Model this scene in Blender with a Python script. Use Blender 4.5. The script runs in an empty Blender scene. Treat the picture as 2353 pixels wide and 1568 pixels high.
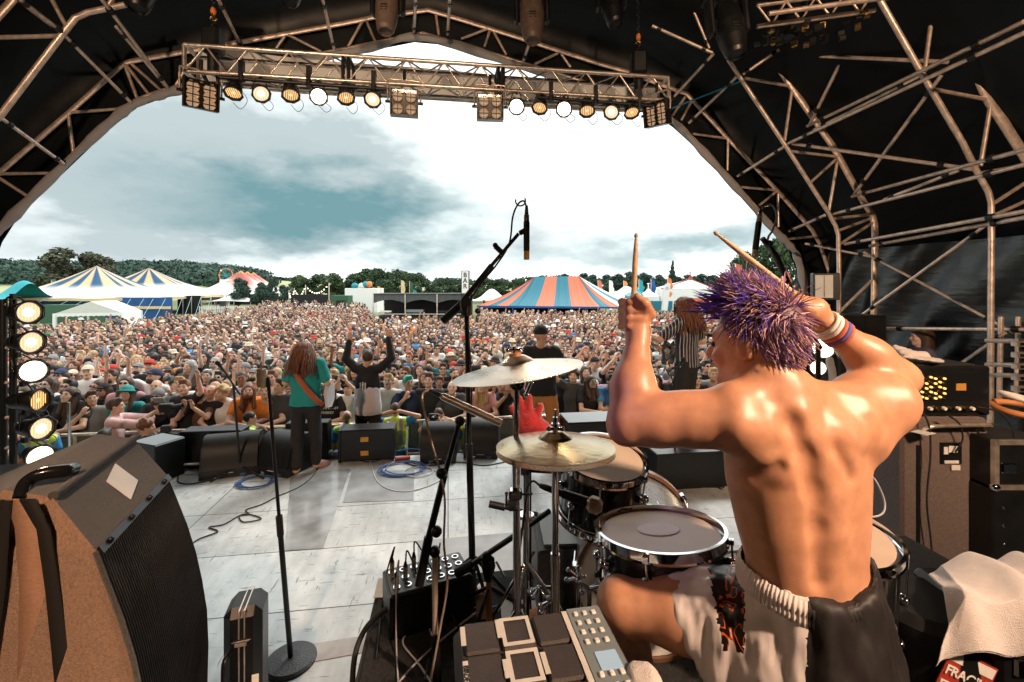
import bpy, math, random
import numpy as np
from mathutils import Vector, Matrix
R = math.radians
H, F, TH, ZG = 2.3, 1046., math.radians(8), -1.05   # eye height over the stage deck, focal length in picture units, stage yaw, field level
sc = bpy.context.scene
random.seed(7); rng = np.random.default_rng(7)
# ------------------------------------------------------------------ camera, sky, sun, exposure
cd = bpy.data.cameras.new('camera'); cam = bpy.data.objects.new('camera', cd)
sc.collection.objects.link(cam); sc.camera = cam
cam.location = (0, 0, H); cam.rotation_euler = (R(90), 0, 0)
cd.lens = 16.0; cd.sensor_width = 36; cd.shift_y = -124/2353; cd.clip_start = .05; cd.clip_end = 3000
sc.view_settings.view_transform = 'Standard'; sc.view_settings.look = 'None'
sc.view_settings.exposure = 1.0; sc.view_settings.gamma = 1
try:
    sc.cycles.max_bounces = 6; sc.cycles.diffuse_bounces = 3; sc.cycles.glossy_bounces = 3; sc.cycles.transparent_max_bounces = 8
    sc.cycles.use_denoising = True; sc.cycles.sample_clamp_indirect = 4
except Exception: pass

def nt(tree, typ, **kw):
    n = tree.nodes.new(typ)
    for k, v in kw.items():
        if k in n.inputs.keys() if hasattr(n.inputs, 'keys') else False: n.inputs[k].default_value = v
        else:
            try: setattr(n, k, v)
            except Exception: pass
    return n
w = bpy.data.worlds.new('World'); sc.world = w; w.use_nodes = True
T = w.node_tree; T.nodes.clear(); L = T.links.new
out = T.nodes.new('ShaderNodeOutputWorld'); bg = T.nodes.new('ShaderNodeBackground'); L(bg.outputs[0], out.inputs[0])
bg.inputs['Strength'].default_value = 0.1
sky = T.nodes.new('ShaderNodeTexSky'); sky.sky_type = 'NISHITA'; sky.sun_disc = False
SUN_EL, SUN_AZ = R(48), R(20)
sky.sun_elevation = SUN_EL; sky.sun_rotation = SUN_AZ
tc = T.nodes.new('ShaderNodeTexCoord')
def vm(op, a, b=None, s=None):
    n = T.nodes.new('ShaderNodeVectorMath'); n.operation = op
    for i, x in enumerate((a, b)):
        if x is None: continue
        if isinstance(x, (tuple, list)): n.inputs[i].default_value = x
        else: L(x, n.inputs[i])
    if s is not None: n.inputs['Scale'].default_value = s
    return n.outputs['Value'] if op in ('LENGTH', 'DOT_PRODUCT', 'DISTANCE') else n.outputs['Vector']
def mm(op, a, b=None, c=None, clamp=False):
    n = T.nodes.new('ShaderNodeMath'); n.operation = op; n.use_clamp = clamp
    for i, x in enumerate((a, b, c)):
        if x is None: continue
        if isinstance(x, (int, float)): n.inputs[i].default_value = x
        else: L(x, n.inputs[i])
    return n.outputs[0]
def noise(vec, scale, detail=6, rough=.55, col=False):
    n = T.nodes.new('ShaderNodeTexNoise'); n.inputs['Scale'].default_value = scale
    n.inputs['Detail'].default_value = detail; n.inputs['Roughness'].default_value = rough
    L(vec, n.inputs['Vector']); return n.outputs['Color' if col else 'Fac']
def mixc(f, a, b):
    n = T.nodes.new('ShaderNodeMix'); n.data_type = 'RGBA'
    if isinstance(f, (int, float)): n.inputs[0].default_value = f
    else: L(f, n.inputs[0])
    for i, x in ((6, a), (7, b)):
        if isinstance(x, tuple): n.inputs[i].default_value = (*x, 1)
        else: L(x, n.inputs[i])
    return n.outputs[2]
d0 = tc.outputs['Generated']
flat = vm('MULTIPLY', d0, (1, 1, 2.6))                      # cloud layers lie flat
warp = vm('SCALE', vm('SUBTRACT', noise(flat, 2.6, 5, .6, True), (.5, .5, .5)), None, .34)
dw = vm('ADD', d0, warp)
def sdir(px, py):
    return Vector(((px-1176.5)/F, 1, (660-py)/F)).normalized()
def cloudblob(px, py, wx, wy, gain):                          # a cloud bank round one compass bearing and height
    c = sdir(px, py); cl = (c.x, c.y, c.z)
    v = vm('MULTIPLY', vm('SUBTRACT', dw, cl), (F/wx*.8, F/wx*.5, F/wy*.8))
    g = mm('SUBTRACT', 1.25, vm('LENGTH', v), clamp=True)
    return mm('MULTIPLY', mm('SMOOTH_MIN', g, 1.0, .1), gain)
def addup(xs):
    r = xs[0]
    for x in xs[1:]: r = mm('ADD', r, x)
    return r
n1 = noise(vm('ADD', flat, (3.1, .4, 1.7)), 2.3, 6, .55)
n2 = noise(vm('ADD', flat, (.3, 7.4, 2.2)), 7.5, 6, .6)
grey = addup([mm('MULTIPLY', mm('SUBTRACT', n1, .47, clamp=True), 1.1),
    cloudblob(480, 380, 600, 230, .72), cloudblob(750, 460, 330, 100, .36), cloudblob(1450, 345, 230, 90, .5), cloudblob(1350, 480, 260, 45, .22),
    cloudblob(1560, 560, 380, 60, .75), cloudblob(330, 290, 420, 190, .4), cloudblob(120, 590, 200, 45, .22), cloudblob(900, 600, 400, 40, .12)])
grey = mm('MULTIPLY', mm('SUBTRACT', grey, .24, clamp=False), mm('ADD', .75, mm('MULTIPLY', n2, .9)), clamp=True)
teal = addup([cloudblob(775, 475, 230, 62, 1.1), cloudblob(1560, 572, 300, 40, .6), cloudblob(620, 430, 260, 60, .28)])
teal = mm('MULTIPLY', teal, mm('ADD', .5, n2), clamp=True)
cc = mixc(grey, (9.8, 10.1, 9.9), (2.9, 3.4, 3.5))
cc = mixc(teal, cc, (1.0, 1.9, 2.1))
cover = mm('MULTIPLY', mm('SUBTRACT', n1, .2, clamp=True), 9, clamp=True)   # thin gaps where the blue shows through
L(mixc(mm('MULTIPLY_ADD', cover, .12, .88), sky.outputs[0], cc), bg.inputs['Color'])
sd = bpy.data.lights.new('sun', 'SUN'); sd.energy = 1.4; sd.angle = R(14); sd.color = (1, .96, .9)
so = bpy.data.objects.new('sun', sd); sc.collection.objects.link(so)
so.rotation_euler = (R(90)-SUN_EL, 0, -SUN_AZ + math.pi)
so.rotation_euler = Vector((-math.sin(SUN_AZ)*math.cos(SUN_EL), -math.cos(SUN_AZ)*math.cos(SUN_EL), -math.sin(SUN_EL))).to_track_quat('-Z', 'Y').to_euler()

# ------------------------------------------------------------------ places
def P(px, py, d): return Vector(((px-1176.5)*d/F, d, H-(py-660)*d/F))        # picture point at a known distance
def G(px, py, z=0.): return P(px, py, F*(H-z)/(py-660))                      # picture point on the level z
CT, ST = math.cos(TH), math.sin(TH)
def UV(u, v, z=0.): return Vector((u*CT-v*ST, u*ST+v*CT, z))                 # stage coordinates
def S(px, py, v):                                                             # picture point on the upright stage plane v
    k = (px-1176.5)/F; u = v*(ST+k*CT)/(CT-k*ST); d = u*ST+v*CT
    return P(px, py, d)
def us(p): return (p.x*CT+p.y*ST, -p.x*ST+p.y*CT)
# ------------------------------------------------------------------ materials
MATS = {}
def mat(name, col, rough=.6, metal=0., var=0., vs=8., bump=0., bs=60., emit=0., objcol=False, attr=None, sheen=0., coat=0., stretch=None, sss=0., spec=None):
    if name in MATS: return MATS[name]
    m = bpy.data.materials.new(name); m.use_nodes = True; t = m.node_tree; b = t.nodes['Principled BSDF']
    b.inputs['Base Color'].default_value = (*col, 1); b.inputs['Roughness'].default_value = rough; b.inputs['Metallic'].default_value = metal
    m.diffuse_color = (*col, 1)
    src = None
    if objcol: src = t.nodes.new('ShaderNodeObjectInfo').outputs['Color']
    if attr: a = t.nodes.new('ShaderNodeAttribute'); a.attribute_name = attr; src = a.outputs['Color']
    co = t.nodes.new('ShaderNodeTexCoord').outputs['Object']
    if stretch:
        mp = t.nodes.new('ShaderNodeMapping'); mp.inputs['Scale'].default_value = stretch; t.links.new(co, mp.inputs[0]); co = mp.outputs[0]
    if var:
        n = t.nodes.new('ShaderNodeTexNoise'); n.inputs['Scale'].default_value = vs; n.inputs['Detail'].default_value = 5; t.links.new(co, n.inputs['Vector'])
        mr = t.nodes.new('ShaderNodeMapRange'); mr.inputs[1].default_value = .3; mr.inputs[2].default_value = .7
        mr.inputs[3].default_value = 1-var; mr.inputs[4].default_value = 1+var; t.links.new(n.outputs['Fac'], mr.inputs[0])
        mx = t.nodes.new('ShaderNodeVectorMath'); mx.operation = 'SCALE'; t.links.new(mr.outputs[0], mx.inputs['Scale'])
        if src is None: mx.inputs[0].default_value = col
        else: t.links.new(src, mx.inputs[0])
        src = mx.outputs[0]
        m2 = t.nodes.new('ShaderNodeMapRange'); m2.inputs[3].default_value = max(0, rough-.12); m2.inputs[4].default_value = min(1, rough+.12)
        t.links.new(n.outputs['Fac'], m2.inputs[0]); t.links.new(m2.outputs[0], b.inputs['Roughness'])
    if src is not None: t.links.new(src, b.inputs['Base Color'])
    if bump:
        n = t.nodes.new('ShaderNodeTexNoise'); n.inputs['Scale'].default_value = bs; n.inputs['Detail'].default_value = 4; t.links.new(co, n.inputs['Vector'])
        bp = t.nodes.new('ShaderNodeBump'); bp.inputs['Strength'].default_value = bump; bp.inputs['Distance'].default_value = .01
        t.links.new(n.outputs['Fac'], bp.inputs['Height']); t.links.new(bp.outputs[0], b.inputs['Normal'])
    if emit:
        b.inputs['Base Color'].default_value = (.02, .015, .01, 1); b.inputs['Emission Color'].default_value = (*col, 1); b.inputs['Emission Strength'].default_value = emit
        try: m.cycles.emission_sampling = 'FRONT'
        except Exception: pass
    if sheen: b.inputs['Sheen Weight'].default_value = sheen
    if coat: b.inputs['Coat Weight'].default_value = coat; b.inputs['Coat Roughness'].default_value = .15
    if sss: b.inputs['Subsurface Weight'].default_value = sss; b.inputs['Subsurface Radius'].default_value = (.012, .005, .003)
    if spec is not None: b.inputs['Specular IOR Level'].default_value = spec
    MATS[name] = m; return m
mat('black', (.0055, .0065, .0075), .42, var=.3); mat('black_gloss', (.01, .011, .013), .18, coat=.4)
mat('rubber', (.014, .014, .015), .7); mat('steel', (.70, .57, .48), .40, .6, var=.25, vs=14, bump=.15, bs=90)
mat('alu', (.72, .63, .55), .32, .8, var=.2, vs=20); mat('chrome', (.8, .8, .82), .08, 1.); mat('brass', (.75, .5, .22), .25, 1., var=.2, vs=30)
mat('dark_metal', (.03, .03, .033), .35, .7, var=.2); mat('white', (.75, .75, .73), .6, var=.06); mat('paper', (.72, .7, .66), .7, var=.05, vs=40)
mat('carpet', (.055, .053, .052), .95, var=.5, vs=170, bump=.9, bs=320, sheen=.3); mat('rug', (.02, .02, .021), .97, var=.6, vs=60, bump=.8, bs=200)
mat('orange', (.75, .22, .05), .6); mat('red_plush', (.42, .010, .015), .95, var=.15, bump=.8, bs=220, sheen=.6)
mat('tarp', (.0022, .0045, .0058), .4, var=.3, vs=2, bump=.8, bs=2.6, spec=.22); mat('hem', (.3, .29, .29), .75, var=.12, vs=6, bump=.3, bs=9)
mat('banner', (.62, .63, .6), .8, var=.08, vs=4); mat('blue_cable', (.03, .1, .3), .4); mat('white_cable', (.55, .55, .6), .4)
mat('lamp_lens', (1, .62, .36), .3, emit=.22); mat('lamp_hot', (1, .80, .55), .3, emit=5.); mat('lamp_mid', (1, .74, .52), .3, emit=.5); mat('lamp_core', (1, .85, .6), .3, emit=3.5)
mat('amber', (1, .5, .12), .3, emit=1.2); mat('wood', (.5, .3, .14), .5, var=.25, vs=30, stretch=(1, 1, .1)); mat('towel', (.66, .61, .59), .95, var=.08, vs=30, bump=.6, bs=330, sheen=.3)
mat('blue_led', (.1, .2, 1), .3, emit=6); mat('screen', (.75, .85, .85), .2, emit=.3); mat('silver_plastic', (.17, .205, .215), .4, var=.05)
mat('pad_rubber', (.045, .035, .032), .6, var=.2, vs=40, bump=.3, bs=300); mat('grip_wood', (.62, .45, .28), .45, var=.15, vs=40)
mat('mesh_bronze', (.5, .38, .28), .4, .8, var=.3, vs=200, bump=.8, bs=500)
# ------------------------------------------------------------------ mesh building
C = sc.collection
def link(o, parent=None):
    C.objects.link(o)
    if parent is not None: o.parent = parent
    return o
def tag(o, label=None, cat=None, group=None, kind=None):
    if label: o['label'] = label
    if cat: o['category'] = cat
    if group: o['group'] = group
    if kind: o['kind'] = kind
    return o
def empty(name, loc, label, cat, group=None, rz=0.):
    o = bpy.data.objects.new(name, None); o.location = loc; o.rotation_euler = (0, 0, rz); o.empty_display_size = .1
    link(o); return tag(o, label, cat, group)
def frame(axis, ref=None):
    z = Vector(axis).normalized(); r = Vector(ref) if ref is not None else (Vector((0, 0, 1)) if abs(z.z) < .9 else Vector((0, 1, 0)))
    x = r.cross(z).normalized(); y = z.cross(x); return x, y, z
class MB:
    def __init__(s): s.V = []; s.F = []; s.M = []; s.S = []; s.names = []
    def mi(s, m):
        if m not in s.names: s.names.append(m)
        return s.names.index(m)
    def add(s, V, Fs, m, smooth=True):
        o = len(s.V); s.V.extend([tuple(v) for v in V]); k = s.mi(m)
        for f in Fs: s.F.append([i+o for i in f]); s.M.append(k); s.S.append(smooth)
        return s
    def box(s, c, size, m='black', rot=None, taper=1., bev=0.):
        c = Vector(c); hx, hy, hz = [q/2 for q in size]; rot = rot if rot is not None else Matrix.Identity(3)
        if not bev:
            V = [c+rot@Vector((sx*hx*(taper if sz > 0 else 1), sy*hy*(taper if sz > 0 else 1), sz*hz)) for sz in (-1, 1) for sy in (-1, 1) for sx in (-1, 1)]
            return s.add(V, [(0, 2, 3, 1), (4, 5, 7, 6), (0, 1, 5, 4), (2, 6, 7, 3), (0, 4, 6, 2), (1, 3, 7, 5)], m, False)
        b = min(bev, hx*.9, hy*.9, hz*.9); V = []; idx = {}
        for sx in (-1, 1):
            for sy in (-1, 1):
                for sz in (-1, 1):
                    for a in range(3):
                        q = [sx*hx, sy*hy, sz*hz]
                        for j in range(3):
                            if j != a: q[j] -= (sx, sy, sz)[j]*b
                        idx[(sx, sy, sz, a)] = len(V); V.append(c+rot@Vector(q))
        Fs = []
        for a in range(3):
            o1, o2 = [j for j in range(3) if j != a]
            for sg in (-1, 1):
                f = []
                for p, q in ((-1, -1), (1, -1), (1, 1), (-1, 1)):
                    k = [0, 0, 0]; k[a] = sg; k[o1] = p; k[o2] = q; f.append(idx[(*k, a)])
                Fs.append(f)
            for p in (-1, 1):
                for q in (-1, 1):
                    k0 = [0, 0, 0]; k0[o1] = p; k0[o2] = q; k0[a] = -1; k1 = list(k0); k1[a] = 1
                    Fs.append([idx[(*k0, o1)], idx[(*k1, o1)], idx[(*k1, o2)], idx[(*k0, o2)]])
        for sx in (-1, 1):
            for sy in (-1, 1):
                for sz in (-1, 1): Fs.append([idx[(sx, sy, sz, a)] for a in range(3)])
        return s.add(V, Fs, m, False)
    def tube(s, pts, r, m='steel', n=8, cap=True, ref=None, flat=1.):
        pts = [Vector(p) for p in pts]; k = len(pts); rs = r if isinstance(r, (list, tuple)) else [r]*k
        V = []; x = None
        for i, p in enumerate(pts):
            t = (pts[min(i+1, k-1)]-pts[max(i-1, 0)])
            if t.length < 1e-9: t = Vector((0, 0, 1))
            t.normalize()
            if x is None: x, y, _ = frame(t, ref)
            else:
                x = (x-t*x.dot(t))
                if x.length < 1e-6: x, y, _ = frame(t)
                x.normalize(); y = t.cross(x)
            for j in range(n):
                a = 2*math.pi*j/n; V.append(p+(x*math.cos(a)+y*math.sin(a)*flat)*rs[i])
        Fs = [(i*n+j, i*n+(j+1) % n, (i+1)*n+(j+1) % n, (i+1)*n+j) for i in range(k-1) for j in range(n)]
        s.add(V, Fs, m)
        if cap: s.add([V[j] for j in range(n)][::-1], [tuple(range(n))], m, False); s.add([V[(k-1)*n+j] for j in range(n)], [tuple(range(n))], m, False)
        return s
    def lathe(s, prof, c=(0, 0, 0), axis=(0, 0, 1), m='chrome', n=24, ref=None, sx=1.):
        x, y, z = frame(axis, ref); c = Vector(c); V = []
        for (r, h) in prof:
            for j in range(n):
                a = 2*math.pi*j/n; V.append(c+z*h+(x*math.cos(a)*sx+y*math.sin(a))*max(r, 1e-5))
        k = len(prof); ms = m if isinstance(m, (list, tuple)) else [m]*(k-1)
        for i in range(k-1):
            Fs = [(j, (j+1) % n, n+(j+1) % n, n+j) for j in range(n)]
            s.add(V[i*n:(i+2)*n], Fs, ms[i])
        return s
    def ball(s, c, r, m='chrome', n=12, rot=None):
        r = (r, r, r) if isinstance(r, (int, float)) else r; V = []; k = n//2; c = Vector(c)
        for i in range(k+1):
            for j in range(n):
                a, b = math.pi*i/k, 2*math.pi*j/n; q = Vector((math.sin(a)*math.cos(b)*r[0], math.sin(a)*math.sin(b)*r[1], math.cos(a)*r[2]))
                V.append(c+(rot@q if rot is not None else q))
        return s.add(V, [(i*n+j, (i+1)*n+j, (i+1)*n+(j+1) % n, i*n+(j+1) % n) for i in range(k) for j in range(n)], m)
    def prism(s, poly, h, m='black', m_side=None, off=None):
        """poly: list of world points; h: extrusion vector"""
        h = Vector(h); A = [Vector(p) for p in poly]; n = len(A); V = A+[a+h for a in A]
        s.add(V[:n], [tuple(range(n))], m, False); s.add(V[n:], [tuple(range(n))], m, False)
        s.add(V, [(i, (i+1) % n, n+(i+1) % n, n+i) for i in range(n)], m_side or m, False); return s
    def torus(s, c, Rr, r, axis=(0, 0, 1), m='chrome', n=28, k=8, ref=None, a0=0, a1=2*math.pi):
        x, y, z = frame(axis, ref); c = Vector(c)
        pts = [c+(x*math.cos(a0+(a1-a0)*i/n)+y*math.sin(a0+(a1-a0)*i/n))*Rr for i in range(n+1)]
        return s.tube(pts, r, m, k, cap=abs(a1-a0) < 6.2)
    def build(s, name, parent=None, label=None, cat=None, group=None, kind=None, origin=None):
        me = bpy.data.meshes.new(name)
        o3 = Vector(origin) if origin is not None else Vector((0, 0, 0))
        if parent is not None and origin is None: o3 = None
        V = s.V
        ob = bpy.data.objects.new(name, me)
        if parent is not None:
            ob.parent = parent; pm = parent_world(parent); inv = pm.inverted(); V = [tuple(inv@Vector(v)) for v in V]
        elif o3.length > 0: V = [tuple(Vector(v)-o3) for v in V]; ob.location = o3
        me.from_pydata(V, [], s.F); me.polygons.foreach_set('material_index', s.M); me.polygons.foreach_set('use_smooth', s.S)
        for nme in s.names: me.materials.append(MATS[nme])
        C.objects.link(ob); me.update()
        return tag(ob, label, cat, group, kind)
def parent_world(p):
    m = Matrix.Translation(p.location) @ p.rotation_euler.to_matrix().to_4x4() @ Matrix.Diagonal((*p.scale, 1))
    return m if p.parent is None else parent_world(p.parent) @ m
def bez(pts, n=8):
    """Catmull-Rom through pts"""
    pts = [Vector(p) for p in pts]; q = [pts[0]*2-pts[1]]+pts+[pts[-1]*2-pts[-2]]; o = []
    for i in range(1, len(q)-2):
        for j in range(n):
            t = j/n; a, b, c, d = q[i-1:i+3]
            o.append(.5*((2*b)+(c-a)*t+(2*a-5*b+4*c-d)*t*t+(3*b-a-3*c+d)*t**3))
    return o+[pts[-1]]
def rotz(a): return Matrix.Rotation(a, 3, 'Z')
def look(axis, up=(0, 0, 1)):
    """3x3 with local +Y along axis, +Z near up"""
    y = Vector(axis).normalized(); x = y.cross(Vector(up)).normalized(); z = x.cross(y); return Matrix((x, y, z)).transposed()
def copy_tree(o, parent=None, loc=None, rz=None, scale=None, label=None, kids=None):
    c = o.copy(); C.objects.link(c); c.parent = parent
    if loc is not None: c.location = loc
    if rz is not None: c.rotation_euler = (0, 0, rz)
    if scale is not None: c.scale = (scale,)*3 if isinstance(scale, (int, float)) else scale
    if label: c['label'] = label
    for ch in (kids.get(o.name, []) if kids else list(o.children)): copy_tree(ch, c)
    return c
# signed-distance modelling for bodies and cloth
class Field:
    def __init__(s, lo, hi, res):
        s.lo = np.array(lo, float); s.res = res; s.n = [int(math.ceil((h-l)/res))+1 for l, h in zip(lo, hi)]
        s.v = np.full(s.n, 9., np.float32); s.ax = [(s.lo[i]+res*np.arange(s.n[i])).astype(np.float32) for i in range(3)]
    def _sl(s, lo, hi, m):
        sl = []
        for i in range(3):
            a = int(math.floor((lo[i]-m-s.lo[i])/s.res)); b = int(math.ceil((hi[i]+m-s.lo[i])/s.res))+1
            a = max(0, a); b = min(s.n[i], b)
            if b <= a: return None
            sl.append(slice(a, b))
        return tuple(sl), s.ax[0][sl[0]][:, None, None], s.ax[1][sl[1]][None, :, None], s.ax[2][sl[2]][None, None, :]
    def put(s, fn, lo, hi, k=.02, sub=False):
        q = s._sl(lo, hi, k+3*s.res)
        if q is None: return s
        sl, X, Y, Z = q; d = fn(X, Y, Z); o = s.v[sl]
        if sub: d = -d; h = np.maximum(k-np.abs(o-d), 0)/k; s.v[sl] = np.maximum(o, d)+h*h*k*.25
        else: h = np.maximum(k-np.abs(o-d), 0)/k; s.v[sl] = np.minimum(o, d)-h*h*k*.25
        return s
    def cone(s, a, b, ra, rb, k=.02, sub=False, sq=None):
        a = np.array(a, np.float32); b = np.array(b, np.float32); ab = b-a; L2 = float(ab@ab)+1e-9; rm = max(ra, rb)*(max(sq[1], 1) if sq else 1)
        def fn(X, Y, Z):
            px, py, pz = X-a[0], Y-a[1], Z-a[2]; t = np.clip((px*ab[0]+py*ab[1]+pz*ab[2])/L2, 0, 1)
            qx, qy, qz = px-t*ab[0], py-t*ab[1], pz-t*ab[2]
            if sq:   # squash along a direction: (dir, factor)
                dn = sq[0]; w_ = qx*dn[0]+qy*dn[1]+qz*dn[2]; e = w_*(1/sq[1]-1); qx, qy, qz = qx+dn[0]*e, qy+dn[1]*e, qz+dn[2]*e
            return np.sqrt(qx*qx+qy*qy+qz*qz)-(ra+(rb-ra)*t)
        return s.put(fn, np.minimum(a, b)-rm, np.maximum(a, b)+rm, k, sub)
    def ell(s, c, r, rot=None, k=.02, sub=False):
        c = np.array(c, np.float32); r = np.array(r if hasattr(r, '__len__') else (r,)*3, np.float32); rm = float(r.max())
        A = np.array(rot.transposed(), np.float32) if rot is not None else None
        def fn(X, Y, Z):
            p = [X-c[0], Y-c[1], Z-c[2]]
            if A is not None: p = [A[i, 0]*p[0]+A[i, 1]*p[1]+A[i, 2]*p[2] for i in range(3)]
            k0 = np.sqrt(sum((p[i]/r[i])**2 for i in range(3))); k1 = np.sqrt(sum((p[i]/r[i]**2)**2 for i in range(3)))+1e-6
            return k0*(k0-1)/k1
        return s.put(fn, c-rm, c+rm, k, sub)
    def mesh(s, disp=None):
        v = s.v; ins = v < 0; nx, ny, nz = v.shape
        c = [ins[i:nx-1+i, j:ny-1+j, k:nz-1+k] for i in (0, 1) for j in (0, 1) for k in (0, 1)]
        al = c[0].copy(); an = c[0].copy()
        for q in c[1:]: al &= q; an |= q
        act = an & ~al; idx = np.argwhere(act); m = len(idx)
        cid = np.full(act.shape, -1, np.int64); cid[act] = np.arange(m)
        pos = np.zeros((m, 3)); cnt = np.zeros(m); cor = [(i, j, k) for i in (0, 1) for j in (0, 1) for k in (0, 1)]
        for a in cor:
            for ax in range(3):
                if a[ax]: continue
                b = list(a); b[ax] = 1
                va = v[idx[:, 0]+a[0], idx[:, 1]+a[1], idx[:, 2]+a[2]]; vb = v[idx[:, 0]+b[0], idx[:, 1]+b[1], idx[:, 2]+b[2]]
                x = (va < 0) != (vb < 0); t = np.where(x, va/np.where(x, va-vb, 1), 0)
                p = np.array(a, float)[None]+t[:, None]*(np.array(b)-np.array(a))[None]; pos += p*x[:, None]; cnt += x
        pos = s.lo+(idx+pos/cnt[:, None])*s.res
        Fq = []
        for ax in range(3):
            o = [q for q in range(3) if q != ax]
            sl0 = [slice(1, -1)]*3; sl1 = [slice(1, -1)]*3; sl0[ax] = slice(0, -1); sl1[ax] = slice(1, None)
            A, B = ins[tuple(sl0)], ins[tuple(sl1)]; e = np.argwhere(A != B)
            if not len(e): continue
            base = e.copy(); base[:, o[0]] += 1; base[:, o[1]] += 1
            flip = A[tuple(e.T)]
            def cell(d0, d1):
                q = base.copy(); q[:, o[0]] += d0; q[:, o[1]] += d1; return cid[tuple(q.T)]
            q = np.stack([cell(-1, -1), cell(0, -1), cell(0, 0), cell(-1, 0)], 1)
            if ax == 1: q = q[:, ::-1]
            q[~flip] = q[~flip][:, ::-1]; Fq.append(q[(q >= 0).all(1)])
        return pos, np.concatenate(Fq)
def arr_mesh(name, V, Fq, mats, mi=None, smooth=True, cols=None):
    me = bpy.data.meshes.new(name); n = len(Fq); k = Fq.shape[1]
    me.vertices.add(len(V)); me.vertices.foreach_set('co', np.asarray(V, np.float32).ravel())
    me.loops.add(n*k); me.loops.foreach_set('vertex_index', Fq.astype(np.int32).ravel())
    me.polygons.add(n); me.polygons.foreach_set('loop_start', np.arange(n, dtype=np.int32)*k)
    try: me.polygons.foreach_set('loop_total', np.full(n, k, np.int32))
    except Exception: pass
    if mi is not None: me.polygons.foreach_set('material_index', np.asarray(mi, np.int32))
    me.polygons.foreach_set('use_smooth', np.full(n, smooth))
    for q in mats: me.materials.append(MATS[q])
    me.update(calc_edges=True)
    if cols is not None:
        a = me.color_attributes.new('Col', 'FLOAT_COLOR', 'POINT'); a.data.foreach_set('color', np.hstack([cols, np.ones((len(cols), 1))]).astype(np.float32).ravel())
    return me
def smooth_verts(V, Fq, it=1, f=.5):
    E = np.concatenate([Fq[:, [0, 1]], Fq[:, [1, 2]], Fq[:, [2, 3]], Fq[:, [3, 0]]])
    for _ in range(it):
        acc = np.zeros_like(V); c = np.zeros(len(V)); np.add.at(acc, E[:, 0], V[E[:, 1]]); np.add.at(c, E[:, 0], 1)
        np.add.at(acc, E[:, 1], V[E[:, 0]]); np.add.at(c, E[:, 1], 1); V = V*(1-f)+f*acc/np.maximum(c, 1)[:, None]
    return V
def obj_from(me, name, parent=None, loc=None, label=None, cat=None, group=None, kind=None):
    o = bpy.data.objects.new(name, me)
    if loc is not None: o.location = loc
    link(o, parent); return tag(o, label, cat, group, kind)

# ------------------------------------------------------------------ stage wash lamps on the rear truss (behind the camera)
WASH = [((3.1, -1.0, 4.3), (.95, 1.1, 1.75), 800, (1, .66, .44), 36), ((-2.6, -1.7, 4.6), (.6, 1.5, 1.6), 50, (1, .60, .36), 60), ((-3.2, -1.5, 4.6), (-3.6, 4.6, 3.6), 520, (1, .66, .42), 75), ((3.0, -1.6, 4.7), (4.6, 4.6, 3.2), 800, (1, .66, .42), 80), ((.1, -1.2, 4.9), (-.4, 6., 4.9), 380, (1, .66, .42), 62), ((-1.2, -.9, 4.2), (-1.6, 1.6, 1.2), 330, (1, .6, .36), 34), ((2.6, -1.0, 4.4), (2.6, 3.2, 1.1), 230, (1, .62, .4), 40), ((-2.2, -1.3, 4.5), (.31, 1.18, 2.1), 34, (.42, .12, 1), 7), ((-2.0, -1.2, 4.6), (.5, 1.45, 1.55), 34, (.3, .15, 1), 6)]
for wp, wt, we, wc, wa in WASH:
    ld = bpy.data.lights.new('wash_light', 'SPOT'); ld.energy = we; ld.color = wc; ld.spot_size = R(wa); ld.spot_blend = .8; ld.shadow_soft_size = .12
    lo = bpy.data.objects.new('wash_light', ld); C.objects.link(lo); lo.location = wp; lo.rotation_euler = (Vector(wt)-Vector(wp)).to_track_quat('-Z', 'Y').to_euler()
import mathutils.noise as mn
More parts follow.
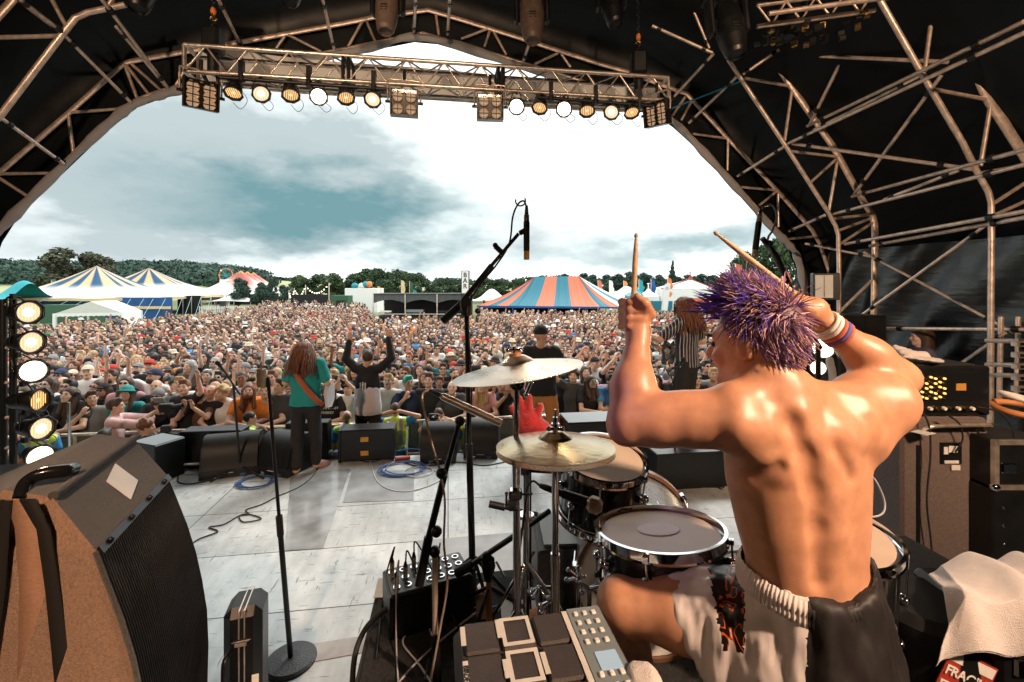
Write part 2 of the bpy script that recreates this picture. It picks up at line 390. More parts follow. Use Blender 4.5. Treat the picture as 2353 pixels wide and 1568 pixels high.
# ================================================================== SETTING: ground, deck, roof
def nodes_floor():
    m = bpy.data.materials.new('deck'); m.use_nodes = True; t = m.node_tree; b = t.nodes['Principled BSDF']; l = t.links.new; MATS['deck'] = m
    N = t.nodes.new; co = N('ShaderNodeTexCoord').outputs['Object']
    def tn(scale, st=(1, 1, 1), det=6, rough=.6):
        mp = N('ShaderNodeMapping'); mp.inputs['Scale'].default_value = st; l(co, mp.inputs[0]); n = N('ShaderNodeTexNoise')
        n.inputs['Scale'].default_value = scale; n.inputs['Detail'].default_value = det; n.inputs['Roughness'].default_value = rough; l(mp.outputs[0], n.inputs['Vector']); return n.outputs['Fac']
    def rng_(x, a, b_, c, d):
        r = N('ShaderNodeMapRange'); r.inputs[1].default_value = a; r.inputs[2].default_value = b_; r.inputs[3].default_value = c; r.inputs[4].default_value = d; l(x, r.inputs[0]); return r.outputs[0]
    def mul(a, c):
        r = N('ShaderNodeMath'); r.operation = 'MULTIPLY'; l(a, r.inputs[0]); l(c, r.inputs[1]); return r.outputs[0]
    wear = mul(rng_(tn(.9), .35, .65, .72, 1.15), rng_(tn(11, (1, .3, 1)), .3, .7, .82, 1.12))
    scr = mul(rng_(tn(5, (1, 9, 1), 3), .33, .375, .42, 1), mul(rng_(tn(4, (8, 1, 1), 3), .32, .36, .45, 1), rng_(tn(1.7, det=8), .3, .42, .55, 1)))
    spots = rng_(tn(24, det=3), .27, .32, .2, 1)
    br = N('ShaderNodeTexBrick'); mp = N('ShaderNodeMapping'); mp.inputs['Scale'].default_value = (1, 1, 1); l(co, mp.inputs[0]); l(mp.outputs[0], br.inputs['Vector'])
    br.inputs['Scale'].default_value = 1; br.inputs['Brick Width'].default_value = 2.44; br.inputs['Row Height'].default_value = .78; br.offset = .0; br.inputs['Mortar Size'].default_value = .006; br.inputs['Mortar Smooth'].default_value = .3
    br.inputs['Color1'].default_value = (1, 1, 1, 1); br.inputs['Color2'].default_value = (.8, .8, .8, 1); br.inputs['Mortar'].default_value = (.06, .06, .06, 1)
    v = mul(mul(mul(wear, scr), spots), br.outputs['Color'])
    sc_ = N('ShaderNodeVectorMath'); sc_.operation = 'SCALE'; sc_.inputs[0].default_value = (.56, .60, .60); l(v, sc_.inputs['Scale']); l(sc_.outputs[0], b.inputs['Base Color'])
    l(rng_(tn(2.2), .3, .7, .24, .55), b.inputs['Roughness'])
    bp = N('ShaderNodeBump'); bp.inputs['Strength'].default_value = .25; bp.inputs['Distance'].default_value = .004; l(v, bp.inputs['Height']); l(bp.outputs[0], b.inputs['Normal'])
nodes_floor()
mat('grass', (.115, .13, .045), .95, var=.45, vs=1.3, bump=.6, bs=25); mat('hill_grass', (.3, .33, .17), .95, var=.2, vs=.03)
mat('leaf_a', (.035, .072, .028), .8, var=.5, vs=.8); mat('leaf_b', (.05, .088, .03), .8, var=.5, vs=.8); mat('leaf_dark', (.035, .075, .055), .85, var=.5, vs=.12)  # leaf_dark is lightened to carry distant haze in its colour
mat('leaf_brown', (.055, .06, .032), .85, var=.5, vs=.6); mat('bark', (.07, .055, .04), .9, var=.3)
# field: one sheet to the horizon, hills rising beyond it
def hill_h(x, y):
    k = np.clip((y-105)/150., 0, 1); k = k*k*(3-2*k)
    xa = x/np.maximum(y, 1)*250
    r = np.interp(xa, [-400, -190, -150, -125, -60, 60, 200, 400], [13.5, 12, 9.5, 6.6, 5.4, 4.6, 4.5, 5])
    return ZG+k*r+k*np.sin(xa*.06)*.7
xs = np.linspace(-1, 1, 61); xs = np.sign(xs)*np.abs(xs)**1.6*900; ys = np.concatenate([np.linspace(-60, 100, 5), np.linspace(110, 300, 20), [340, 420, 600, 1000]])
X, Y = np.meshgrid(xs, ys, indexing='ij'); Z = np.where(Y <= 105, ZG, hill_h(X, Y)); V = np.stack([X, Y, Z], -1).reshape(-1, 3); ny = len(ys)
ii = np.arange(len(xs)-1)[:, None]*ny+np.arange(ny-1)[None]; Fq = np.stack([ii, ii+ny, ii+ny+1, ii+1], -1).reshape(-1, 4)
cy = Y[:-1, :-1].reshape(-1)
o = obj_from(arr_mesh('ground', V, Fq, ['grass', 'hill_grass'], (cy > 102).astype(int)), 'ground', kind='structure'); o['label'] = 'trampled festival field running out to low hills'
# stage deck and drum riser
def slab(name, u0, u1, v0, v1, z0, z1, m, **kw):
    mb = MB(); mb.box((0, 0, (z0+z1)/2), (u1-u0, v1-v0, z1-z0), m); c = UV((u0+u1)/2, (v0+v1)/2)
    o = mb.build(name, **kw); o.location = c; o.rotation_euler = (0, 0, TH); return o
slab('stage_floor', -7.4, 7.4, -4.2, 6.35, -.14, 0, 'deck', kind='structure')['label'] = 'scuffed grey painted stage deck boards'
slab('stage_skirt', -7.35, 7.35, -4.15, 6.3, ZG, -.145, 'black', kind='structure')
# darker lino strips lying on the deck
mat('lino', (.23, .245, .25), .5, var=.35, vs=3); mat('tape', (.62, .6, .56), .6, var=.08, vs=30); mat('ply', (.33, .32, .31), .7, var=.3, vs=5)
def sheet(name, poly, m, z, label, kind='structure', t=.003):
    mb = MB(); pts = [Vector((p.x, p.y, z)) for p in poly]; mb.prism(pts, (0, 0, t), m); o = mb.build(name); o['label'] = label; o['kind'] = kind; return o
sheet('deck_strip', [G(520, 1512), G(885, 1455), G(884, 1492), G(515, 1560)], 'ply', .0012, 'bare plywood strip across the deck')
sheet('deck_strip', [G(960, 1244), G(1290, 1215), G(1300, 1420), G(962, 1460)], 'lino', .0012, 'dark worn deck strip beside the drum riser')
RC = P(870, 1332, F*(H-.85)/(1332-660)); ru, rv = us(RC)
mat('riser_side', (.02, .02, .02), .8)
rb = slab('drum_riser', ru, ru+3.0, rv-3.6, rv, 0, .84, 'riser_side'); rb['label'] = 'tall black drum riser platform in the middle of the stage'; rb['category'] = 'platform'
ro = slab('drum_rug', ru+.02, ru+2.95, rv-3.5, rv-.07, .843, .85, 'rug'); ro['label'] = 'black carpet rug covering the drum riser'; ro['category'] = 'rug'
q = [UV(ru-.003, rv+.003), UV(ru+.3, rv+.003), UV(ru+.3, rv-.05), UV(ru+.06, rv-.05), UV(ru+.06, rv-.14), UV(ru-.003, rv-.14)]
o = sheet('corner_tape', q, 'tape', .8515, 'white tape marking the front corner of the drum riser', 'thing', .002); o['category'] = 'tape'

mat('lino_gloss', (.26, .28, .285), .16, var=.3, vs=4)
sheet('deck_patch', [G(668, 1092), G(805, 1078), G(742, 1262), G(655, 1266)], 'lino_gloss', .0012, 'dark glossy worn deck panel behind the feet of the singer')
sheet('deck_patch', [G(808, 1085), G(952, 1080), G(950, 1150), G(788, 1156)], 'lino', .0012, 'dull grey deck panel below the blue cable coil')
# roof skin: a domed black tarpaulin, fascia and grey hem
hemD = [(-170, 700), (-90, 612), (0, 527), (90, 436), (236, 296), (303, 243), (360, 221), (430, 202), (640, 152), (850, 110), (974, 86), (1190, 150), (1400, 215), (1530, 268), (1600, 332), (1690, 430), (1780, 530), (1812, 562), (1832, 592), (1849, 665), (1852, 740)]
hemW = [S(x, y, 7.) for x, y in hemD]
hem_uz = [(us(p)[0], p.z) for p in hemW]
full = [(-hem_uz[-1][0]-.35, ZG), (-hem_uz[-1][0]-.35, 1.6)] + [q for q in hem_uz if q[0] > -6.1 and q[1] > 2.2] + [(hem_uz[-1][0], ZG)]
def ringpts(off, v):
    o = []
    for i, (u, z) in enumerate(full):
        a = full[max(i-1, 0)]; b = full[min(i+1, len(full)-1)]; t = Vector((b[0]-a[0], b[1]-a[1])); t.normalize(); n = Vector((-t.y, t.x))
        if n.dot(Vector((u+.35, z-.5))) < 0: n = -n
        o.append(UV(u+n.x*off, v, max(z+n.y*off, ZG)))
    return o
def resample(pts, n):
    d = [0]
    for a, b in zip(pts, pts[1:]): d.append(d[-1]+(b-a).length)
    o = []
    for i in range(n):
        t = d[-1]*i/(n-1); j = max(k for k in range(len(d)) if d[k] <= t+1e-9); j = min(j, len(pts)-2); f = (t-d[j])/max(d[j+1]-d[j], 1e-9); o.append(pts[j].lerp(pts[j+1], min(f, 1)))
    return o
roof = empty('stage_roof', UV(-.35, 7.), 'black tarpaulin dome roof over the stage with a grey hem', 'stage roof', rz=0)
rr = [(0, 7.09), (.45, 7.07), (.86, 7.0), (.95, 5.9), (1.05, 4.2), (1.1, 2.5), (1.1, .5), (1.1, -1.5), (1.1, -4.2)]
rows = [resample(ringpts(o_, v), 61) for o_, v in rr]
V = [p for r_ in rows for p in r_]; n = 61
Fs = [(i*n+j, i*n+j+1, (i+1)*n+j+1, (i+1)*n+j) for i in range(len(rows)-1) for j in range(n-1)]
MB().add(V, Fs, 'tarp').build('canopy', roof)
MB().add(rows[-1]+[UV(0, -4.2, ZG)], [[j, j+1, n] for j in range(n-1)], 'tarp', False).build('back_wall', roof)
hp = bez(hemW, 5); rs = [.062+.012*math.sin(i*1.7)+.008*math.sin(i*.63) for i in range(len(hp))]
MB().tube(hp, rs, 'hem', 10, ref=(0, 1, 0), flat=.75).build('hem', roof)

mat('tarp_shiny', (.006, .009, .012), .26, var=.2, vs=2, bump=1., bs=5.5, spec=.6, stretch=(.5, .35, 1.3))
mb = MB(); nu, nv = 60, 40
def wall_pt(i, j):
    v_ = 3.2+4.*i/nu; z_ = -.2+3.1*j/nv; d_ = .05*mn.noise(Vector((v_*2.2+z_*1.6, z_*.8, 1.)))+.02*math.sin(v_*9+z_*6+3*mn.noise(Vector((v_, z_, 4.)))); return UV(6.45+d_+.06*(7.2-v_), v_, z_)
mb.add([wall_pt(i, j) for i in range(nu+1) for j in range(nv+1)], [(i*(nv+1)+j, (i+1)*(nv+1)+j, (i+1)*(nv+1)+j+1, i*(nv+1)+j+1) for i in range(nu) for j in range(nv)], 'tarp_shiny')
mb.build('side_sheet', roof)
# steelwork: arches, purlins, braces
def c3(x, y): return ((1600+x/2.613)/1.0625, y/2.613/1.0625)
def c1(x, y): return (x/2.776, y/2.776)
def c2(x, y): return ((800+x/2.613)/1.0625, y/2.776)
steel = dict(name='roof_arch')
def arch(label, v, inner, outer, braces, ri, ro_, group='roof arches'):
    t = empty('roof_arch', S(*inner[-1], v), label, 'arch', group)
    MB().tube([S(x, y, v) for x, y in inner], ri, 'steel', 10).build('chord', t)
    MB().tube([S(x, y, v) for x, y in outer], ro_, 'steel', 8, ref=(0, 1, 0), flat=.55).build('chord', t)
    for a, b in braces: MB().tube([S(*a, v), S(*b, v)], ri*.72, 'steel', 8).build('brace', t)
    return t
i2 = [c3(465, 380), c3(850, 960), c3(1100, 1350), c3(1150, 1440), c3(1168, 1500), (1928, 620), (1927, 1040)]
o2 = [c3(640, 215), c3(880, 570), c3(1130, 930), c3(1330, 1290), c3(1385, 1370), c3(1400, 1430), c3(1402, 1568), (2008, 740), (2008, 1000)]
arch('second roof arch at the right with a wide outer steel chord and a bent knee', 5.9, i2, o2,
     [(c3(570, 500), c3(860, 550)), (c3(872, 570), c3(825, 900)), (c3(860, 965), c3(1150, 1000)), (c3(1160, 1035), c3(1108, 1350)), (c3(1150, 1020), c3(990, 1165)), (c3(1140, 1395), c3(1370, 1370)), (c3(1175, 1470), c3(1375, 1395)), (c3(1175, 1560), c3(1390, 1420)), ((1927, 720), (2008, 640)), ((1927, 730), (2008, 735))], .029, .05)
i3 = [c3(1410, -40), c3(1730, 520), c3(1960, 910), c3(2060, 1110), c3(2125, 1225), c3(2143, 1290), (2278, 560), (2277, 700), (2275, 1080)]
o3 = [c3(1775, -40), c3(1990, 350), c3(2130, 640), c3(2352, 990), c3(2500, 1250)]
arch('nearest roof arch at the right edge with a rusty wide outer chord', 4.2, i3, o3,
     [(c3(1770, 60), c3(1718, 460)), (c3(1770, 570), c3(2110, 635)), (c3(2140, 660), c3(2075, 1060)), (c3(2060, 1110), c3(2380, 1050)), (c3(2140, 1310), c3(2420, 1130)), (c3(2150, 1380), c3(2440, 1250))], .029, .06)
fo = [(-100, 485), c1(0, 1100), c1(440, 720), c1(795, 400), c1(1215, 325), c1(1530, 270), c1(2195, 150), c2(300, 110), c2(640, 65), c2(830, 120), c2(1200, 235), c2(1740, 410), c2(1900, 455), c3(60, 550), c3(200, 600), c3(430, 850), c3(780, 1220), c3(1000, 1470), c3(1050, 1560), (1908, 633), (1912, 900)]
fi = [(x+(3 if x < 900 else -3), y-9) for x, y in hemD[1:]]
fb = [(c1(0, 1110), c1(370, 1105)), (c1(0, 1140), c1(180, 1255)), (c1(435, 720), c1(470, 990)), (c1(440, 720), c1(830, 690)), (c1(790, 400), c1(885, 655)), (c1(800, 410), c1(955, 610)), (c1(840, 410), c1(1030, 580)), (c1(1120, 550), c1(1200, 410)),
      (c1(1760, 310), c1(1815, 235)), (c1(1840, 225), c1(2050, 330)), (c2(130, 300), c2(220, 140)), (c2(245, 130), c2(305, 270)), (c2(560, 90), c2(550, 220)), (c2(690, 90), c2(710, 230)), (c2(850, 250), c2(1020, 185)), (c2(1000, 300), c2(1035, 195)), (c2(1060, 205), c2(1140, 350)), (c2(1320, 410), c2(1470, 340)), (c2(1490, 345), c2(1550, 430)),
      (c3(240, 855), c3(460, 885)), (c3(463, 890), c3(460, 1090)), (c3(545, 1195), c3(770, 1215)), (c3(770, 1225), c3(665, 1310)), (c3(783, 1240), c3(785, 1450)), (c3(850, 1525), c3(1030, 1510)), (c3(110, 740), c3(190, 620)), (c3(165, 770), c3(235, 640))]
arch('front roof arch carrying the grey hem of the stage opening', 7.0, fi, fo, fb, .03, .04)
# left side of the second arch, cut by the frame
arch('second roof arch at the left, a bent tube crossing the corner', 5.9, [(-60, 320), c1(0, 740), c1(400, 215), c1(480, 115), c1(560, 80), c1(800, 30)], [(-80, 120), c1(0, 90), c1(90, -10)], [(c1(0, 240), c1(370, 230)), (c1(330, -5), c1(420, 165)), (c1(130, 10), c1(400, 215)), (c1(690, 40), c1(720, -10))], .034, .05)
def stube(label, a, va, b, vb, r=.024, m='steel', name='scaffold_tube', cat='scaffold tube', group='loose tubes tying the roof arches', extra=None, n=8):
    mb = MB().tube([S(*a, va), S(*b, vb)], r, m, n)
    A, B = S(*a, va), S(*b, vb)
    if extra: 
        for t in extra: 
            c = A.lerp(B, t); ax = (B-A).normalized(); mb.tube([c-ax*.03, c+ax*.03], r*1.7, 'dark_metal', 8)
    return mb.build(name, label=label, cat=cat, group=group, origin=A)
f2, f3 = 5.88, 4.18
for L_ in [
 ('upper tube of the higher sloping pair at the right', c3(970, 805), f2, c3(2352, 140), 3.2), ('lower tube of the higher sloping pair at the right', c3(850, 915), f2, c3(2352, 212), 3.2),
 ('upper tube of the middle sloping pair at the right', c3(1255, 1255), f2, c3(2380, 950), 3.4), ('lower tube of the middle sloping pair at the right', c3(1140, 1365), f2, c3(2380, 1045), 3.5),
 ('upper tube of the lowest sloping pair by the black side wall', c3(1210, 1558), f2, c3(2380, 1345), 3.5), ('lower tube of the lowest sloping pair by the black side wall', c3(1370, 1570), f2, c3(2380, 1385), 3.5),
 ('long diagonal tube falling left from the top edge', c3(1385, -10), 4.6, c3(985, 795), f2), ('diagonal tube from the near arch down to the lower pair', c3(1825, 480), 4.4, c3(1270, 1240), f2),
 ('nearly level tube at the top between the two right arches', c3(745, 345), f2, c3(1870, 397), f3), ('nearly level tube at mid height between the two right arches', c3(875, 918), f2, c3(2030, 1082), f3),
 ('short tube sloping up beside the dark moving light', c3(560, 475), f2, c3(790, 318), 5.6), ('tube sloping down right behind the truss end', c3(-20, 165), 6.2, c3(365, 338), 6.),
 ('thin tube hanging from the top edge near the truss end', c3(213, -5), 5.9, c3(345, 310), 6.), ('brace tube between the parallel pair', c3(1010, 830), 5.7, c3(1680, 490), 4.5),
 ('cross tube in the lower parallel pair', c3(1460, 1275), 5.3, c3(1930, 1090), 4.5), ('long brace rising right across the black side wall', (1975, 728), 5.75, (2290, 500), 4.3),
 ('long brace falling right across the black side wall', (1985, 580), 5.75, (2330, 765), 4.3), ('level rail in front of the black side wall', (2035, 755), 5.5, (2400, 758), 3.9),
 ('slanting brace below the level rail by the amplifier', (2195, 845), 4.7, (2310, 765), 4.1), ('short brace left of the wide upright', (1850, 560), 6.5, (2000, 590), 5.9),
 ('tube falling right at the top left corner', c1(640, -15), 5.6, c1(1070, 560), 6.95), ('thin patterned tube falling right in the upper left', c1(740, 170), 5.7, c1(1050, 545), 6.9),
 ('tube from the bent knee down to the hem corner at the left', c1(400, 215), 5.9, c1(835, 655), 6.95), ('tube from the left edge down to the hem', c1(0, 750), 5.9, c1(405, 1045), 6.95),
 ('tube crossing the top left corner', c1(120, -10), 5.3, c1(395, 205), 5.9),
 ('tube left of the first moving light falling from the top edge', c1(1390, -10), 5.6, c1(1545, 310), 6.9), ('tube right of the chain hoist reaching the front arch', c1(2055, -10), 5.7, c1(2130, 310), 6.9),
 ('tube above the roof peak on the left', c2(560, -10), 5.7, c2(550, 200), 6.9), ('tube above the roof peak on the right', c2(780, -10), 5.6, c2(765, 220), 6.9), ('tube behind the second moving light', c2(1330, 150), 6., c2(1250, 385), 6.9),
 ('patterned tube rising right above the truss end', c3(85, 655), 6.9, c3(370, 345), 5.9), ('tube rising right behind the blue strap', c3(215, 785), 6.9, c3(520, 490), 5.9), ('wrapped tube rising to the second arch', c3(525, 1125), 6.9, c3(825, 935), 5.9), ('tube rising to the second arch knee', c3(855, 1475), 6.9, c3(1080, 1375), 5.9)]:
    stube(L_[0], L_[1], L_[2], L_[3], L_[4], r=.018 if 'thin' in L_[0] or 'brace' in L_[0] else .022, extra=(.12, .86))
stube('blue ratchet strap stretched from the truss end to the second arch', c3(80, 702), 6.8, c3(555, 515), 5.9, .012, 'blue_strap' if mat('blue_strap', (.02, .3, .5), .6) else 'black', 'ratchet_strap', 'strap', None, n=5)
# stacked tube ends, racks on the far right
for i, (y0, a, b) in enumerate([(783, 2268, 2420), (838, 2268, 2420), (862, 2268, 2420)]):
    stube(['top', 'middle', 'lowest'][i]+' short level tube clamped beside the right upright', (a, y0), 4.05, (b, y0+3), 3.3, .023, group='short tubes clamped at the right upright')
for i, x in enumerate((2300, 2340)):
    stube(['nearer', 'farther'][1-i]+' upright tube stub behind the right upright', (x, 728), 4.2, (x-4, 930), 4.2, .024, group='upright stubs beside the right upright')

# main front lighting truss
T1, T2 = S(440, 148, 5.6), S(1524, 217, 5.6); T2.z = T1.z
ax = (T2-T1).normalized(); dv = Vector((-ST, CT, 0)); hz = Vector((0, 0, 1)); tr = empty('lighting_truss', T1, 'long box lighting truss slung across the front of the stage', 'truss')
Ln = (T2-T1).length; hs = .145
for a, b in ((1, 1), (1, -1), (-1, 1), (-1, -1)):
    o_ = dv*a*hs+hz*b*hs; MB().tube([T1+o_, T2+o_], .025, 'alu', 10).build('chord', tr)
nb = 26
for nm, (o1, o2) in {'front': (-dv*hs+hz*hs, -dv*hs-hz*hs), 'back': (dv*hs+hz*hs, dv*hs-hz*hs), 'top': (-dv*hs+hz*hs, dv*hs+hz*hs), 'bottom': (-dv*hs-hz*hs, dv*hs-hz*hs)}.items():
    mb = MB()
    for i in range(nb):
        a, b = T1+ax*Ln*i/nb, T1+ax*Ln*(i+1)/nb; mb.tube([a+(o1 if i % 2 else o2), b+(o2 if i % 2 else o1)], .011, 'alu', 6, False)
    mb.build('bracing', tr)
for t in (0, .302, .62, 1.):
    c = T1+ax*Ln*t
    for dx in (-.03, .03) if 0 < t < 1 else (0,):
        mb = MB(); q = [c+ax*dx+dv*a*hs+hz*b*hs for a, b in ((1, 1), (1, -1), (-1, -1), (-1, 1))]
        for i in range(4): mb.tube([q[i], q[(i+1) % 4]], .022, 'dark_metal' if 0 < t < 1 else 'alu', 8)
        mb.build('end_frame', tr)
def tt(px, py, dz=0.):                       # point under the truss for a lamp seen at px, py
    return S(px, py, 5.45)
for k, (xa, xb, ya, yb) in enumerate([(505, 905, 178, 207), (1233, 1500, 224, 244)]):
    mb = MB(); A, B = S(xa, ya, 5.45), S(xb, yb, 5.45); mb.tube([A, B], .024, 'black', 8)
    for t in (.12, .5, .88): c = A.lerp(B, t); mb.box(c+hz*.1, (.05, .05, .2), 'dark_metal'); mb.tube([c-hz*.03, c+hz*.03], .035, 'dark_metal', 8)
    mb.build('lamp_bar', label=['long', 'shorter'][k]+' black lamp bar clamped under the '+['left', 'right']
             [k]+' half of the truss', cat='lamp bar', group='lamp bars under the truss', origin=A)
def par(name, c, d, r, hot, label, group, hang=None, warm='lamp_lens', light=0, grip=True):
    d = Vector(d).normalized(); t = empty(name, c, label, 'stage lamp', group); x, y, z = frame(d); up = Vector((0, 0, 1)); side = d.cross(up).normalized()
    mb = MB(); mb.lathe([(r*.28, -r*2.3), (r*.55, -r*2.25), (r*.72, -r*1.9), (r*.8, -r*1.2), (r*.98, -r*.5), (r*1.02, 0), (r*1.08, 0), (r*1.08, r*.12), (r*.93, r*.12), (r*.9, -r*.05)], c, d, 'black', 22); mb.build('housing', t)
    mb = MB(); mb.lathe([(0, -.02*r), (r*.22, -.03*r), (r*.42, -.05*r), (r*.75, -.09*r), (r*.91, -.12*r)], c, d, ['lamp_core' if hot != 'lamp_lens' else 'lamp_mid', 'lamp_core' if hot == 'lamp_mid' else hot, hot, hot], 22)
    if hot != 'lamp_hot':
        for i in range(-3, 4): mb.box(c+d*r*.015+side*i*r*.24, (r*.05, r*.02, 1.5*r*math.sqrt(max(.05, 1-(i*.27)**2))), 'amber', look(d))
    mb.build('lens', t)
    mb = MB(); oc = [c+d*r*.14+(x*math.cos(a)+y*math.sin(a))*r*1.14 for a in [math.pi*(i+.5)/4 for i in range(9)]]
    mb.tube(oc, r*.07, 'dark_metal', 5, False); mb.build('gel_frame', t)
    top = hang if hang is not None else c+up*r*2.3-d*r*.6
    piv = c-d*r*.9; mb = MB(); a0 = piv+side*r*1.05; a1 = piv-side*r*1.05; ym = top
    mb.tube(bez([a0, a0.lerp(ym, .55)+side*r*.25, ym+side*r*.45-up*r*.12, ym, ym-side*r*.45-up*r*.12, a1.lerp(ym, .55)-side*r*.25, a1], 4), r*.07, 'dark_metal', 6); mb.box(top, (r*.35, r*.35, r*.5), 'black'); mb.build('yoke', t)
    mb = MB(); s_ = c-d*r*1.9-up*r*.3; mb.tube(bez([s_, c-d*r*.7-side*r*1.5-up*r*1.2, c-side*r*.9-up*r*1.9+d*r*.1, c-up*r*1.15+d*r*.1], 6), r*.035, 'black', 5); mb.build('safety_cable', t)
    if light:
        ld = bpy.data.lights.new('lamp_beam', 'SPOT'); ld.energy = light; ld.color = (1, .74, .45); ld.spot_size = R(60); ld.spot_blend = .6; ld.shadow_soft_size = r*.8
        lo = bpy.data.objects.new('lamp_beam', ld); link(lo, t); lo.location = d*r*.3; lo.rotation_euler = d.to_track_quat('-Z', 'Y').to_euler()
    return t
aims = [(536, 214, -.45, 'lamp_lens'), (600, 216, .35, 'lamp_mid'), (668, 219, .1, 'lamp_lens'), (732, 222, 0, 'lamp_hot'), (795, 225, .2, 'lamp_lens'), (856, 229, -.25, 'lamp_mid'), (1187, 245, .15, 'lamp_hot'), (1240, 248, -.4, 'lamp_lens'), (1296, 251, 0, 'lamp_hot'), (1349, 255, .05, 'lamp_lens'), (1405, 258, -.3, 'lamp_mid'), (1452, 259, .45, 'lamp_lens')]
nth = ['first', 'second', 'third', 'fourth', 'fifth', 'sixth']
for i, (px, py, yaw, h) in enumerate(aims):
    c = S(px, py, 5.45); tocam = (Vector((0, 0, H))-c).normalized(); dn = {'lamp_hot': 0., 'lamp_mid': -.45, 'lamp_lens': -1.2}[h]
    d = Vector((tocam.x+yaw*.8, tocam.y, tocam.z+dn)).normalized(); g = 'round stage lamps under the truss'
    side_ = 'left' if i < 6 else 'right'
    par('stage_lamp', c, d, .088, h, f'black round stage lamp, {nth[i%6]} from left on the {side_} lamp bar'+(', glaring brightly' if h == 'lamp_hot' else ''), g, hang=c+hz*.17+ax*.0, light=14 if h == 'lamp_hot' else 0)
def blinder(c, label, wdt, hgt, rows_, tilt, yaw):
    tocam = (Vector((0, 0, H))-c); d = Vector((tocam.x, tocam.y, 0)).normalized(); d = Matrix.Rotation(yaw, 3, 'Z')@d; d = (d+Vector((0, 0, -tilt))).normalized(); Rm = look(d)
    t = empty('blinder_lamp', c, label, 'stage lamp', 'square multi-bulb lamps on the truss'); u = Rm@Vector((0, 0, 1)); s = Rm@Vector((1, 0, 0))
    mb = MB(); mb.box(c-d*.07, (wdt, .14, hgt), 'black', Rm, bev=.012)
    for q in (-1, 1): mb.box(c+s*q*wdt*.5+d*.01, (.012, .16, hgt*1.02), 'dark_metal', Rm)
    mb.box(c-u*hgt*.52+d*.02, (wdt*1.02, .17, .012), 'dark_metal', Rm); mb.box(c+u*hgt*.4+d*.012, (wdt*.9, .012, hgt*.12), 'black_gloss', Rm)
    for q in (-.3, 0, .3): mb.box(c+u*hgt*.41+s*wdt*q+d*.02, (wdt*.09, .012, hgt*.06), 'brass', Rm)
    mb.box(c+d*.012, (.016, .03, hgt*.8), 'dark_metal', Rm); mb.build('housing', t)
    for r_ in range(rows_):
        for q in (-1, 1):
            cc_ = c+s*q*wdt*.24+u*(hgt*.2-r_*hgt*(.46 if rows_ == 2 else .26)); l_ = MB(); rr_ = wdt*.19
            l_.lathe([(rr_, .03), (rr_*.9, .012), (rr_*.5, .004), (0, .002)], cc_, d, ['brass', 'lamp_lens', 'lamp_lens'], 16)
            l_.box(cc_+d*.03, (wdt*.42, .006, .012), 'black', Rm); l_.box(cc_+d*.03, (.01, .006, wdt*.4), 'black', Rm); l_.build('bulb', t)
    mb = MB(); a, b = c+s*wdt*.6, c-s*wdt*.6; tp = hgt*.86
    mb.tube(bez([a, a+hz*tp*.85, a-s*.04+hz*tp, b+s*.04+hz*tp, b+hz*tp*.85, b], 3), .012, 'alu', 7)
    for q in (a, b): mb.tube([q-s*.03, q+s*.03], .018, 'dark_metal', 8)
    mb.tube([c+hz*tp, c+hz*(tp+.12)], .02, 'dark_metal', 8); mb.build('yoke', t); return t
blinder(S(462, 217, 5.45), 'square six-bulb lamp at the left end of the truss', .32, .3, 3, .25, .1)
blinder(S(929, 236, 5.45), 'square four-bulb lamp, left of the two near the truss middle', .31, .3, 2, .2, -.03)
blinder(S(1126, 246, 5.45), 'square four-bulb lamp, right of the two near the truss middle', .31, .3, 2, .2, .03)
blinder(S(1509, 260, 5.45), 'square six-bulb lamp at the right end of the truss', .28, .3, 3, .25, -.35)
# chain hoists
for k, (px, v, lab) in enumerate([(490, 5.55, 'black chain hoist holding the left end of the truss'), (1467, 5.55, 'black chain hoist holding the right end of the truss')]):
    c = S(px, 100 if k == 0 else 150, v); t = empty('chain_hoist', c, lab, 'chain hoist', 'chain hoists holding the truss')
    MB().box(c+hz*.02, (.2, .17, .3), 'black', bev=.03).tube([c-hz*.1, c-hz*.33], .06, 'black', 8).build('motor', t)
    m_ = MB()
    for j in range(18): m_.torus(c+hz*(.2+.045*j), .02, .007, (1, 0, 0) if j % 2 else (0, 1, 0), 'dark_metal', 8, 5)
    m_.build('chain', t); mb = MB(); mb.ball(c+hz*.36, (.03, .03, .05), 'orange'); mb.torus(c+hz*.28, .03, .012, (0, 1, 0), 'brass', 12, 6, a1=4.6); mb.build('hook', t)
    mb = MB(); mb.tube(bez([c-hz*.3, c-hz*.42+ax*.05, c-hz*.5-ax*.02, c-hz*.33-ax*.12], 6), .02, 'black', 6); mb.build('chain_bag', t)
# banner behind the truss
mb = MB(); nx_ = 60
bt = [S(455, 172, 6.6), S(1512, 226, 6.6)]; bb = [S(455, 203, 6.6), S(1512, 262, 6.6)]; top2 = []
for i in range(nx_+1):
    t = i/nx_; x = 455+t*1057; yb = 191+66*t+4*math.sin(t*9)+(10*math.sin(math.pi*t)); yt = yb-88+30*t
    dpt = 6.6+.03*math.sin(t*40)
    top2.append((S(x, yt, dpt), S(x, yb, dpt)))
V = [p for pr in top2 for p in pr]; mb.add(V, [(2*i, 2*i+2, 2*i+3, 2*i+1) for i in range(nx_)], 'banner'); V2 = [p+dv*.004 for p in V]; mb.add(V2, [(2*i, 2*i+1, 2*i+3, 2*i+2) for i in range(nx_)], 'banner')
bn = mb.build('banner', label='long white fabric banner seen from behind the truss', cat='banner', origin=V[0])
mat('banner_ink', (.42, .44, .42), .8)
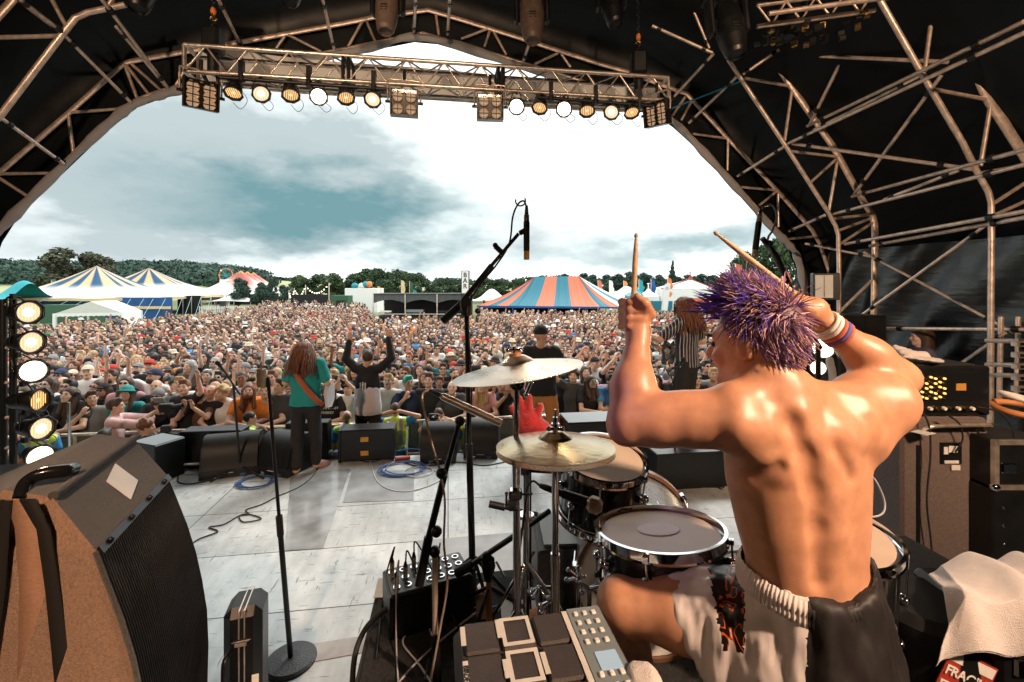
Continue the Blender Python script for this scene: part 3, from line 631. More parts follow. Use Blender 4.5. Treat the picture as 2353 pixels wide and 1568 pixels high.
def text(s, size, m, parent=None, loc=None, rot=None, name='lettering', ext=.001, bold=True):
    cu = bpy.data.curves.new(name, 'FONT'); cu.body = s; cu.size = size; cu.extrude = ext; cu.align_x = 'CENTER'; cu.align_y = 'CENTER'; cu.offset = size*.02 if bold else 0
    ob = bpy.data.objects.new(name, cu); C.objects.link(ob); dg = bpy.context.evaluated_depsgraph_get(); me = bpy.data.meshes.new_from_object(ob.evaluated_get(dg)); bpy.data.objects.remove(ob)
    ob = bpy.data.objects.new(name, me); C.objects.link(ob); me.materials.clear(); me.materials.append(MATS[m])
    M4 = Matrix.Translation(loc)@(rot.to_4x4() if rot is not None else Matrix.Identity(4))
    if parent is not None: ob.parent = parent; M4 = parent_world(parent).inverted()@M4
    ob.matrix_basis = M4; return ob
def textrot(normal, up=(0, 0, 1)):           # text faces along normal
    n = Vector(normal).normalized(); u = (Vector(up)-n*Vector(up).dot(n)).normalized(); x = u.cross(n); return Matrix((x, u, n)).transposed()
for ch, px in zip('EEXAV', (1075, 1120, 1165, 1330, 1240)):     # the back of the lettering, seen mirrored
    pt = S(px, 196+(px-1000)*.055, 6.575); text(ch, .34, 'banner_ink', bn, pt, textrot(dv), ext=.0015)
# moving lights along the top
def mover(px, py, v, s, label, tilt=0., m='black'):
    c = S(px, py, v); t = empty('moving_light', c, label, 'moving light', 'moving head lights under the roof'); axd = Vector((tilt, -.25, -1)).normalized()
    mat('mover_shell', (.12, .085, .065), .5, var=.25, vs=20)
    MB().lathe([(0, -.3*s), (.1*s, -.29*s), (.15*s, -.18*s), (.165*s, 0), (.15*s, .2*s), (.12*s, .36*s), (.1*s, .4*s), (.09*s, .41*s), (.088*s, .38*s), (0, .37*s)], c, axd, 'mover_shell' if m != 'black' else 'black', 20).build('head', t)
    mb = MB(); x = axd.cross(Vector((0, 1, 0))).normalized()
    for q in (-1, 1): mb.box(c+x*q*.2*s-axd*.12*s, (.07*s, .16*s, .42*s), 'black', look((0, 1, 0), -axd), bev=.02); mb.box(c+x*q*.155*s+axd*.02*s, (.03*s, .07*s, .2*s), 'black_gloss', look((0, 1, 0), -axd), bev=.01)
    mb.box(c-axd*.4*s, (.44*s, .22*s, .14*s), 'black', bev=.02); mb.build('yoke', t)
    mb = MB()
    for i in range(6): mb.box(c+axd*(.06+.035*i)*s+Vector((0, -.165*s+.008*i*s, 0)), (.09*s, .01, .012*s), 'black')
    mb.build('vents', t)
mover(890, 18, 5.1, .78, 'brown moving light above the left part of the truss', 0, 'b'); mover(1222, 35, 5.0, .85, 'brown moving light right of the roof peak', .03, 'b')
mover(1405, 5, 5.2, .8, 'black moving light hanging between the roof peak and the truss end', .1); mover(330, -40, 5.0, .8, 'black moving light cut by the top edge at the left'); mover(672, -52, 5.0, .8, 'black moving light cut by the top edge over the truss')
mover(1675, 60, 4.4, .9, 'large dark moving light left of the roof braces', .1); mover(1815, 40, 4.6, .7, 'small dark moving light beside the bright clamps', -.2)
# second truss hanging near the top right
ta, tb = S(1740, 12, 4.3), S(2010, -25, 4.1); t = empty('rear_truss', ta, 'short lighting truss cut by the top edge at the right', 'truss'); a2 = (tb-ta).normalized(); b2 = a2.cross(hz).normalized()
for q in ((0, 0), (.22, 0), (0, -.22), (.22, -.22)): MB().tube([ta+b2*q[0]-hz*q[1]*-1, tb+b2*q[0]-hz*q[1]*-1], .024, 'steel', 8).build('chord', t)
mb = MB()
for i in range(8): a = ta.lerp(tb, i/8); b = ta.lerp(tb, (i+1)/8); mb.tube([a-hz*(.22 if i % 2 else 0), b-hz*(0 if i % 2 else .22)], .011, 'steel', 6)
mb.build('bracing', t); mb = MB(); r_ = random.Random(5)
for i in range(26):
    p = ta.lerp(tb, r_.random()*.9)+Vector((0, r_.uniform(-.1, .1), r_.uniform(-.5, -.24))); MB().box(p, (r_.uniform(.03, .09), .05, r_.uniform(.02, .07)), r_.choice(['black', 'dark_metal', 'black', 'brass']), rotz(r_.random()*3)).build('clamp', t)
# ================================================================== PEOPLE
import mathutils.noise as mn
mat('skin_hero', (.57, .285, .165), .40, var=.12, vs=30, bump=.07, bs=420, sss=.1, coat=.0)
mat('skin', (.5, .3, .2), .5, objcol=True, var=.08, vs=9); mat('cloth', (.5, .5, .5), .85, objcol=True, var=.07, vs=7, bump=.35, bs=16); mat('hair', (.1, .06, .03), .55, objcol=True, var=.35, vs=55, stretch=(1, 1, .12))
mat('eye_dark', (.02, .015, .012), .3); mat('lip', (.38, .14, .11), .5); mat('brow', (.07, .045, .03), .8); mat('teeth', (.75, .72, .65), .4)
mat('glass_dark', (.015, .015, .02), .12); mat('glass_blue', (.05, .3, .5), .15); mat('print', (.62, .62, .62), .8)
def V3(*a): return Vector(a)
def hand(f, wr, d, pn, sd, s=1., curl=(.3, .35, .25), k=.006, thumb=.5, grip=False):
    """wr wrist, d finger direction, pn palm normal, sd +1 when the thumb leaves towards d x pn"""
    d = Vector(d).normalized(); pn = (Vector(pn)-d*Vector(pn).dot(d)).normalized(); t = d.cross(pn)*sd; wr = Vector(wr)
    f.cone(wr, wr+d*.05*s, .024*s, .030*s, .012, sq=(tuple(pn), .62)); f.cone(wr+d*.035*s+t*.012*s, wr+d*.078*s+t*.016*s, .025*s, .020*s, .012, sq=(tuple(pn), .62)); f.cone(wr+d*.035*s-t*.012*s, wr+d*.07*s-t*.02*s, .024*s, .019*s, .012, sq=(tuple(pn), .62))
    for i, (off, L, r) in enumerate(((.031, .072, .0095), (.0105, .08, .0098), (-.0105, .074, .0093), (-.030, .058, .0082))):
        p = wr+(d*(.082-.004*abs(i-1.2))+t*off)*s; a = 0.; dd = d.copy()
        for j, fr in enumerate((.46, .3, .24)):
            a += curl[j]*(1+.08*i); dd = d*math.cos(a)+pn*math.sin(a); q = p+dd*L*fr*s; f.cone(p, q, r*s*(1-.1*j), r*s*(.92-.1*j), k); p = q
    p = wr+(d*.025+t*.028)*s; a = t*.75+d*.65+pn*thumb
    q = p+a.normalized()*.042*s; f.cone(p, q, .014*s, .012*s, .008); b = (d*.75+pn*(thumb+(.9 if grip else .1))-t*(.5 if grip else -.1)).normalized(); r_ = q+b*.03*s; f.cone(q, r_, .0115*s, .010*s, k); f.cone(r_, r_+(b+pn*.3).normalized()*.022*s, .010*s, .0085*s, k)
def headf(f, c, fw, up=(0, 0, 1), s=1., fem=False):
    fw = Vector(fw).normalized(); M_ = look(fw, up); x, y, z = [M_@Vector(q) for q in ((1, 0, 0), (0, 1, 0), (0, 0, 1))]; c = Vector(c)
    def q(a, b, c_): return c+(x*a+y*b+z*c_)*s
    f.ell(q(0, -.012, .03), (.074*s, .094*s, .088*s), M_, .02); f.ell(q(0, .022, -.022), (.062*s, .07*s, .08*s), M_, .025)
    f.cone(q(-.03, .03, -.075), q(0, .068, -.09), .026*s, .02*s, .02); f.cone(q(.03, .03, -.075), q(0, .068, -.09), .026*s, .02*s, .02)
    f.cone(q(-.03, .075, .022), q(.03, .075, .022), .014*s, .014*s, .012)
    for e in (-1, 1):
        f.ell(q(e*.03, .098, .0), (.016*s, .014*s, .011*s), M_, .008, sub=True); f.ell(q(e*.077, -.008, -.005), (.010*s, .02*s, .032*s), M_, .006); f.ell(q(e*.04, .065, -.03), (.022*s, .02*s, .02*s), M_, .012)
    f.cone(q(0, .088, .008), q(0, .108, -.026), .008*s, .0125*s, .008); f.cone(q(-.018, .088, -.05), q(.018, .088, -.05), .009*s, .009*s, .008)
    return M_
def facebits(c, M_, s=1., res=.01, mouth=0):
    mb = MB(); 
    def q(a, b, c_): return Vector(c)+M_@Vector((a, b, c_))*s
    for e in (-1, 1):
        mb.ball(q(e*.03, .083, .0), (.0115*s, .007*s, .0075*s), 'eye_dark', 8, M_); mb.box(q(e*.031, .0895, .021), (.03*s, .008*s, .006*s), 'brow', M_)
    if mouth: mb.ball(q(0, .092, -.052), (.017*s, .008*s, (.006+.01*mouth)*s), 'eye_dark', 8, M_); mb.box(q(0, .099, -.046), (.02*s, .004, .004*s), 'teeth', M_)
    mb.box(q(0, .096, -.051), (.036*s, .008*s, (.006 if mouth else .008)*s), 'lip', M_)
    return mb
DEF = dict(pelvis=(0, 0, .97), chest=(0, 0, 1.25), neck=(0, -.01, 1.45), head=(0, .02, 1.625), gaze=(0, 1, 0), up=(0, 0, 1),
    shL=(-.175, 0, 1.42), shR=(.175, 0, 1.42), elL=(-.235, -.02, 1.15), elR=(.235, -.02, 1.15), wrL=(-.23, .1, .93), wrR=(.23, .1, .93),
    hdL=(0, .3, -1), hdR=(0, .3, -1), pnL=(1, 0, 0), pnR=(-1, 0, 0), hipL=(-.09, 0, .93), hipR=(.09, 0, .93), knL=(-.105, .03, .5), knR=(.105, .03, .5), anL=(-.115, -.01, .09), anR=(.115, -.01, .09), toeL=(-.13, .17, .035), toeR=(.13, .17, .035))
DIRS = ('gaze', 'up', 'hdL', 'hdR', 'pnL', 'pnR')
def pose(base=(0, 0, 0), yaw=0., s=1., **kw):
    d = dict(DEF); d.update(kw); Rm = Matrix.Rotation(yaw, 3, 'Z'); o = {}
    for k, v in d.items():
        if k.startswith('c_'): o[k] = v; continue
        o[k] = Rm@Vector(v) if k in DIRS else Vector(base)+Rm@(Vector(v)*s)
    o['s'] = s; o['x'] = Rm@Vector((1, 0, 0)); o['base'] = Vector(base); return o
def sqd(J):
    a = (J['shR']-J['shL']); y = Vector((0, 0, 1)).cross(a).normalized(); return y
def bodyf(f, J, hands=True, curl=(.3, .35, .3), infl=0., arms=True, legs=True, head=True, torso=True, build_=1., sleeve=None):
    s = J['s']; y = sqd(J); sq = (tuple(y), .68); e = infl
    if torso:
        sh = J['shL'].lerp(J['shR'], .5)
        f.cone(J['pelvis'], J['chest']-(J['chest']-J['pelvis'])*.45, .145*s*build_+e, .135*s*build_+e, .05, sq=sq)
        f.cone(J['chest']-(J['chest']-J['pelvis'])*.5, J['chest'], .133*s*build_+e, .155*s*build_+e, .05, sq=sq)
        f.cone(J['chest'], sh-V3(0, 0, .05*s), .155*s*build_+e, .13*s+e, .05, sq=sq)
        for S_ in 'LR': f.cone(sh.lerp(J['neck'], .3), J['sh'+S_].lerp(J['neck'], .12), .055*s+e, .052*s+e, .04)
        if not e: f.cone(sh, J['head']-J['up']*.03*s, .055*s, .05*s, .03)
    if arms:
        for S_ in 'LR':
            sh, el, wr = J['sh'+S_], J['el'+S_], J['wr'+S_]; b = build_
            if sleeve is None or sleeve >= 1.5: f.cone(sh, el, .052*s*b+e, .041*s*b+e, .02); f.cone(el, wr if sleeve is None else el.lerp(wr, min(1, sleeve-1)), .041*s*b+e, .027*s+e, .015)
            else: f.cone(sh, sh.lerp(el, sleeve), .056*s*b+e, .056*s+e, .02)
            if hands and sleeve is None:
                d = J['hd'+S_]; hand(f, wr, d, J['pn'+S_], 1 if S_ == 'L' else -1, s, curl if not isinstance(curl, dict) else curl[S_], k=max(.006, f.res*.6))
    if legs:
        for S_ in 'LR':
            f.cone(J['hip'+S_], J['kn'+S_], .088*s+e, .058*s+e, .03); f.cone(J['kn'+S_], J['an'+S_], .056*s+e, .038*s+e, .02)
            if not e: f.cone(J['an'+S_]-V3(0, 0, .03*s), J['toe'+S_], .042*s, .032*s, .02)
    if head: return headf(f, J['head'], J['gaze'], J['up'], s)
def bounds(J, m=.16, keys=None):
    P_ = [v for k, v in J.items() if isinstance(v, Vector) and k not in DIRS+('x',) and (keys is None or k in keys)]
    return [min(p[i] for p in P_)-m for i in range(3)], [max(p[i] for p in P_)+m for i in range(3)]
def fold(V, Fq, amp, scale, stretch=(1, 1, 1), seed=0.):
    me = arr_mesh('tmp', V, Fq, []); n = np.empty(len(V)*3, np.float32); me.vertices.foreach_get('normal', n) if False else me.vertex_normals.foreach_get('vector', n); bpy.data.meshes.remove(me); n = n.reshape(-1, 3)
    st = Vector(stretch)*scale
    d = np.array([mn.noise(Vector((p[0]*st.x+seed, p[1]*st.y, p[2]*st.z)))+.5*mn.noise(Vector((p[0]*st.x*2.1, p[1]*st.y*2.1+seed, p[2]*st.z*2.3))) for p in V])
    return V+n*(d*amp)[:, None]
def body_meshes(name, J, res, shirt=.5, trousers=1., mouth=0, build_=1., curl=(.3, .35, .3), fold_amp=0., hands=True):
    """body, shirt and trouser meshes in coordinates relative to J['base']; shirt = sleeve length (0.5 short, 2 long) or None"""
    b0 = np.array(J['base']); out = {}
    lo, hi = bounds(J); f = Field(lo, hi, res); M_ = bodyf(f, J, curl=curl, build_=build_, hands=hands); V, Q = f.mesh()
    fb = facebits(J['head'], M_, J['s'], res, mouth); nv = len(V)
    me = arr_mesh(name+'_body', V-b0, Q, ['skin'])
    bm_ = MB(); mats = ['skin']+fb.names; fV = np.array(fb.V)-b0
    me2 = bpy.data.meshes.new(name+'_skin'); allV = np.vstack([V-b0, fV]); Fl = Q.tolist()+[[i+nv for i in q] for q in fb.F]
    me2.from_pydata(allV.tolist(), [], Fl); me2.polygons.foreach_set('material_index', [0]*len(Q)+[k+1 for k in fb.M]); me2.polygons.foreach_set('use_smooth', [True]*len(Fl))
    for q in mats: me2.materials.append(MATS[q])
    bpy.data.meshes.remove(me); out['body'] = me2; out['M'] = M_
    if shirt is not None:
        f = Field(lo, hi, res); bodyf(f, J, hands=False, infl=.014, legs=False, head=False, build_=build_, sleeve=shirt)
        y = sqd(J); f.cone(J['pelvis']+V3(0, 0, .1), J['pelvis']-V3(0, 0, .08), .15*J['s']*build_, .18*J['s']*build_, .04, sq=(tuple(y), .72))
        f.cone(J['neck']+V3(0, 0, .035), J['neck']+V3(0, 0, .12), .062*J['s'], .08*J['s'], .01, sub=True)
        if shirt <= 1: zc = J['pelvis'].z-.085*J['s']; f.v = np.maximum(f.v, (zc-f.ax[2][None, None, :]).astype(np.float32))
        V, Q = f.mesh()
        if fold_amp: V = fold(V, Q, fold_amp, 11, (1, 1, .6), len(name))
        out['shirt'] = arr_mesh(name+'_shirt', V-b0, Q, ['cloth'])
    if trousers:
        f = Field(lo, hi, res)
        f.cone(J['pelvis']+V3(0, 0, .06), J['pelvis']-V3(0, 0, .04), .15*J['s'], .15*J['s'], .04, sq=(tuple(sqd(J)), .72))
        for S_ in 'LR':
            f.cone(J['hip'+S_], J['kn'+S_], .1*J['s'], .08*J['s'] if trousers > .6 else .1*J['s'], .03)
            if trousers > .6: f.cone(J['kn'+S_], J['kn'+S_].lerp(J['an'+S_], .9), .078*J['s'], .07*J['s'], .02)
        V, Q = f.mesh()
        if fold_amp: V = fold(V, Q, fold_amp, 12, (1, 1, .5), 3.)
        out['trousers'] = arr_mesh(name+'_trousers', V-b0, Q, ['cloth'])
    return out
def mesh_join_tufts(tufts, cols=None, n=4):
    """tufts: list of (points, radii); returns V, F, col per vertex"""
    V = []; Fs = []; Cc = []
    for ti, (pts, rs) in enumerate(tufts):
        k = len(pts); t = (pts[-1]-pts[0]); x, y, _ = frame(t if t.length > 1e-6 else (0, 0, 1)); o = len(V)
        for i in range(k):
            for j in range(n):
                a = 2*math.pi*j/n; V.append(pts[i]+(x*math.cos(a)+y*math.sin(a))*rs[i])
                if cols is not None: Cc.append(cols[ti])
        for i in range(k-1):
            for j in range(n): Fs.append((o+i*n+j, o+i*n+(j+1) % n, o+(i+1)*n+(j+1) % n, o+(i+1)*n+j))
    return np.array([tuple(v) for v in V]), np.array(Fs), (np.array(Cc) if cols is not None else None)
def short_print():
    m = bpy.data.materials.new('short_print'); m.use_nodes = True; t = m.node_tree; MATS['short_print'] = m; n = t.nodes.new('ShaderNodeTexNoise'); n.inputs['Scale'].default_value = 17; n.inputs['Detail'].default_value = 1.5; n.inputs['Distortion'].default_value = 1.2
    t.links.new(t.nodes.new('ShaderNodeTexCoord').outputs['Object'], n.inputs['Vector']); r = t.nodes.new('ShaderNodeValToRGB'); e = r.color_ramp.elements; r.color_ramp.interpolation = 'CONSTANT'; e[0].color = (.74, .68, .66, 1); e[1].position = .37; e[1].color = (.6, .1, .02, 1)
    for p_, c_ in ((.40, (.01, .008, .008, 1)), (.53, (.6, .1, .02, 1)), (.56, (.01, .008, .008, 1)), (.64, (.7, .16, .04, 1)), (.67, (.5, .3, .22, 1))): q = e.new(p_); q.color = c_
    t.links.new(n.outputs['Fac'], r.inputs[0]); t.links.new(r.outputs[0], t.nodes['Principled BSDF'].inputs['Base Color']); t.nodes['Principled BSDF'].inputs['Roughness'].default_value = .36
# ------------------------------------------------------------------ the drummer
def drummer():
    D = lambda x, y, d: P(x, y, d)
    base = Vector((D(1870, 1480, 1.12).x, 1.12, .85))
    t = empty('person', base, 'bare-chested drummer seen from behind with tousled purple hair, drumsticks raised, in black and white shorts', 'person')
    lo = D(1370, 0, 1.0); f = Field((.18, .86, .8), (1.16, 1.8, 2.42), .0058)
    psi = .24; cx, sx = math.cos(psi), math.sin(psi)
    rows_ = [(868, 1768, 52, .055, 1.13), (905, 1785, 78, .07, 1.115), (935, 1812, 128, .08, 1.11), (975, 1822, 158, .095, 1.11), (1040, 1829, 168, .105, 1.115), (1100, 1833, 166, .108, 1.115), (1200, 1843, 153, .1, 1.105), (1290, 1853, 138, .09, 1.10), (1345, 1862, 134, .09, 1.10), (1420, 1868, 150, .1, 1.10), (1500, 1868, 140, .1, 1.1)]
    zs = np.array([H-(y-660)*d/F for y, _, _, _, d in rows_])[::-1]
    xc = np.array([(x-1176.5)*d/F for y, x, _, _, d in rows_])[::-1]; hw = np.array([w_*d/F for _, _, w_, _, d in rows_])[::-1]; th = np.array([r[3] for r in rows_])[::-1]; dd = np.array([r[4] for r in rows_])[::-1]
    def torso(X, Y, Z):
        c = np.interp(Z, zs, xc); a = np.interp(Z, zs, hw)*1.0; b = np.interp(Z, zs, th); y0 = np.interp(Z, zs, dd)
        dx, dy = X-c, Y-y0; u = dx*cx+dy*sx; v = -dx*sx+dy*cx
        a = np.sqrt(np.maximum(a*a-(b*sx)**2, 1e-4))/cx
        k = (np.abs(u/a)**2.3+np.abs(v/b)**2.3)**(1/2.3); d = (k-1)*np.minimum(a, b)
        return np.maximum(d, np.maximum(zs[0]-Z, Z-zs[-1]))
    f.put(torso, (.4, .9, zs[0]), (1.1, 1.35, zs[-1]), .03)
    shL, shR = D(1672, 962, 1.07), D(1948, 955, 1.13); elL, elR = D(1447, 968, 1.12), D(2056, 868, 1.22)
    wrL, wrR = D(1467, 772, 1.22), D(1898, 746, 1.2)
    f.cone(D(1790, 900, 1.1), D(1745, 820, 1.12), .062, .058, .04)             # neck
    f.cone(D(1778, 892, 1.1), shL+V3(.02, 0, .035), .045, .05, .05); f.cone(D(1800, 905, 1.1), shR+V3(-.02, 0, .03), .045, .05, .05)    # trapezius
    f.cone(shL, shL.lerp(elL, .35), .07, .062, .035); f.cone(shL.lerp(elL, .3), shL.lerp(elL, .75), .057, .060, .03); f.cone(shL.lerp(elL, .7), elL, .056, .046, .03)
    f.ell(shL.lerp(elL, .5)+V3(0, 0, .022), (.07, .04, .036), None, .03)
    f.ell(elL+V3(-.018, -.012, -.018), .034, None, .02)
    f.cone(elL, elL.lerp(wrL, .4), .050, .052, .03); f.cone(elL.lerp(wrL, .35), wrL, .050, .028, .03)
    f.cone(shR, shR.lerp(elR, .5), .072, .066, .035); f.cone(shR.lerp(elR, .45), elR, .062, .047, .03); f.ell(D(1965, 898, 1.17), (.05, .05, .035), None, .03)
    f.ell(D(2060, 930, 1.14), (.035, .045, .05), None, .035); f.cone(D(1990, 1010, 1.12), D(2052, 925, 1.16), .05, .05, .04)
    f.cone(elR, elR.lerp(wrR, .4), .048, .050, .03); f.cone(elR.lerp(wrR, .35), wrR, .048, .030, .03); f.ell(elR+V3(.02, -.012, .0), .03, None, .02)
    # back muscles
    for a, b, r0, r1 in [((1700, 1000, 1.045), (1790, 1075, 1.03), .04, .03), ((1925, 1010, 1.065), (1890, 1100, 1.045), .04, .028), ((1900, 985, 1.055), (1975, 1000, 1.09), .03, .035), ((1690, 975, 1.03), (1760, 985, 1.035), .035, .03)]:
        f.cone(D(*a), D(*b), r0, r1, .03)
    for sd in (-1, 1):
        sp = [(1808, 950), (1846, 1040), (1868, 1130), (1878, 1220), (1878, 1330)]
        for p, q in zip(sp, sp[1:]): f.cone(D(p[0]+sd*26, p[1], 1.04), D(q[0]+sd*27, q[1], 1.035), .024, .024, .03)
    sp = [(1795, 925, 1.005), (1820, 975, 1.002), (1852, 1050, .996), (1874, 1130, .992), (1884, 1220, .992), (1882, 1340, .998)]
    for p, q in zip(sp, sp[1:]): f.cone(D(*p), D(*q), .011, .011, .03, sub=True)
    f.cone(D(1873, 1058, .99), D(1860, 1110, .992), .007, .005, .024, sub=True); f.cone(D(1925, 1040, 1.01), D(1960, 1100, 1.02), .006, .004, .03, sub=True); f.cone(D(1790, 1075, 1.0), D(1730, 1100, 1.02), .007, .005, .03, sub=True)
    for yy in (1150, 1190, 1232): f.cone(D(1690+.1*(yy-1150), yy, 1.05), D(1740, yy+22, 1.01), .007, .004, .018, sub=True)
    # head
    hc = D(1733, 792, 1.14); gz = Vector((-.66, .74, -.06)); M_ = headf(f, hc, gz, (.06, 0, 1), 1.04)
    # hands: left fist round an upright stick, right hand behind the crown
    s1a, s1b = D(1452, 790, 1.25), D(1462, 537, 1.27); sdir1 = (s1b-s1a).normalized()
    hl = D(1464, 752, 1.235); f.cone(wrL, hl+V3(0, 0, .01), .029, .032, .02)
    fc_ = D(1467, 722, 1.245); f.ell(fc_+V3(.008, -.004, 0), (.03, .03, .04), None, .015)
    for k in range(4):
        o_ = sdir1*(.034-.022*k)+fc_; ch = [V3(.005, -.036, 0), V3(-.034, -.03, 0), V3(-.046, .0, 0), V3(-.03, .026, 0), V3(-.005, .026, 0)]
        for p, q in zip(ch, ch[1:]): f.cone(o_+p, o_+q, .0125-.0006*k, .0115-.0006*k, .004)
    f.cone(fc_+V3(.028, -.026, .0), fc_+V3(.006, -.045, .03), .014, .013, .01); f.cone(fc_+V3(.006, -.045, .03), fc_+V3(-.016, -.04, .05), .0125, .010, .006)
    s2a, s2b = D(1872, 712, 1.22), D(1641, 533, 1.19)
    hr = wrR.lerp(D(1868, 712, 1.2), .5); hand(f, hr, V3(-.75, .1, .65), V3(-.35, .5, -.8), -1, 1.02, (.9, 1.2, .8), .005, .5, True)
    f.ell(D(1872, 712, 1.2), (.036, .03, .034), None, .02)
    # legs
    kL, kR = D(1432, 1393, 1.24), D(1694, 1318, 1.62); hL, hR = D(1790, 1440, 1.13), D(1900, 1450, 1.16); aL, aR = Vector((D(1478, 1740, 1.33).x, 1.33, .93)), Vector((kR.x+.06, 1.66, .93))
    f.cone(hL, hL.lerp(kL, .6), .1, .084, .03); f.cone(hL.lerp(kL, .55), kL, .084, .062, .03); f.ell(kL+V3(-.01, .015, .012), .056, None, .02)
    f.cone(kL, kL.lerp(aL, .35), .057, .056, .02); f.cone(kL.lerp(aL, .3), aL, .056, .034, .02)
    f.cone(hR, kR, .09, .058, .03); f.cone(kR, kR.lerp(aR, .35), .055, .054, .02); f.cone(kR.lerp(aR, .3), aR, .053, .034, .02)
    V, Q = f.mesh(); V = smooth_verts(V, Q, 2, .4); fb = facebits(hc, M_, 1.04); nv = len(V)
    me = bpy.data.meshes.new('body'); me.from_pydata(np.vstack([V, np.array(fb.V)]).tolist(), [], Q.tolist()+[[i+nv for i in q] for q in fb.F])
    me.polygons.foreach_set('material_index', [0]*len(Q)+[k+1 for k in fb.M]); me.polygons.foreach_set('use_smooth', [True]*len(me.polygons))
    for q in ['skin_hero']+fb.names: me.materials.append(MATS[q])
    def place(o): o.parent = t; o.location = -base; return o
    o = bpy.data.objects.new('body', me); C.objects.link(o); place(o)
    # shorts
    g = Field((.25, .8, .8), (1.2, 1.8, 1.72), .0075)
    def shorts(X, Y, Z):
        c = np.interp(Z, zs, xc)+.0; a = np.interp(Z, [1.15, 1.3, 1.42, 1.5, 1.62], [.25, .235, .205, .175, .158]); b = np.interp(Z, [1.15, 1.3, 1.5, 1.62], [.17, .165, .135, .112]); y0 = 1.105
        dx, dy = X-c-.01, Y-y0; u = dx*cx+dy*sx; v = -dx*sx+dy*cx; k = np.sqrt((u/a)**2+(v/b)**2); d = (k-1)*np.minimum(a, b)
        top = H-(np.interp(X, [.6, .67, .75, .85, .9], [1338, 1362, 1372, 1345, 1310])-660)*1.03/F
        return np.maximum(d, np.maximum(Z-top, 1.16-Z))
    g.put(shorts, (.4, .85, 1.1), (1.1, 1.4, 1.72), .02)
    g.cone(D(1790, 1425, 1.13), D(1640, 1408, 1.17), .118, .098, .05); g.cone(D(1850, 1500, 1.1), D(1655, 1500, 1.14), .12, .075, .05); g.cone(D(1660, 1412, 1.165), D(1592, 1403, 1.185), .094, .09, .02)
    g.cone(D(1900, 1450, 1.16), D(1760, 1345, 1.42), .115, .092, .05)
    g.cone(D(1625, 1404, 1.175), D(1500, 1398, 1.22), .070, .068, .012, sub=True); g.cone(D(1700, 1490, 1.14), D(1590, 1484, 1.17), .04, .052, .012, sub=True)
    V, Q = g.mesh(); V = smooth_verts(V, Q, 3, .5); V = fold(V, Q, .014, 9, (1.2, 1, .4), 2.); V = fold(V, Q, .006, 24, (1.4, 1.2, .3), 5.)
    cxyz = V[Q].mean(1); px = 1176.5+cxyz[:, 0]*F/cxyz[:, 1]; py = 660-(cxyz[:, 2]-H)*F/cxyz[:, 1]
    mat('satin_white', (.74, .68, .66), .34, var=.06, vs=10, bump=.3, bs=18, stretch=(1, 1, .4)); mat('satin_black', (.010, .008, .008), .62, var=.2, vs=10, bump=.2, bs=14, stretch=(1, 1, .4)); short_print(); mat('print_orange', (.55, .1, .03), .5)
    mi = np.where(px > 1858+(py-1370)*-.03, 1, 0)
    panel = (px > 1632+(py-1330)*.18) & (px < 1712-(py-1330)*.02) & (py < 1500) & (cxyz[:, 0] < .62); wob = np.array([mn.noise(Vector((p[0]*26, p[1]*20, p[2]*26))) for p in cxyz])
    mi = np.where(panel & (wob > -.3), 2, mi)
    mi = np.where((cxyz[:, 1] > 1.2) & (px > 1690), 1, mi)
    o = obj_from(arr_mesh('shorts', V, Q, ['satin_white', 'satin_black', 'short_print'], mi), 'shorts'); place(o)
    mb = MB(); pts = []
    for i in range(121):
        a = 2*math.pi*i/120; X_ = .16*math.cos(a); Y_ = .112*math.sin(a); x = .70+.012+X_*cx-Y_*sx; y = 1.105+X_*sx+Y_*cx
        topz = H-(np.interp(x, [.55, .6, .67, .75, .85, .9], [1330, 1345, 1366, 1374, 1345, 1300])-660)*1.03/F if y < 1.12 else H-(np.interp(x, [.5, .9], [1335, 1300])-660)*1.03/F
        pts.append(V3(x, y, topz-.012+.0015*math.sin(i*2.1)))
    cw = Vector((.712, 1.105, 0)); N_ = 480; prof_ = [(.012, -.006), (.002, .002), (-.010, .006), (-.020, .003), (-.030, .006), (-.042, .002)]; Vw = []
    for i in range(N_):
        f_ = i/N_*120; k = int(f_); p = pts[k].lerp(pts[k+1], f_-k); o_ = Vector((p.x-cw.x, p.y-cw.y, 0)).normalized()
        for dz, dr in prof_: Vw.append(p+o_*(.004+dr+.0019*math.sin(i*1.3+mn.noise(Vector((i*.05, dz*20, 0)))*4)*(1 if dz < 0 else .5))+V3(0, 0, dz+.001*math.sin(i*1.3)))
    m_ = len(prof_); mb.add(Vw, [(i*m_+j, ((i+1) % N_)*m_+j, ((i+1) % N_)*m_+j+1, i*m_+j+1) for i in range(N_) for j in range(m_-1)], 'satin_black')
    wb = mb.build('waistband', t)
    me = wb.data; me.materials.append(MATS['satin_white'])
    for p_ in me.polygons:
        c_ = p_.center+base
        if c_.y < 1.15 and 1176.5+c_.x*F/c_.y < 1857: p_.material_index = 1
    # necklace cord
    MB().torus(D(1768, 890, 1.105), .0735, .0022, (-.42, -.12, 1), 'black', 40, 5).build('necklace', t)
    mb = MB(); ax_ = (elR-wrR).normalized(); mat('wrist_a', (.5, .12, .08), .7); mat('wrist_b', (.1, .1, .35), .7)
    for i, (dt, m_) in enumerate(((.0, 'white'), (.014, 'wrist_a'), (.026, 'wrist_b'), (.036, 'wrist_a'), (-.014, 'paper'))): mb.torus(wrR+ax_*(.012+dt), .0345+.02*max(0, dt), .0062, ax_, m_, 22, 6)
    mb.build('wristbands', t)
    # hair: skull cap plus windblown tufts
    x_, y_, z_ = [M_@Vector(q) for q in ((1, 0, 0), (0, 1, 0), (0, 0, 1))]; rr = random.Random(11); tf = []; cl = []
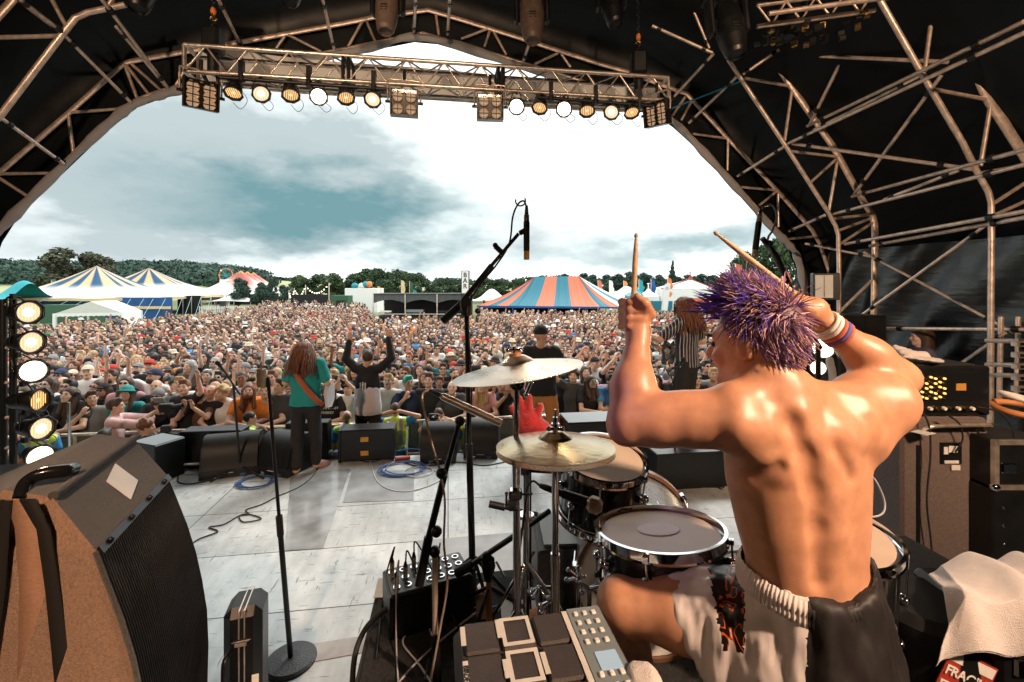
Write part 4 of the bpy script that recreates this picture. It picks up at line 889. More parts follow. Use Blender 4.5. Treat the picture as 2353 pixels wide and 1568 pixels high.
    pal = [(.13, .09, .8), (.26, .15, .42), (.36, .2, .24), (.6, .34, .22), (.74, .45, .6), (.16, .1, .15)]
    for i in range(9000):
        u, v = rr.uniform(-1, 1), rr.uniform(0, 2*math.pi); s_ = math.sqrt(1-u*u); n = Vector((s_*math.cos(v), s_*math.sin(v), u))     # head frame: x right, y forward
        if n.y > .45 and n.z < .55 or n.z < -.72 or (abs(n.x) > .7 and n.y > -.1 and n.z < .1): continue
        if n.z < -.3 and n.y > -.25: continue
        if abs(n.x) > .55 and n.z < .25 and n.y > -.2 and rr.random() < .7: continue
        p = hc+(x_*n.x*.078+y_*(n.y*.098-.012)+z_*(n.z*.098+.028))*1.04; nw = (x_*n.x+y_*n.y+z_*n.z)
        top = max(0, n.z); nape = max(0, -n.z)
        sv = mn.noise(p*9)*1.6; swirl = Vector((-.75+sv, .1, .25))*top+Vector((.55+sv*.5, -.1, -.45))*(1-top)*.9+Vector((rr.gauss(0, .12), rr.gauss(0, .12), rr.gauss(0, .12)))
        L_ = (.02+.04*top+rr.uniform(0, .028))*(1-.3*nape)*(.32 if n.x > .05 and n.z < .6 else 1.15 if n.x < 0 and top > .3 else 1); dr = (nw*(.04+.3*top*top)+swirl).normalized(); pts = [p-nw*.006]
        cur = Vector((rr.gauss(0, .35)-n.x*.3, rr.gauss(0, .35), rr.gauss(0, .3)-.5))
        for k in range(1, 5): dr = (dr+cur*.22).normalized(); pts.append(pts[-1]+dr*L_/4)
        r0 = rr.uniform(.0009, .0026); tf.append((pts, [r0, r0*1.05, r0*.85, r0*.5, .0006]))
        wx = (p.x-hc.x)*8; wts = [max(.05, .9*top-wx*1.1), .9, .7, .45+max(0, wx)*1.2, .35+nape*1.6+max(0, -n.y)*.5, .9]; c_ = rr.choices(pal, wts)[0]; k_ = rr.uniform(.7, 1.35); cl.append([q*k_ for q in c_])
    for i in range(60):      # long flying locks at the upper left
        n = Vector((rr.uniform(-.7, .2), rr.uniform(.1, .8), rr.uniform(.3, .9))).normalized(); p = hc+(x_*n.x*.078+y_*n.y*.098+z_*(n.z*.098+.028))
        dr = Vector((-.8, .1, rr.uniform(-.05, .8))).normalized(); pts = [p]; L_ = rr.uniform(.05, .095)
        for k in range(1, 6): dr = (dr+Vector((0, 0, rr.uniform(-.3, .12)))).normalized(); pts.append(pts[-1]+dr*L_/5)
        tf.append((pts, [.003, .0032, .0028, .002, .0012, .0004])); cl.append([q*rr.uniform(.6, 1.5) for q in rr.choice([pal[0], pal[1], pal[0], pal[5]])])
    V, Q, cc_ = mesh_join_tufts(tf, cl)
    h = Field(hc-V3(.14, .14, .14), hc+V3(.14, .14, .17), .006); h.ell(hc+(y_*-.018+z_*.036)*1.04, (.081, .1, .093), M_, .01); h.ell(hc+y_*.11-z_*.05, (.11, .085, .115), M_, .01, sub=True); h.ell(hc-z_*.13, (.15, .2, .072), M_, .01, sub=True)
    for e in (-1, 1): h.ell(hc+x_*e*.09+y_*.03-z_*.03, (.03, .055, .06), M_, .01, sub=True)
    V2, Q2 = h.mesh(); cV = np.array([[.16, .09, .12]]*len(V2)); mat('hair_hero', (.1, .06, .1), .5, attr='Col')
    place(obj_from(arr_mesh('hair', np.vstack([V2, V]), np.vstack([Q2, Q+len(V2)]), ['hair_hero'], cols=np.vstack([cV, cc_])), 'hair'))
    for nm, a, b, lab in (('drumstick', s1a, s1b, 'upright wooden drumstick in the left fist of the drummer'), ('drumstick', s2a, s2b, 'slanting wooden drumstick held behind the head of the drummer')):
        d_ = (b-a); L_ = d_.length; MB().lathe([(0, 0), (.0065, .002), (.0078, .01), (.0078, L_*.72), (.006, L_*.86), (.0042, L_*.94), (.0035, L_*.96), (.0052, L_*.97), (.0055, L_*.985), (.003, L_), (0, L_+.001)], a, d_, 'grip_wood', 12).build(nm, label=lab, cat='drumstick', group=None, origin=a)
drummer()
# ------------------------------------------------------------------ head pieces in head coordinates (x right, y forward, z up)
I3 = Matrix.Identity(3)
def headpiece(name, mats, fn, res=.011, extra=None, sm=1):
    f = Field((-.17, -.2, -.42), (.17, .2, .2), res); fn(f); V, Q = f.mesh(); V = smooth_verts(V, Q, sm, .4)
    if extra:
        V, Q = extra(V, Q)
    return arr_mesh(name, V, Q, mats)
def cap_cut(f):
    f.ell((0, .115, -.045), (.1, .085, .105), None, .01, sub=True); f.ell((0, 0, -.155), (.2, .2, .09), None, .015, sub=True)
    for e in (-1, 1): f.ell((e*.09, .02, -.03), (.025, .035, .045), None, .01, sub=True)
def h_short(f): f.ell((0, -.016, .035), (.083, .102, .1), None, .01); f.cone((-.03, .06, .1), (.03, .06, .1), .03, .03, .02); cap_cut(f)
def h_crop(f): f.ell((0, -.016, .032), (.079, .099, .094), None, .01); cap_cut(f)
def h_long(f):
    f.ell((0, -.018, .035), (.088, .105, .1), None, .01); cap_cut(f)
    for e in (-1, 1): f.cone((e*.075, -.02, .02), (e*.085, .0, -.26), .03, .03, .03); f.cone((e*.05, -.07, .0), (e*.05, -.07, -.3), .05, .04, .04)
def h_mass(f): h_long(f); f.cone((0, -.08, .02), (0, -.1, -.3), .075, .05, .04); f.cone((-.07, -.05, .0), (-.09, -.04, -.25), .045, .03, .03); f.cone((.07, -.05, .0), (.09, -.04, -.22), .045, .03, .03)
def h_curly(f):
    f.ell((0, -.02, .045), (.1, .115, .105), None, .02); r = random.Random(4)
    for i in range(40):
        a, b = r.uniform(0, 6.28), r.uniform(-.2, 1.4); f.ell((.09*math.cos(a)*math.cos(b), -.02+.105*math.sin(a)*math.cos(b), .045+.1*math.sin(b)), .025, None, .01)
    cap_cut(f)
def h_cap(f): f.ell((0, -.012, .05), (.086, .104, .092), None, .01); f.ell((0, 0, -.075), (.2, .2, .1), None, .008, sub=True); f.ell((0, .13, .045), (.07, .075, .011), None, .01)
def h_bucket(f): f.ell((0, -.01, .06), (.09, .105, .085), None, .01); f.ell((0, 0, -.06), (.2, .2, .1), None, .008, sub=True); f.ell((0, -.005, .038), (.145, .155, .016), None, .015)
def h_beanie(f): f.ell((0, -.015, .055), (.09, .108, .098), None, .01); f.ell((0, 0, -.08), (.2, .2, .115), None, .008, sub=True)
def h_beard(f): f.ell((0, .045, -.078), (.062, .062, .05), None, .01); f.ell((0, .1, -.03), (.055, .03, .03), None, .01, sub=True); f.ell((0, .02, -.02), (.06, .07, .045), None, .01, sub=True); f.ell((0, .112, -.05), (.024, .02, .008), None, .005, sub=True)
HP = {k: headpiece(k, [m_], fn) for k, m_, fn in (('short', 'hair', h_short), ('crop', 'hair', h_crop), ('long', 'hair', h_long), ('mass', 'hair', h_mass), ('curly', 'hair', h_curly), ('cap', 'cloth', h_cap), ('bucket', 'cloth', h_bucket), ('beanie', 'cloth', h_beanie), ('beard', 'hair', h_beard))}
def strands(name, seed, L0, spread, n=420, r0=.006, wav=.012):
    r = random.Random(seed); tf = []
    for i in range(n):
        a = r.uniform(0, 2*math.pi); u = r.uniform(.0, 1); s_ = math.sqrt(1-u*u); nn = Vector((s_*math.cos(a), s_*math.sin(a), u))
        if nn.y > .35 and u < .75: continue
        p = Vector((nn.x*.078, nn.y*.096-.014, nn.z*.094+.03)); pts = [p]; dr = Vector((nn.x*.5, nn.y*.5-.3, -.1+.1*u)).normalized(); L_ = L0*r.uniform(.7, 1.1)
        for k in range(1, 9):
            dr = (dr+Vector((nn.x*spread*.12, -.06, -.62))).normalized(); q = pts[-1]+dr*L_/8+Vector((math.sin(k*1.9+i)*wav, math.cos(k*1.6+i*2)*wav, 0)); 
            rad = math.hypot(q.x/.09, (q.y+.014)/.11)
            if rad < 1 and q.z > -.1: q.x /= max(rad, .3); q.y = (q.y+.014)/max(rad, .3)-.014
            pts.append(q)
        tf.append((pts, [r0*.6]+[r0]*5+[r0*.8, r0*.5, .001]))
    V, Q, _ = mesh_join_tufts(tf); f = Field((-.17, -.2, -.42), (.17, .2, .2), .011); h_long(f); V2, Q2 = f.mesh()
    return arr_mesh(name, np.vstack([V2, V]), np.vstack([Q2, Q+len(V2)]), ['hair'])
HP['locks'] = strands('locks', 3, .42, .12, 520, .006, .006); HP['wild'] = strands('wild', 5, .46, 1.6, 520, .006, .02)
mb = MB()
for e in (-1, 1): mb.ball((e*.031, .094, .002), (.024, .008, .017), 'glass_dark', 10); mb.tube([(e*.052, .09, .008), (e*.078, .0, .008)], .003, 'glass_dark', 4)
mb.tube([(-.01, .1, .008), (.01, .1, .008)], .004, 'glass_dark', 4); _o = mb.build('sunglasses'); HP['shades'] = _o.data; bpy.data.objects.remove(_o)
PNAME = dict(short='hair', crop='hair', long='hair', mass='hair', curly='hair', locks='hair', wild='hair', cap='cap', bucket='bucket_hat', beanie='beanie', beard='beard', shades='sunglasses')
CO = dict(black=(.013, .014, .016), white=(.74, .74, .72), grey=(.22, .23, .24), navy=(.02, .035, .09), teal=(.02, .25, .25), red=(.45, .04, .03), orange=(.75, .22, .03), green=(.05, .2, .08), pink=(.6, .3, .33), cream=(.6, .53, .4), brown=(.12, .065, .04), blue=(.08, .25, .5), hivis=(.55, .8, .08), purple=(.25, .12, .5), yellow=(.7, .55, .08), charcoal=(.05, .052, .055))
HC = dict(black=(.015, .012, .01), brown=(.06, .032, .018), ginger=(.32, .10, .03), blond=(.42, .28, .13), grey=(.32, .31, .3), teal=(.02, .4, .32), red=(.4, .03, .05), chestnut=(.16, .06, .025), green=(.1, .5, .2))
SK = [(.66, .42, .31), (.60, .36, .25), (.70, .47, .36), (.52, .30, .2), (.62, .38, .28), (.24, .12, .07)]
LOOKUP = {}
def assemble(parts, J, label, group, skin, shirt, hair, haircol, trousers=(.03, .03, .035), hats=(), loc=None, rz=0., scale=1., hatcol=(.02, .02, .02), name='person'):
    o = obj_from(parts['body'], name, None, loc if loc is not None else J['base'], label, 'person', group); o.rotation_euler = (0, 0, rz); o.scale = (scale,)*3; o.color = (*skin, 1)
    for k, c in (('shirt', shirt), ('trousers', trousers)):
        if k in parts: q = obj_from(parts[k], k, o); q.color = (*c, 1)
    hl = J['head']-J['base']; Mh = parts['M'].to_4x4(); sM = Matrix.Diagonal((J['s'],)*3+(1,))
    for h in ([hair] if hair else [])+list(hats):
        q = obj_from(HP[h], PNAME[h], o); q.matrix_basis = Matrix.Translation(hl)@Mh@sM; q.color = (*(hatcol if h in ('cap', 'bucket', 'beanie') else haircol), 1)
    return o
# ------------------------------------------------------------------ crowd body types
UPG = (0, .93, .3)
CP = [dict(gaze=UPG), dict(gaze=UPG, elL=(-.27, .2, 1.16), elR=(.27, .2, 1.16), wrL=(.02, .36, 1.12), wrR=(-.02, .4, 1.13), hdL=(1, .1, -.1), hdR=(-1, .1, -.1), pnL=(0, 0, -1), pnR=(0, 0, -1), head=(0, .1, 1.60), neck=(0, .05, 1.43), chest=(0, .04, 1.24)),
      dict(gaze=(.1, .9, .3), elR=(.3, .16, 1.6), wrR=(.25, .22, 1.86), hdR=(-.1, .15, 1), pnR=(0, 1, 0), shR=(.175, .02, 1.46)), dict(gaze=UPG, elR=(.27, .18, 1.56), wrR=(.07, .26, 1.8), hdR=(-.2, .1, 1), pnR=(-1, 0, 0), elL=(-.27, .18, 1.56), wrL=(-.07, .26, 1.8), hdL=(.2, .1, 1), pnL=(1, 0, 0), shL=(-.175, .02, 1.46), shR=(.175, .02, 1.46)),
      dict(gaze=(0, 1, .15), elR=(.22, .25, 1.3), wrR=(.06, .36, 1.5), hdR=(-.1, .1, 1), pnR=(-.3, 1, 0), elL=(-.22, .24, 1.3), wrL=(-.06, .36, 1.5), hdL=(.1, .1, 1), pnL=(.3, 1, 0)),
      dict(gaze=(-.25, .9, .25), elL=(-.33, .1, 1.58), wrL=(-.36, .2, 1.82), hdL=(-.1, .2, 1), pnL=(0, 1, 0), shL=(-.175, .02, 1.46), up=(.1, 0, 1)), dict(gaze=(.35, .9, .18), up=(-.12, 0, 1), head=(.015, .03, 1.62)), dict(gaze=(-.4, .88, .2), elR=(.25, .22, 1.2), wrR=(.05, .25, 1.42), hdR=(-.5, 0, .8), pnR=(0, -1, .3), up=(.05, 0, 1))]
CT_ = []
for i, kw in enumerate(CP):
    J = pose(s=1., **kw); bl = 1.0 if i % 3 else 1.12
    CT_.append((body_meshes(f'crowd{i}', J, .017, shirt=.5 if i != 6 else 1.9, trousers=1., mouth=.6 if i in (2, 3, 5) else 0, build_=bl), J))
PCOL = ['black']*24+['white']*16+['grey', 'navy', 'teal', 'red', 'orange', 'green', 'cream', 'navy', 'brown', 'blue', 'pink', 'charcoal', 'grey', 'charcoal']
HCOL = ['black']*8+['brown']*7+['blond']*3+['ginger', 'grey', 'chestnut', 'chestnut']
ORD = 'first second third fourth fifth sixth seventh eighth ninth tenth eleventh twelfth thirteenth fourteenth fifteenth sixteenth seventeenth eighteenth nineteenth twentieth'.split()
ORD += ['twenty-'+o_ for o_ in ORD[:9]]+['thirtieth']+['thirty-'+o_ for o_ in ORD[:9]]
YAW = math.pi+TH
front = [  # picture x, pose, shirt, hair, hair colour, extras, label words
 (58, 0, 'black', 'long', 'brown', ('shades',), 'in black t-shirt with sunglasses behind the lamp tower'), (112, 1, 'black', 'long', 'black', ('shades',), 'in black t-shirt and sunglasses left of the black tank top'), (172, 1, 'charcoal', 'mass', 'brown', (), 'in dark tank top with long dark hair at the barrier'),
 (212, 7, 'grey', 'short', 'brown', (), 'in patterned grey shirt left of the cameraman in pink'), (292, 0, 'teal', 'long', 'brown', ('bucket',), 'in turquoise bucket hat beside the cameraman in pink'), (368, 1, 'black', 'crop', 'brown', ('beard', 'shades', 'beanie'), 'with a big dark beard and sunglasses, arms folded on the barrier'),
 (426, 5, 'black', 'short', 'chestnut', (), 'in black top with one arm raised at the barrier'), (462, 4, 'brown', 'short', 'red', (), 'with short red hair holding a small camera'), (486, 0, 'black', None, 'grey', (), 'bald, in black t-shirt beside the red-haired person'), (518, 1, 'white', 'curly', 'blond', (), 'in white t-shirt with blond hair leaning on the barrier'),
 (572, 1, 'orange', 'long', 'chestnut', ('beard',), 'in orange striped jumper with long hair and beard'), (612, 1, 'orange', 'short', 'blond', (), 'in plain orange t-shirt beside the striped jumper'), (648, 6, 'charcoal', 'short', 'brown', (), 'in charcoal top just left of the singer in teal'),
 (760, 1, 'black', 'mass', 'black', (), 'with long black hair and lettered black t-shirt'), (802, 3, 'white', 'short', 'brown', ('cap',), 'in white t-shirt and black cap clapping overhead'), (893, 2, 'white', 'short', 'blond', (), 'in white top behind the hi-vis guards'), (938, 7, 'navy', 'short', 'teal', (), 'with teal hair in navy t-shirt'), (986, 0, 'black', 'short', 'brown', (), 'in black shirt right of the teal-haired person'),
 (1040, 1, 'charcoal', None, 'grey', (), 'bald, in charcoal t-shirt behind the middle stand'), (1108, 1, 'pink', 'mass', 'blond', ('bucket',), 'with long white hair and grey brimmed hat'), (1168, 4, 'black', 'short', 'black', (), 'in black t-shirt just under the white cymbal'), (1212, 1, 'black', 'short', 'black', ('beard',), 'with dark beard left of the orange trousers'), (1318, 2, 'charcoal', 'curly', 'brown', (), 'with curly hair right of the orange trousers'),
 (1352, 1, 'black', 'mass', 'brown', (), 'with long curly brown hair and black top'), (1398, 1, 'blue', 'short', 'black', ('beard',), 'in light blue t-shirt with a black beard'), (1452, 1, 'black', 'long', 'brown', (), 'in black t-shirt behind the arm of the drummer'), (1508, 6, 'black', 'mass', 'black', (), 'smiling with long black hair right of the drummer arm'), (1545, 1, 'black', 'short', 'brown', (), 'in black t-shirt left of the striped guitarist'), (1598, 1, 'black', 'short', 'grey', ('shades',), 'in sunglasses and scarf right of the striped guitarist'), (1636, 1, 'grey', 'short', 'blond', (), 'with blond hair in grey beside the drummer face')]
VB = 7.72
r = random.Random(21); gname = 'people standing in the crowd'
def ux(px, v): k = (px-1176.5)/F; return v*(ST+k*CT)/(CT-k*ST)
for n_, (px, pi, sh, hr, hc_, ex, lab) in enumerate(front):
    v = VB+.34+r.uniform(-.03, .05); parts, J = CT_[pi]; c = UV(ux(px, v), v, ZG); sc_ = r.uniform(.97, 1.06)
    o = assemble(parts, J, 'person '+lab, gname, SK[r.randrange(5)], CO[sh], hr if not any(h in ex for h in ('cap', 'bucket', 'beanie')) or hr in ('long', 'mass') else None, HC[hc_], hats=ex, loc=c, rz=YAW+r.uniform(-.3, .3), scale=sc_, hatcol=CO['teal'] if px == 292 else CO['grey'] if px in (1108, 368) else CO['black'])
    if px == 760:
        for k_, (tx, zz, sz) in enumerate((('NORTH COAST', 1.33, .052), ('WHISKEY', 1.26, .055))): text(tx, sz*sc_, 'print', o, c+Matrix.Rotation(o.rotation_euler.z, 3, 'Z')@Vector((0, .168+.02*k_, zz))*sc_, textrot(Matrix.Rotation(o.rotation_euler.z, 3, 'Z')@Vector((0, 1, .08))))
    if px == 572:
        mb = MB()
        for k_ in range(5): mb.lathe([(.172+.004*k_, -.018), (.178+.004*k_, 0), (.172+.004*k_, .018)], c+Vector((0, 0, 1.36-.09*k_))*sc_, (0, 0, 1), 'black', 20, sx=1., ref=(0, 1, 0))
        q = mb.build('stripe', o); q.scale = (1.0, .72, 1); q.location = (0, .01, 0)
cnt = 300-len(front)-6; rowi = 1; spots = []; v = VB+.34
while len(spots) < cnt:
    v += .39+.03*rowi; a, b = ux(-15, v), ux(1700, v); n_ = int((b-a)/(.415+.01*rowi)); row = []
    for i in range(n_):
        u = a+(b-a)*(i+.5)/n_+r.uniform(-.11, .11); row.append((u, v+r.uniform(-.14, .14)))
    if len(spots)+len(row) > cnt: row = row[:cnt-len(spots)]
    for i, q in enumerate(row): spots.append((*q, rowi, i))
    rowi += 1
lastrow = v
for u, v_, ri, i in spots:
    pi = r.choices(range(8), [8, .8, 1.6, .9, .8, 1.0, 4, 1.6])[0]; parts, J = CT_[pi]; sh = r.choice(PCOL); hc_ = r.choice(HCOL); ex = []; hr = r.choices(['short', 'crop', 'long', 'mass', 'curly', None], [9, 4, 5, 3, 1.5, 1])[0]; hw = {'short': 'short '+hc_+' hair', 'crop': 'cropped '+hc_+' hair', 'long': 'long '+hc_+' hair', 'mass': 'thick '+hc_+' hair', 'curly': 'curly '+hc_+' hair', None: 'a bald head'}[hr]
    if r.random() < .2: hat = r.choice(['cap', 'cap', 'bucket', 'beanie']); ex.append(hat); hatc = r.choice(['black', 'black', 'navy', 'cream', 'red', 'grey']); hw = 'a '+hatc+' '+{'cap': 'cap', 'bucket': 'sunhat', 'beanie': 'beanie'}[hat]; hr = hr if hr in ('long', 'mass') else None
    else: hatc = 'black'
    if r.random() < .28: ex.append('shades')
    if hr in ('short', 'crop', None) and r.random() < .38: ex.append('beard')
    assemble(parts, J, f'person in {sh} shirt with {hw}, {ORD[i]} from left in crowd row {["", "two", "three", "four", "five", "six", "seven", "eight", "nine", "ten", "eleven", "twelve"][ri]}', gname, r.choice(SK[:5]) if r.random() < .95 else SK[5], CO[sh], hr, HC[hc_], hats=ex, loc=UV(u, v_, ZG), rz=YAW+r.uniform(-.35, .35), scale=r.uniform(.95, 1.09), hatcol=CO[hatc])
# the rest of the crowd: one mass
mat('crowd', (.5, .4, .4), .8, attr='Col')
def low(kind):
    V, Fc, pid = [], [], []
    def put(mb, part):
        o_ = len(V); V.extend(mb.V); pid.extend([part]*len(mb.V))
        for f in mb.F:
            for k in range(1, len(f)-1): Fc.append((f[0]+o_, f[k]+o_, f[k+1]+o_))
    m = lambda: MB()
    put(m().ball((0, .02, 1.6), (.075, .09, .11), 'white', 8), 0)
    put(m().ball((0, -.01, 1.635), (.086, .098, .098), 'white', 8), 2)
    put(m().lathe([(.0, 1.49), (.07, 1.475), (.19, 1.41), (.215, 1.3), (.18, 1.1), (.185, .9), (0, .88)], (0, 0, 0), (0, 0, 1), 'white', 8, ref=(0, 1, 0)), 1)
    for i in range(len(V)):
        if pid[i] == 1: V[i] = (V[i][0], V[i][1]*.6, V[i][2])
    put(m().box((0, .105, 1.61), (.11, .02, .028), 'white'), 4 if kind % 2 else 5)
    put(m().box((0, .10, 1.545), (.05, .02, .02), 'white'), 5)
    if kind in (2, 3): put(m().box((0, -.05, 1.47), (.2, .09, .22), 'white', taper=.8), 2)
    if kind == 4: put(m().lathe([(.14, 1.655), (.1, 1.67), (.085, 1.74), (0, 1.75)], (0, 0, 0), (0, 0, 1), 'white', 8), 6)
    if kind == 5: put(m().tube([(.19, 0, 1.42), (.26, .1, 1.58), (.2, .16, 1.86)], [.05, .042, .035], 'white', 5), 0)
    if kind == 6:
        for e in (-1, 1): put(m().tube([(e*.19, 0, 1.42), (e*.27, .1, 1.55), (e*.12, .2, 1.78)], [.05, .042, .035], 'white', 5), 0)
    if kind not in (5, 6):
        for e in (-1, 1): put(m().tube([(e*.2, 0, 1.4), (e*.24, 0, 1.2), (e*.22, .08, .98)], [.055, .045, .03], 'white', 5), 0 if kind % 2 else 1)
    for e in (-1, 1): put(m().tube([(e*.09, 0, .95), (e*.1, 0, 0)], [.09, .06], 'white', 5), 3)
    return np.array(V), np.array(Fc), np.array(pid)
LT = [low(k) for k in range(7)]
AV, AF, AC = [], [], []; off = 0; g = np.random.default_rng(3)
v = lastrow+.5; pos = []
while v < 66:
    stepv = .5 if v < 28 else .62 if v < 40 else .9
    a, b = -.86*v, .80*v; su = .5 if v < 30 else .6 if v < 42 else .95; n_ = int((b-a)/su)
    for i in range(n_):
        u = a+(b-a)*(i+.5)/n_+g.uniform(-.2, .2); w_ = v+g.uniform(-.2, .2); x, y = u*CT-w_*ST, u*ST+w_*CT; px = 1176.5+x/y*F
        lim = np.interp(px, [0, 150, 420, 560, 600, 830, 850, 1090, 1100, 1900], [21, 22, 27, 38, 58, 58, 26, 26, 34, 34])
        if y > lim or (y > lim*.82 and g.random() < .35): continue
        if px > 1095 and y > 33 and g.random() < .4: continue
        if y > 36 and g.random() < (.25 if px > 560 else .45): continue
        if y > 50 and not (580 < px < 850): continue
        if y > 50 and g.random() < .3: continue
        pos.append((x, y))
    v += stepv
for x, y in pos:
    k = g.choice(7, p=[.22, .27, .13, .13, .08, .12, .05]); V, Fc, pid = LT[k]; s_ = g.uniform(.92, 1.06); an = (YAW if y < 38 or g.random() < .6 else g.uniform(0, 6.28))+g.uniform(-.5, .5); c_, s2 = math.cos(an), math.sin(an)
    W = V*s_; W = np.stack([W[:, 0]*c_-W[:, 1]*s2+x, W[:, 0]*s2+W[:, 1]*c_+y, W[:, 2]+ZG], 1)
    sk = np.array(SK[g.integers(0, 5)]); cols = np.array([sk*.96, CO[PCOL[g.integers(len(PCOL))]], np.array(HC[HCOL[g.integers(len(HCOL))]])*.6, CO[['black', 'navy', 'charcoal', 'cream', 'grey'][g.integers(5)]], (.02, .02, .02), sk*.3, CO[['cream', 'black', 'white', 'red'][g.integers(4)]]])*g.uniform(.8, 1.25)
    AV.append(W); AF.append(Fc+off); AC.append(np.clip(cols[pid], 0, .9)); off += len(V)
me = arr_mesh('crowd', np.vstack(AV), np.vstack(AF), ['crowd'], cols=np.vstack(AC))
obj_from(me, 'crowd', label='dense festival crowd filling the field behind the front rows', cat='crowd', kind='stuff')
# ------------------------------------------------------------------ barrier along the pit
mat('perf', (.13, .14, .145), .55, .3, var=.2, vs=30, bump=.6, bs=220)
def barrier(i, u):
    c = UV(u, VB, ZG); t = empty('crowd_barrier', c, f'grey steel crowd barrier panel, {ORD[i]} from the left along the pit', 'barrier', 'steel crowd barriers along the pit', rz=TH)
    Q = lambda x, y, z: c+rotz(TH)@Vector((x, y, z))
    MB().tube([Q(-.51, 0, 1.12), Q(.51, 0, 1.12)], .03, 'alu', 8).build('top_rail', t)
    MB().box(Q(0, .0, .58), (1.0, .02, 1.0), 'perf', rotz(TH)).build('panel', t)
    mb = MB()
    for x in (-.5, .5): mb.tube([Q(x, -.03, 0), Q(x, -.03, 1.1)], .02, 'alu', 6)
    mb.tube([Q(-.5, -.035, .6), Q(.5, -.035, .6)], .018, 'alu', 6); mb.build('frame', t)
    for x in (-.3, .3): MB().tube([Q(x, -.04, 1.05), Q(x, -.55, .03)], .02, 'alu', 6).build('strut', t)
    MB().box(Q(0, -.35, .02), (1.0, .7, .03), 'alu', rotz(TH)).build('foot_plate', t)
for i in range(17): barrier(i, -8.1+1.02*i)
# ------------------------------------------------------------------ performers
def person_at(label, J, shirt, trousers, hair, haircol, skin=SK[1], sleeve=.5, res=.012, hats=(), hatcol=(.015, .015, .015), trc=(.03, .03, .035), mouth=0, build_=1., curl=(.3, .35, .3), fa=.006, group=None):
    parts = body_meshes('p'+str(len(bpy.data.meshes)), J, res, shirt=sleeve, trousers=trousers, mouth=mouth, build_=build_, curl=curl, fold_amp=fa)
    return assemble(parts, J, label, group, skin, shirt, hair, haircol, trc, hats, hatcol=hatcol)
# singer in teal
b = G(702, 1087); J = pose(b, .12, .955, head=(-.02, .03, 1.56), neck=(-.01, .02, 1.42), gaze=(.05, .95, -.3), up=(0, .3, 1), elL=(-.26, .05, 1.17), elR=(.27, .0, 1.16), wrL=(-.1, .24, 1.1), wrR=(.2, .22, 1.02), hdL=(1, .4, 0), hdR=(-.2, 1, -.2), anL=(-.1, -.06, .09), knL=(-.1, 0, .5), toeL=(-.15, .12, .03), anR=(.1, .1, .09), knR=(.1, .08, .5), toeR=(.2, .25, .03))
sg = person_at('long-haired person in loose teal t-shirt and brown trousers with an orange guitar strap', J, (.012, .27, .26), 1., 'locks', HC['chestnut'], sleeve=.75, trc=(.02, .017, .018), build_=1.1, fa=.011)
for q in sg.children:
    pass
w_ = lambda x, y, z: b+rotz(.12)@(Vector((x, y, z))*.98)
mat('strap_orange', (.42, .09, .03), .6, var=.2, vs=60); mb = MB(); mb.tube(bez([w_(-.13, .05, 1.47), w_(-.12, -.1, 1.42), w_(-.03, -.185, 1.25), w_(.1, -.19, 1.06), w_(.19, -.14, .93), w_(.22, -.02, .86)], 6), .032, 'strap_orange', 8, ref=(0, 0, 1), flat=.22); mb.build('guitar_strap', sg)
mat('shoe_pink', (.6, .36, .32), .6)
for e, nm in ((-1, 'L'), (1, 'R')): MB().ball(J['an'+nm].lerp(J['toe'+nm], .55)-V3(0, 0, .015), (.05, .135, .05), 'shoe_pink', 14, look(J['toe'+nm]-J['an'+nm])).build('shoe', sg)
mat('guitar_pale', (.62, .6, .6), .25, coat=.5); gt = empty('electric_guitar', w_(.2, .1, .95), 'pale electric guitar hanging at the right hip of the singer', 'guitar')
MB().prism([w_(.24+x, .0+y, .98+z) for x, y, z in ((0, 0, .16), (.03, .1, .18), (.03, .2, .1), (.03, .22, -.08), (.02, .12, -.18), (0, -.0, -.16), (-.01, -.03, 0))], V3(.035, -.01, .0), 'guitar_pale').build('body', gt); MB().tube([w_(.25, .15, 1.0), w_(-.25, .38, 1.28)], .025, 'wood', 6).build('neck', gt)
# raised arms performer, back to us
b = P(845, 900, 6.75); b.z = H-148*6.62/F-1.74; J = pose(b, 0., 1., elL=(-.33, .02, 1.62), wrL=(-.29, .05, 1.87), hdL=(.1, 0, 1), pnL=(0, 1, 0), elR=(.34, .02, 1.63), wrR=(.29, .05, 1.92), hdR=(0, 0, 1), pnR=(0, 1, 0), shL=(-.18, 0, 1.47), shR=(.18, 0, 1.47), gaze=(0, 1, -.1))
rp = person_at('performer with both arms raised in black and white long-sleeved top', J, (.012, .012, .014), 1., 'crop', HC['brown'], sleeve=1.95, trc=(.012, .012, .014), build_=1.08, fa=.009, skin=SK[3])
mat('white_cloth', (.66, .6, .62), .85, bump=.3, bs=20); f = Field(b+V3(-.3, -.3, .8), b+V3(.3, .3, 1.3), .011); f.cone(b+V3(0, 0, 1.14), b+V3(0, 0, .88), .184, .205, .02, sq=((0, 1, 0), .75)); f.put(lambda X, Y, Z: Z-(b.z+1.17)+.25*np.abs(X-b.x) if False else (b.z+1.17)-Z, (b.x-.3, b.y-.3, b.z+.7), (b.x+.3, b.y+.3, b.z+1.4), .001, sub=False) if False else None
V, Q = f.mesh(); V = fold(V, Q, .009, 11, (1, 1, .6), 1.); o = obj_from(arr_mesh('white_panel', V-np.array(b), Q, ['white_cloth']), 'white_panel', rp)
mb = MB()
for k in (-1, 0, 1): mb.box(b+V3(.0+k*.035-.02, -.16-.004, 1.24), (.015, .012, .1 if k else .12), 'white')
mb.build('print', rp)
sp = MB().box((b.x, b.y+.02, (b.z+ZG)/2), (1.2, .5, b.z-ZG), 'black', rotz(TH), bev=.02).build('pit_step', label='low black step in front of the stage under the performer with raised arms', cat='platform', origin=(b.x, b.y+.1, ZG))
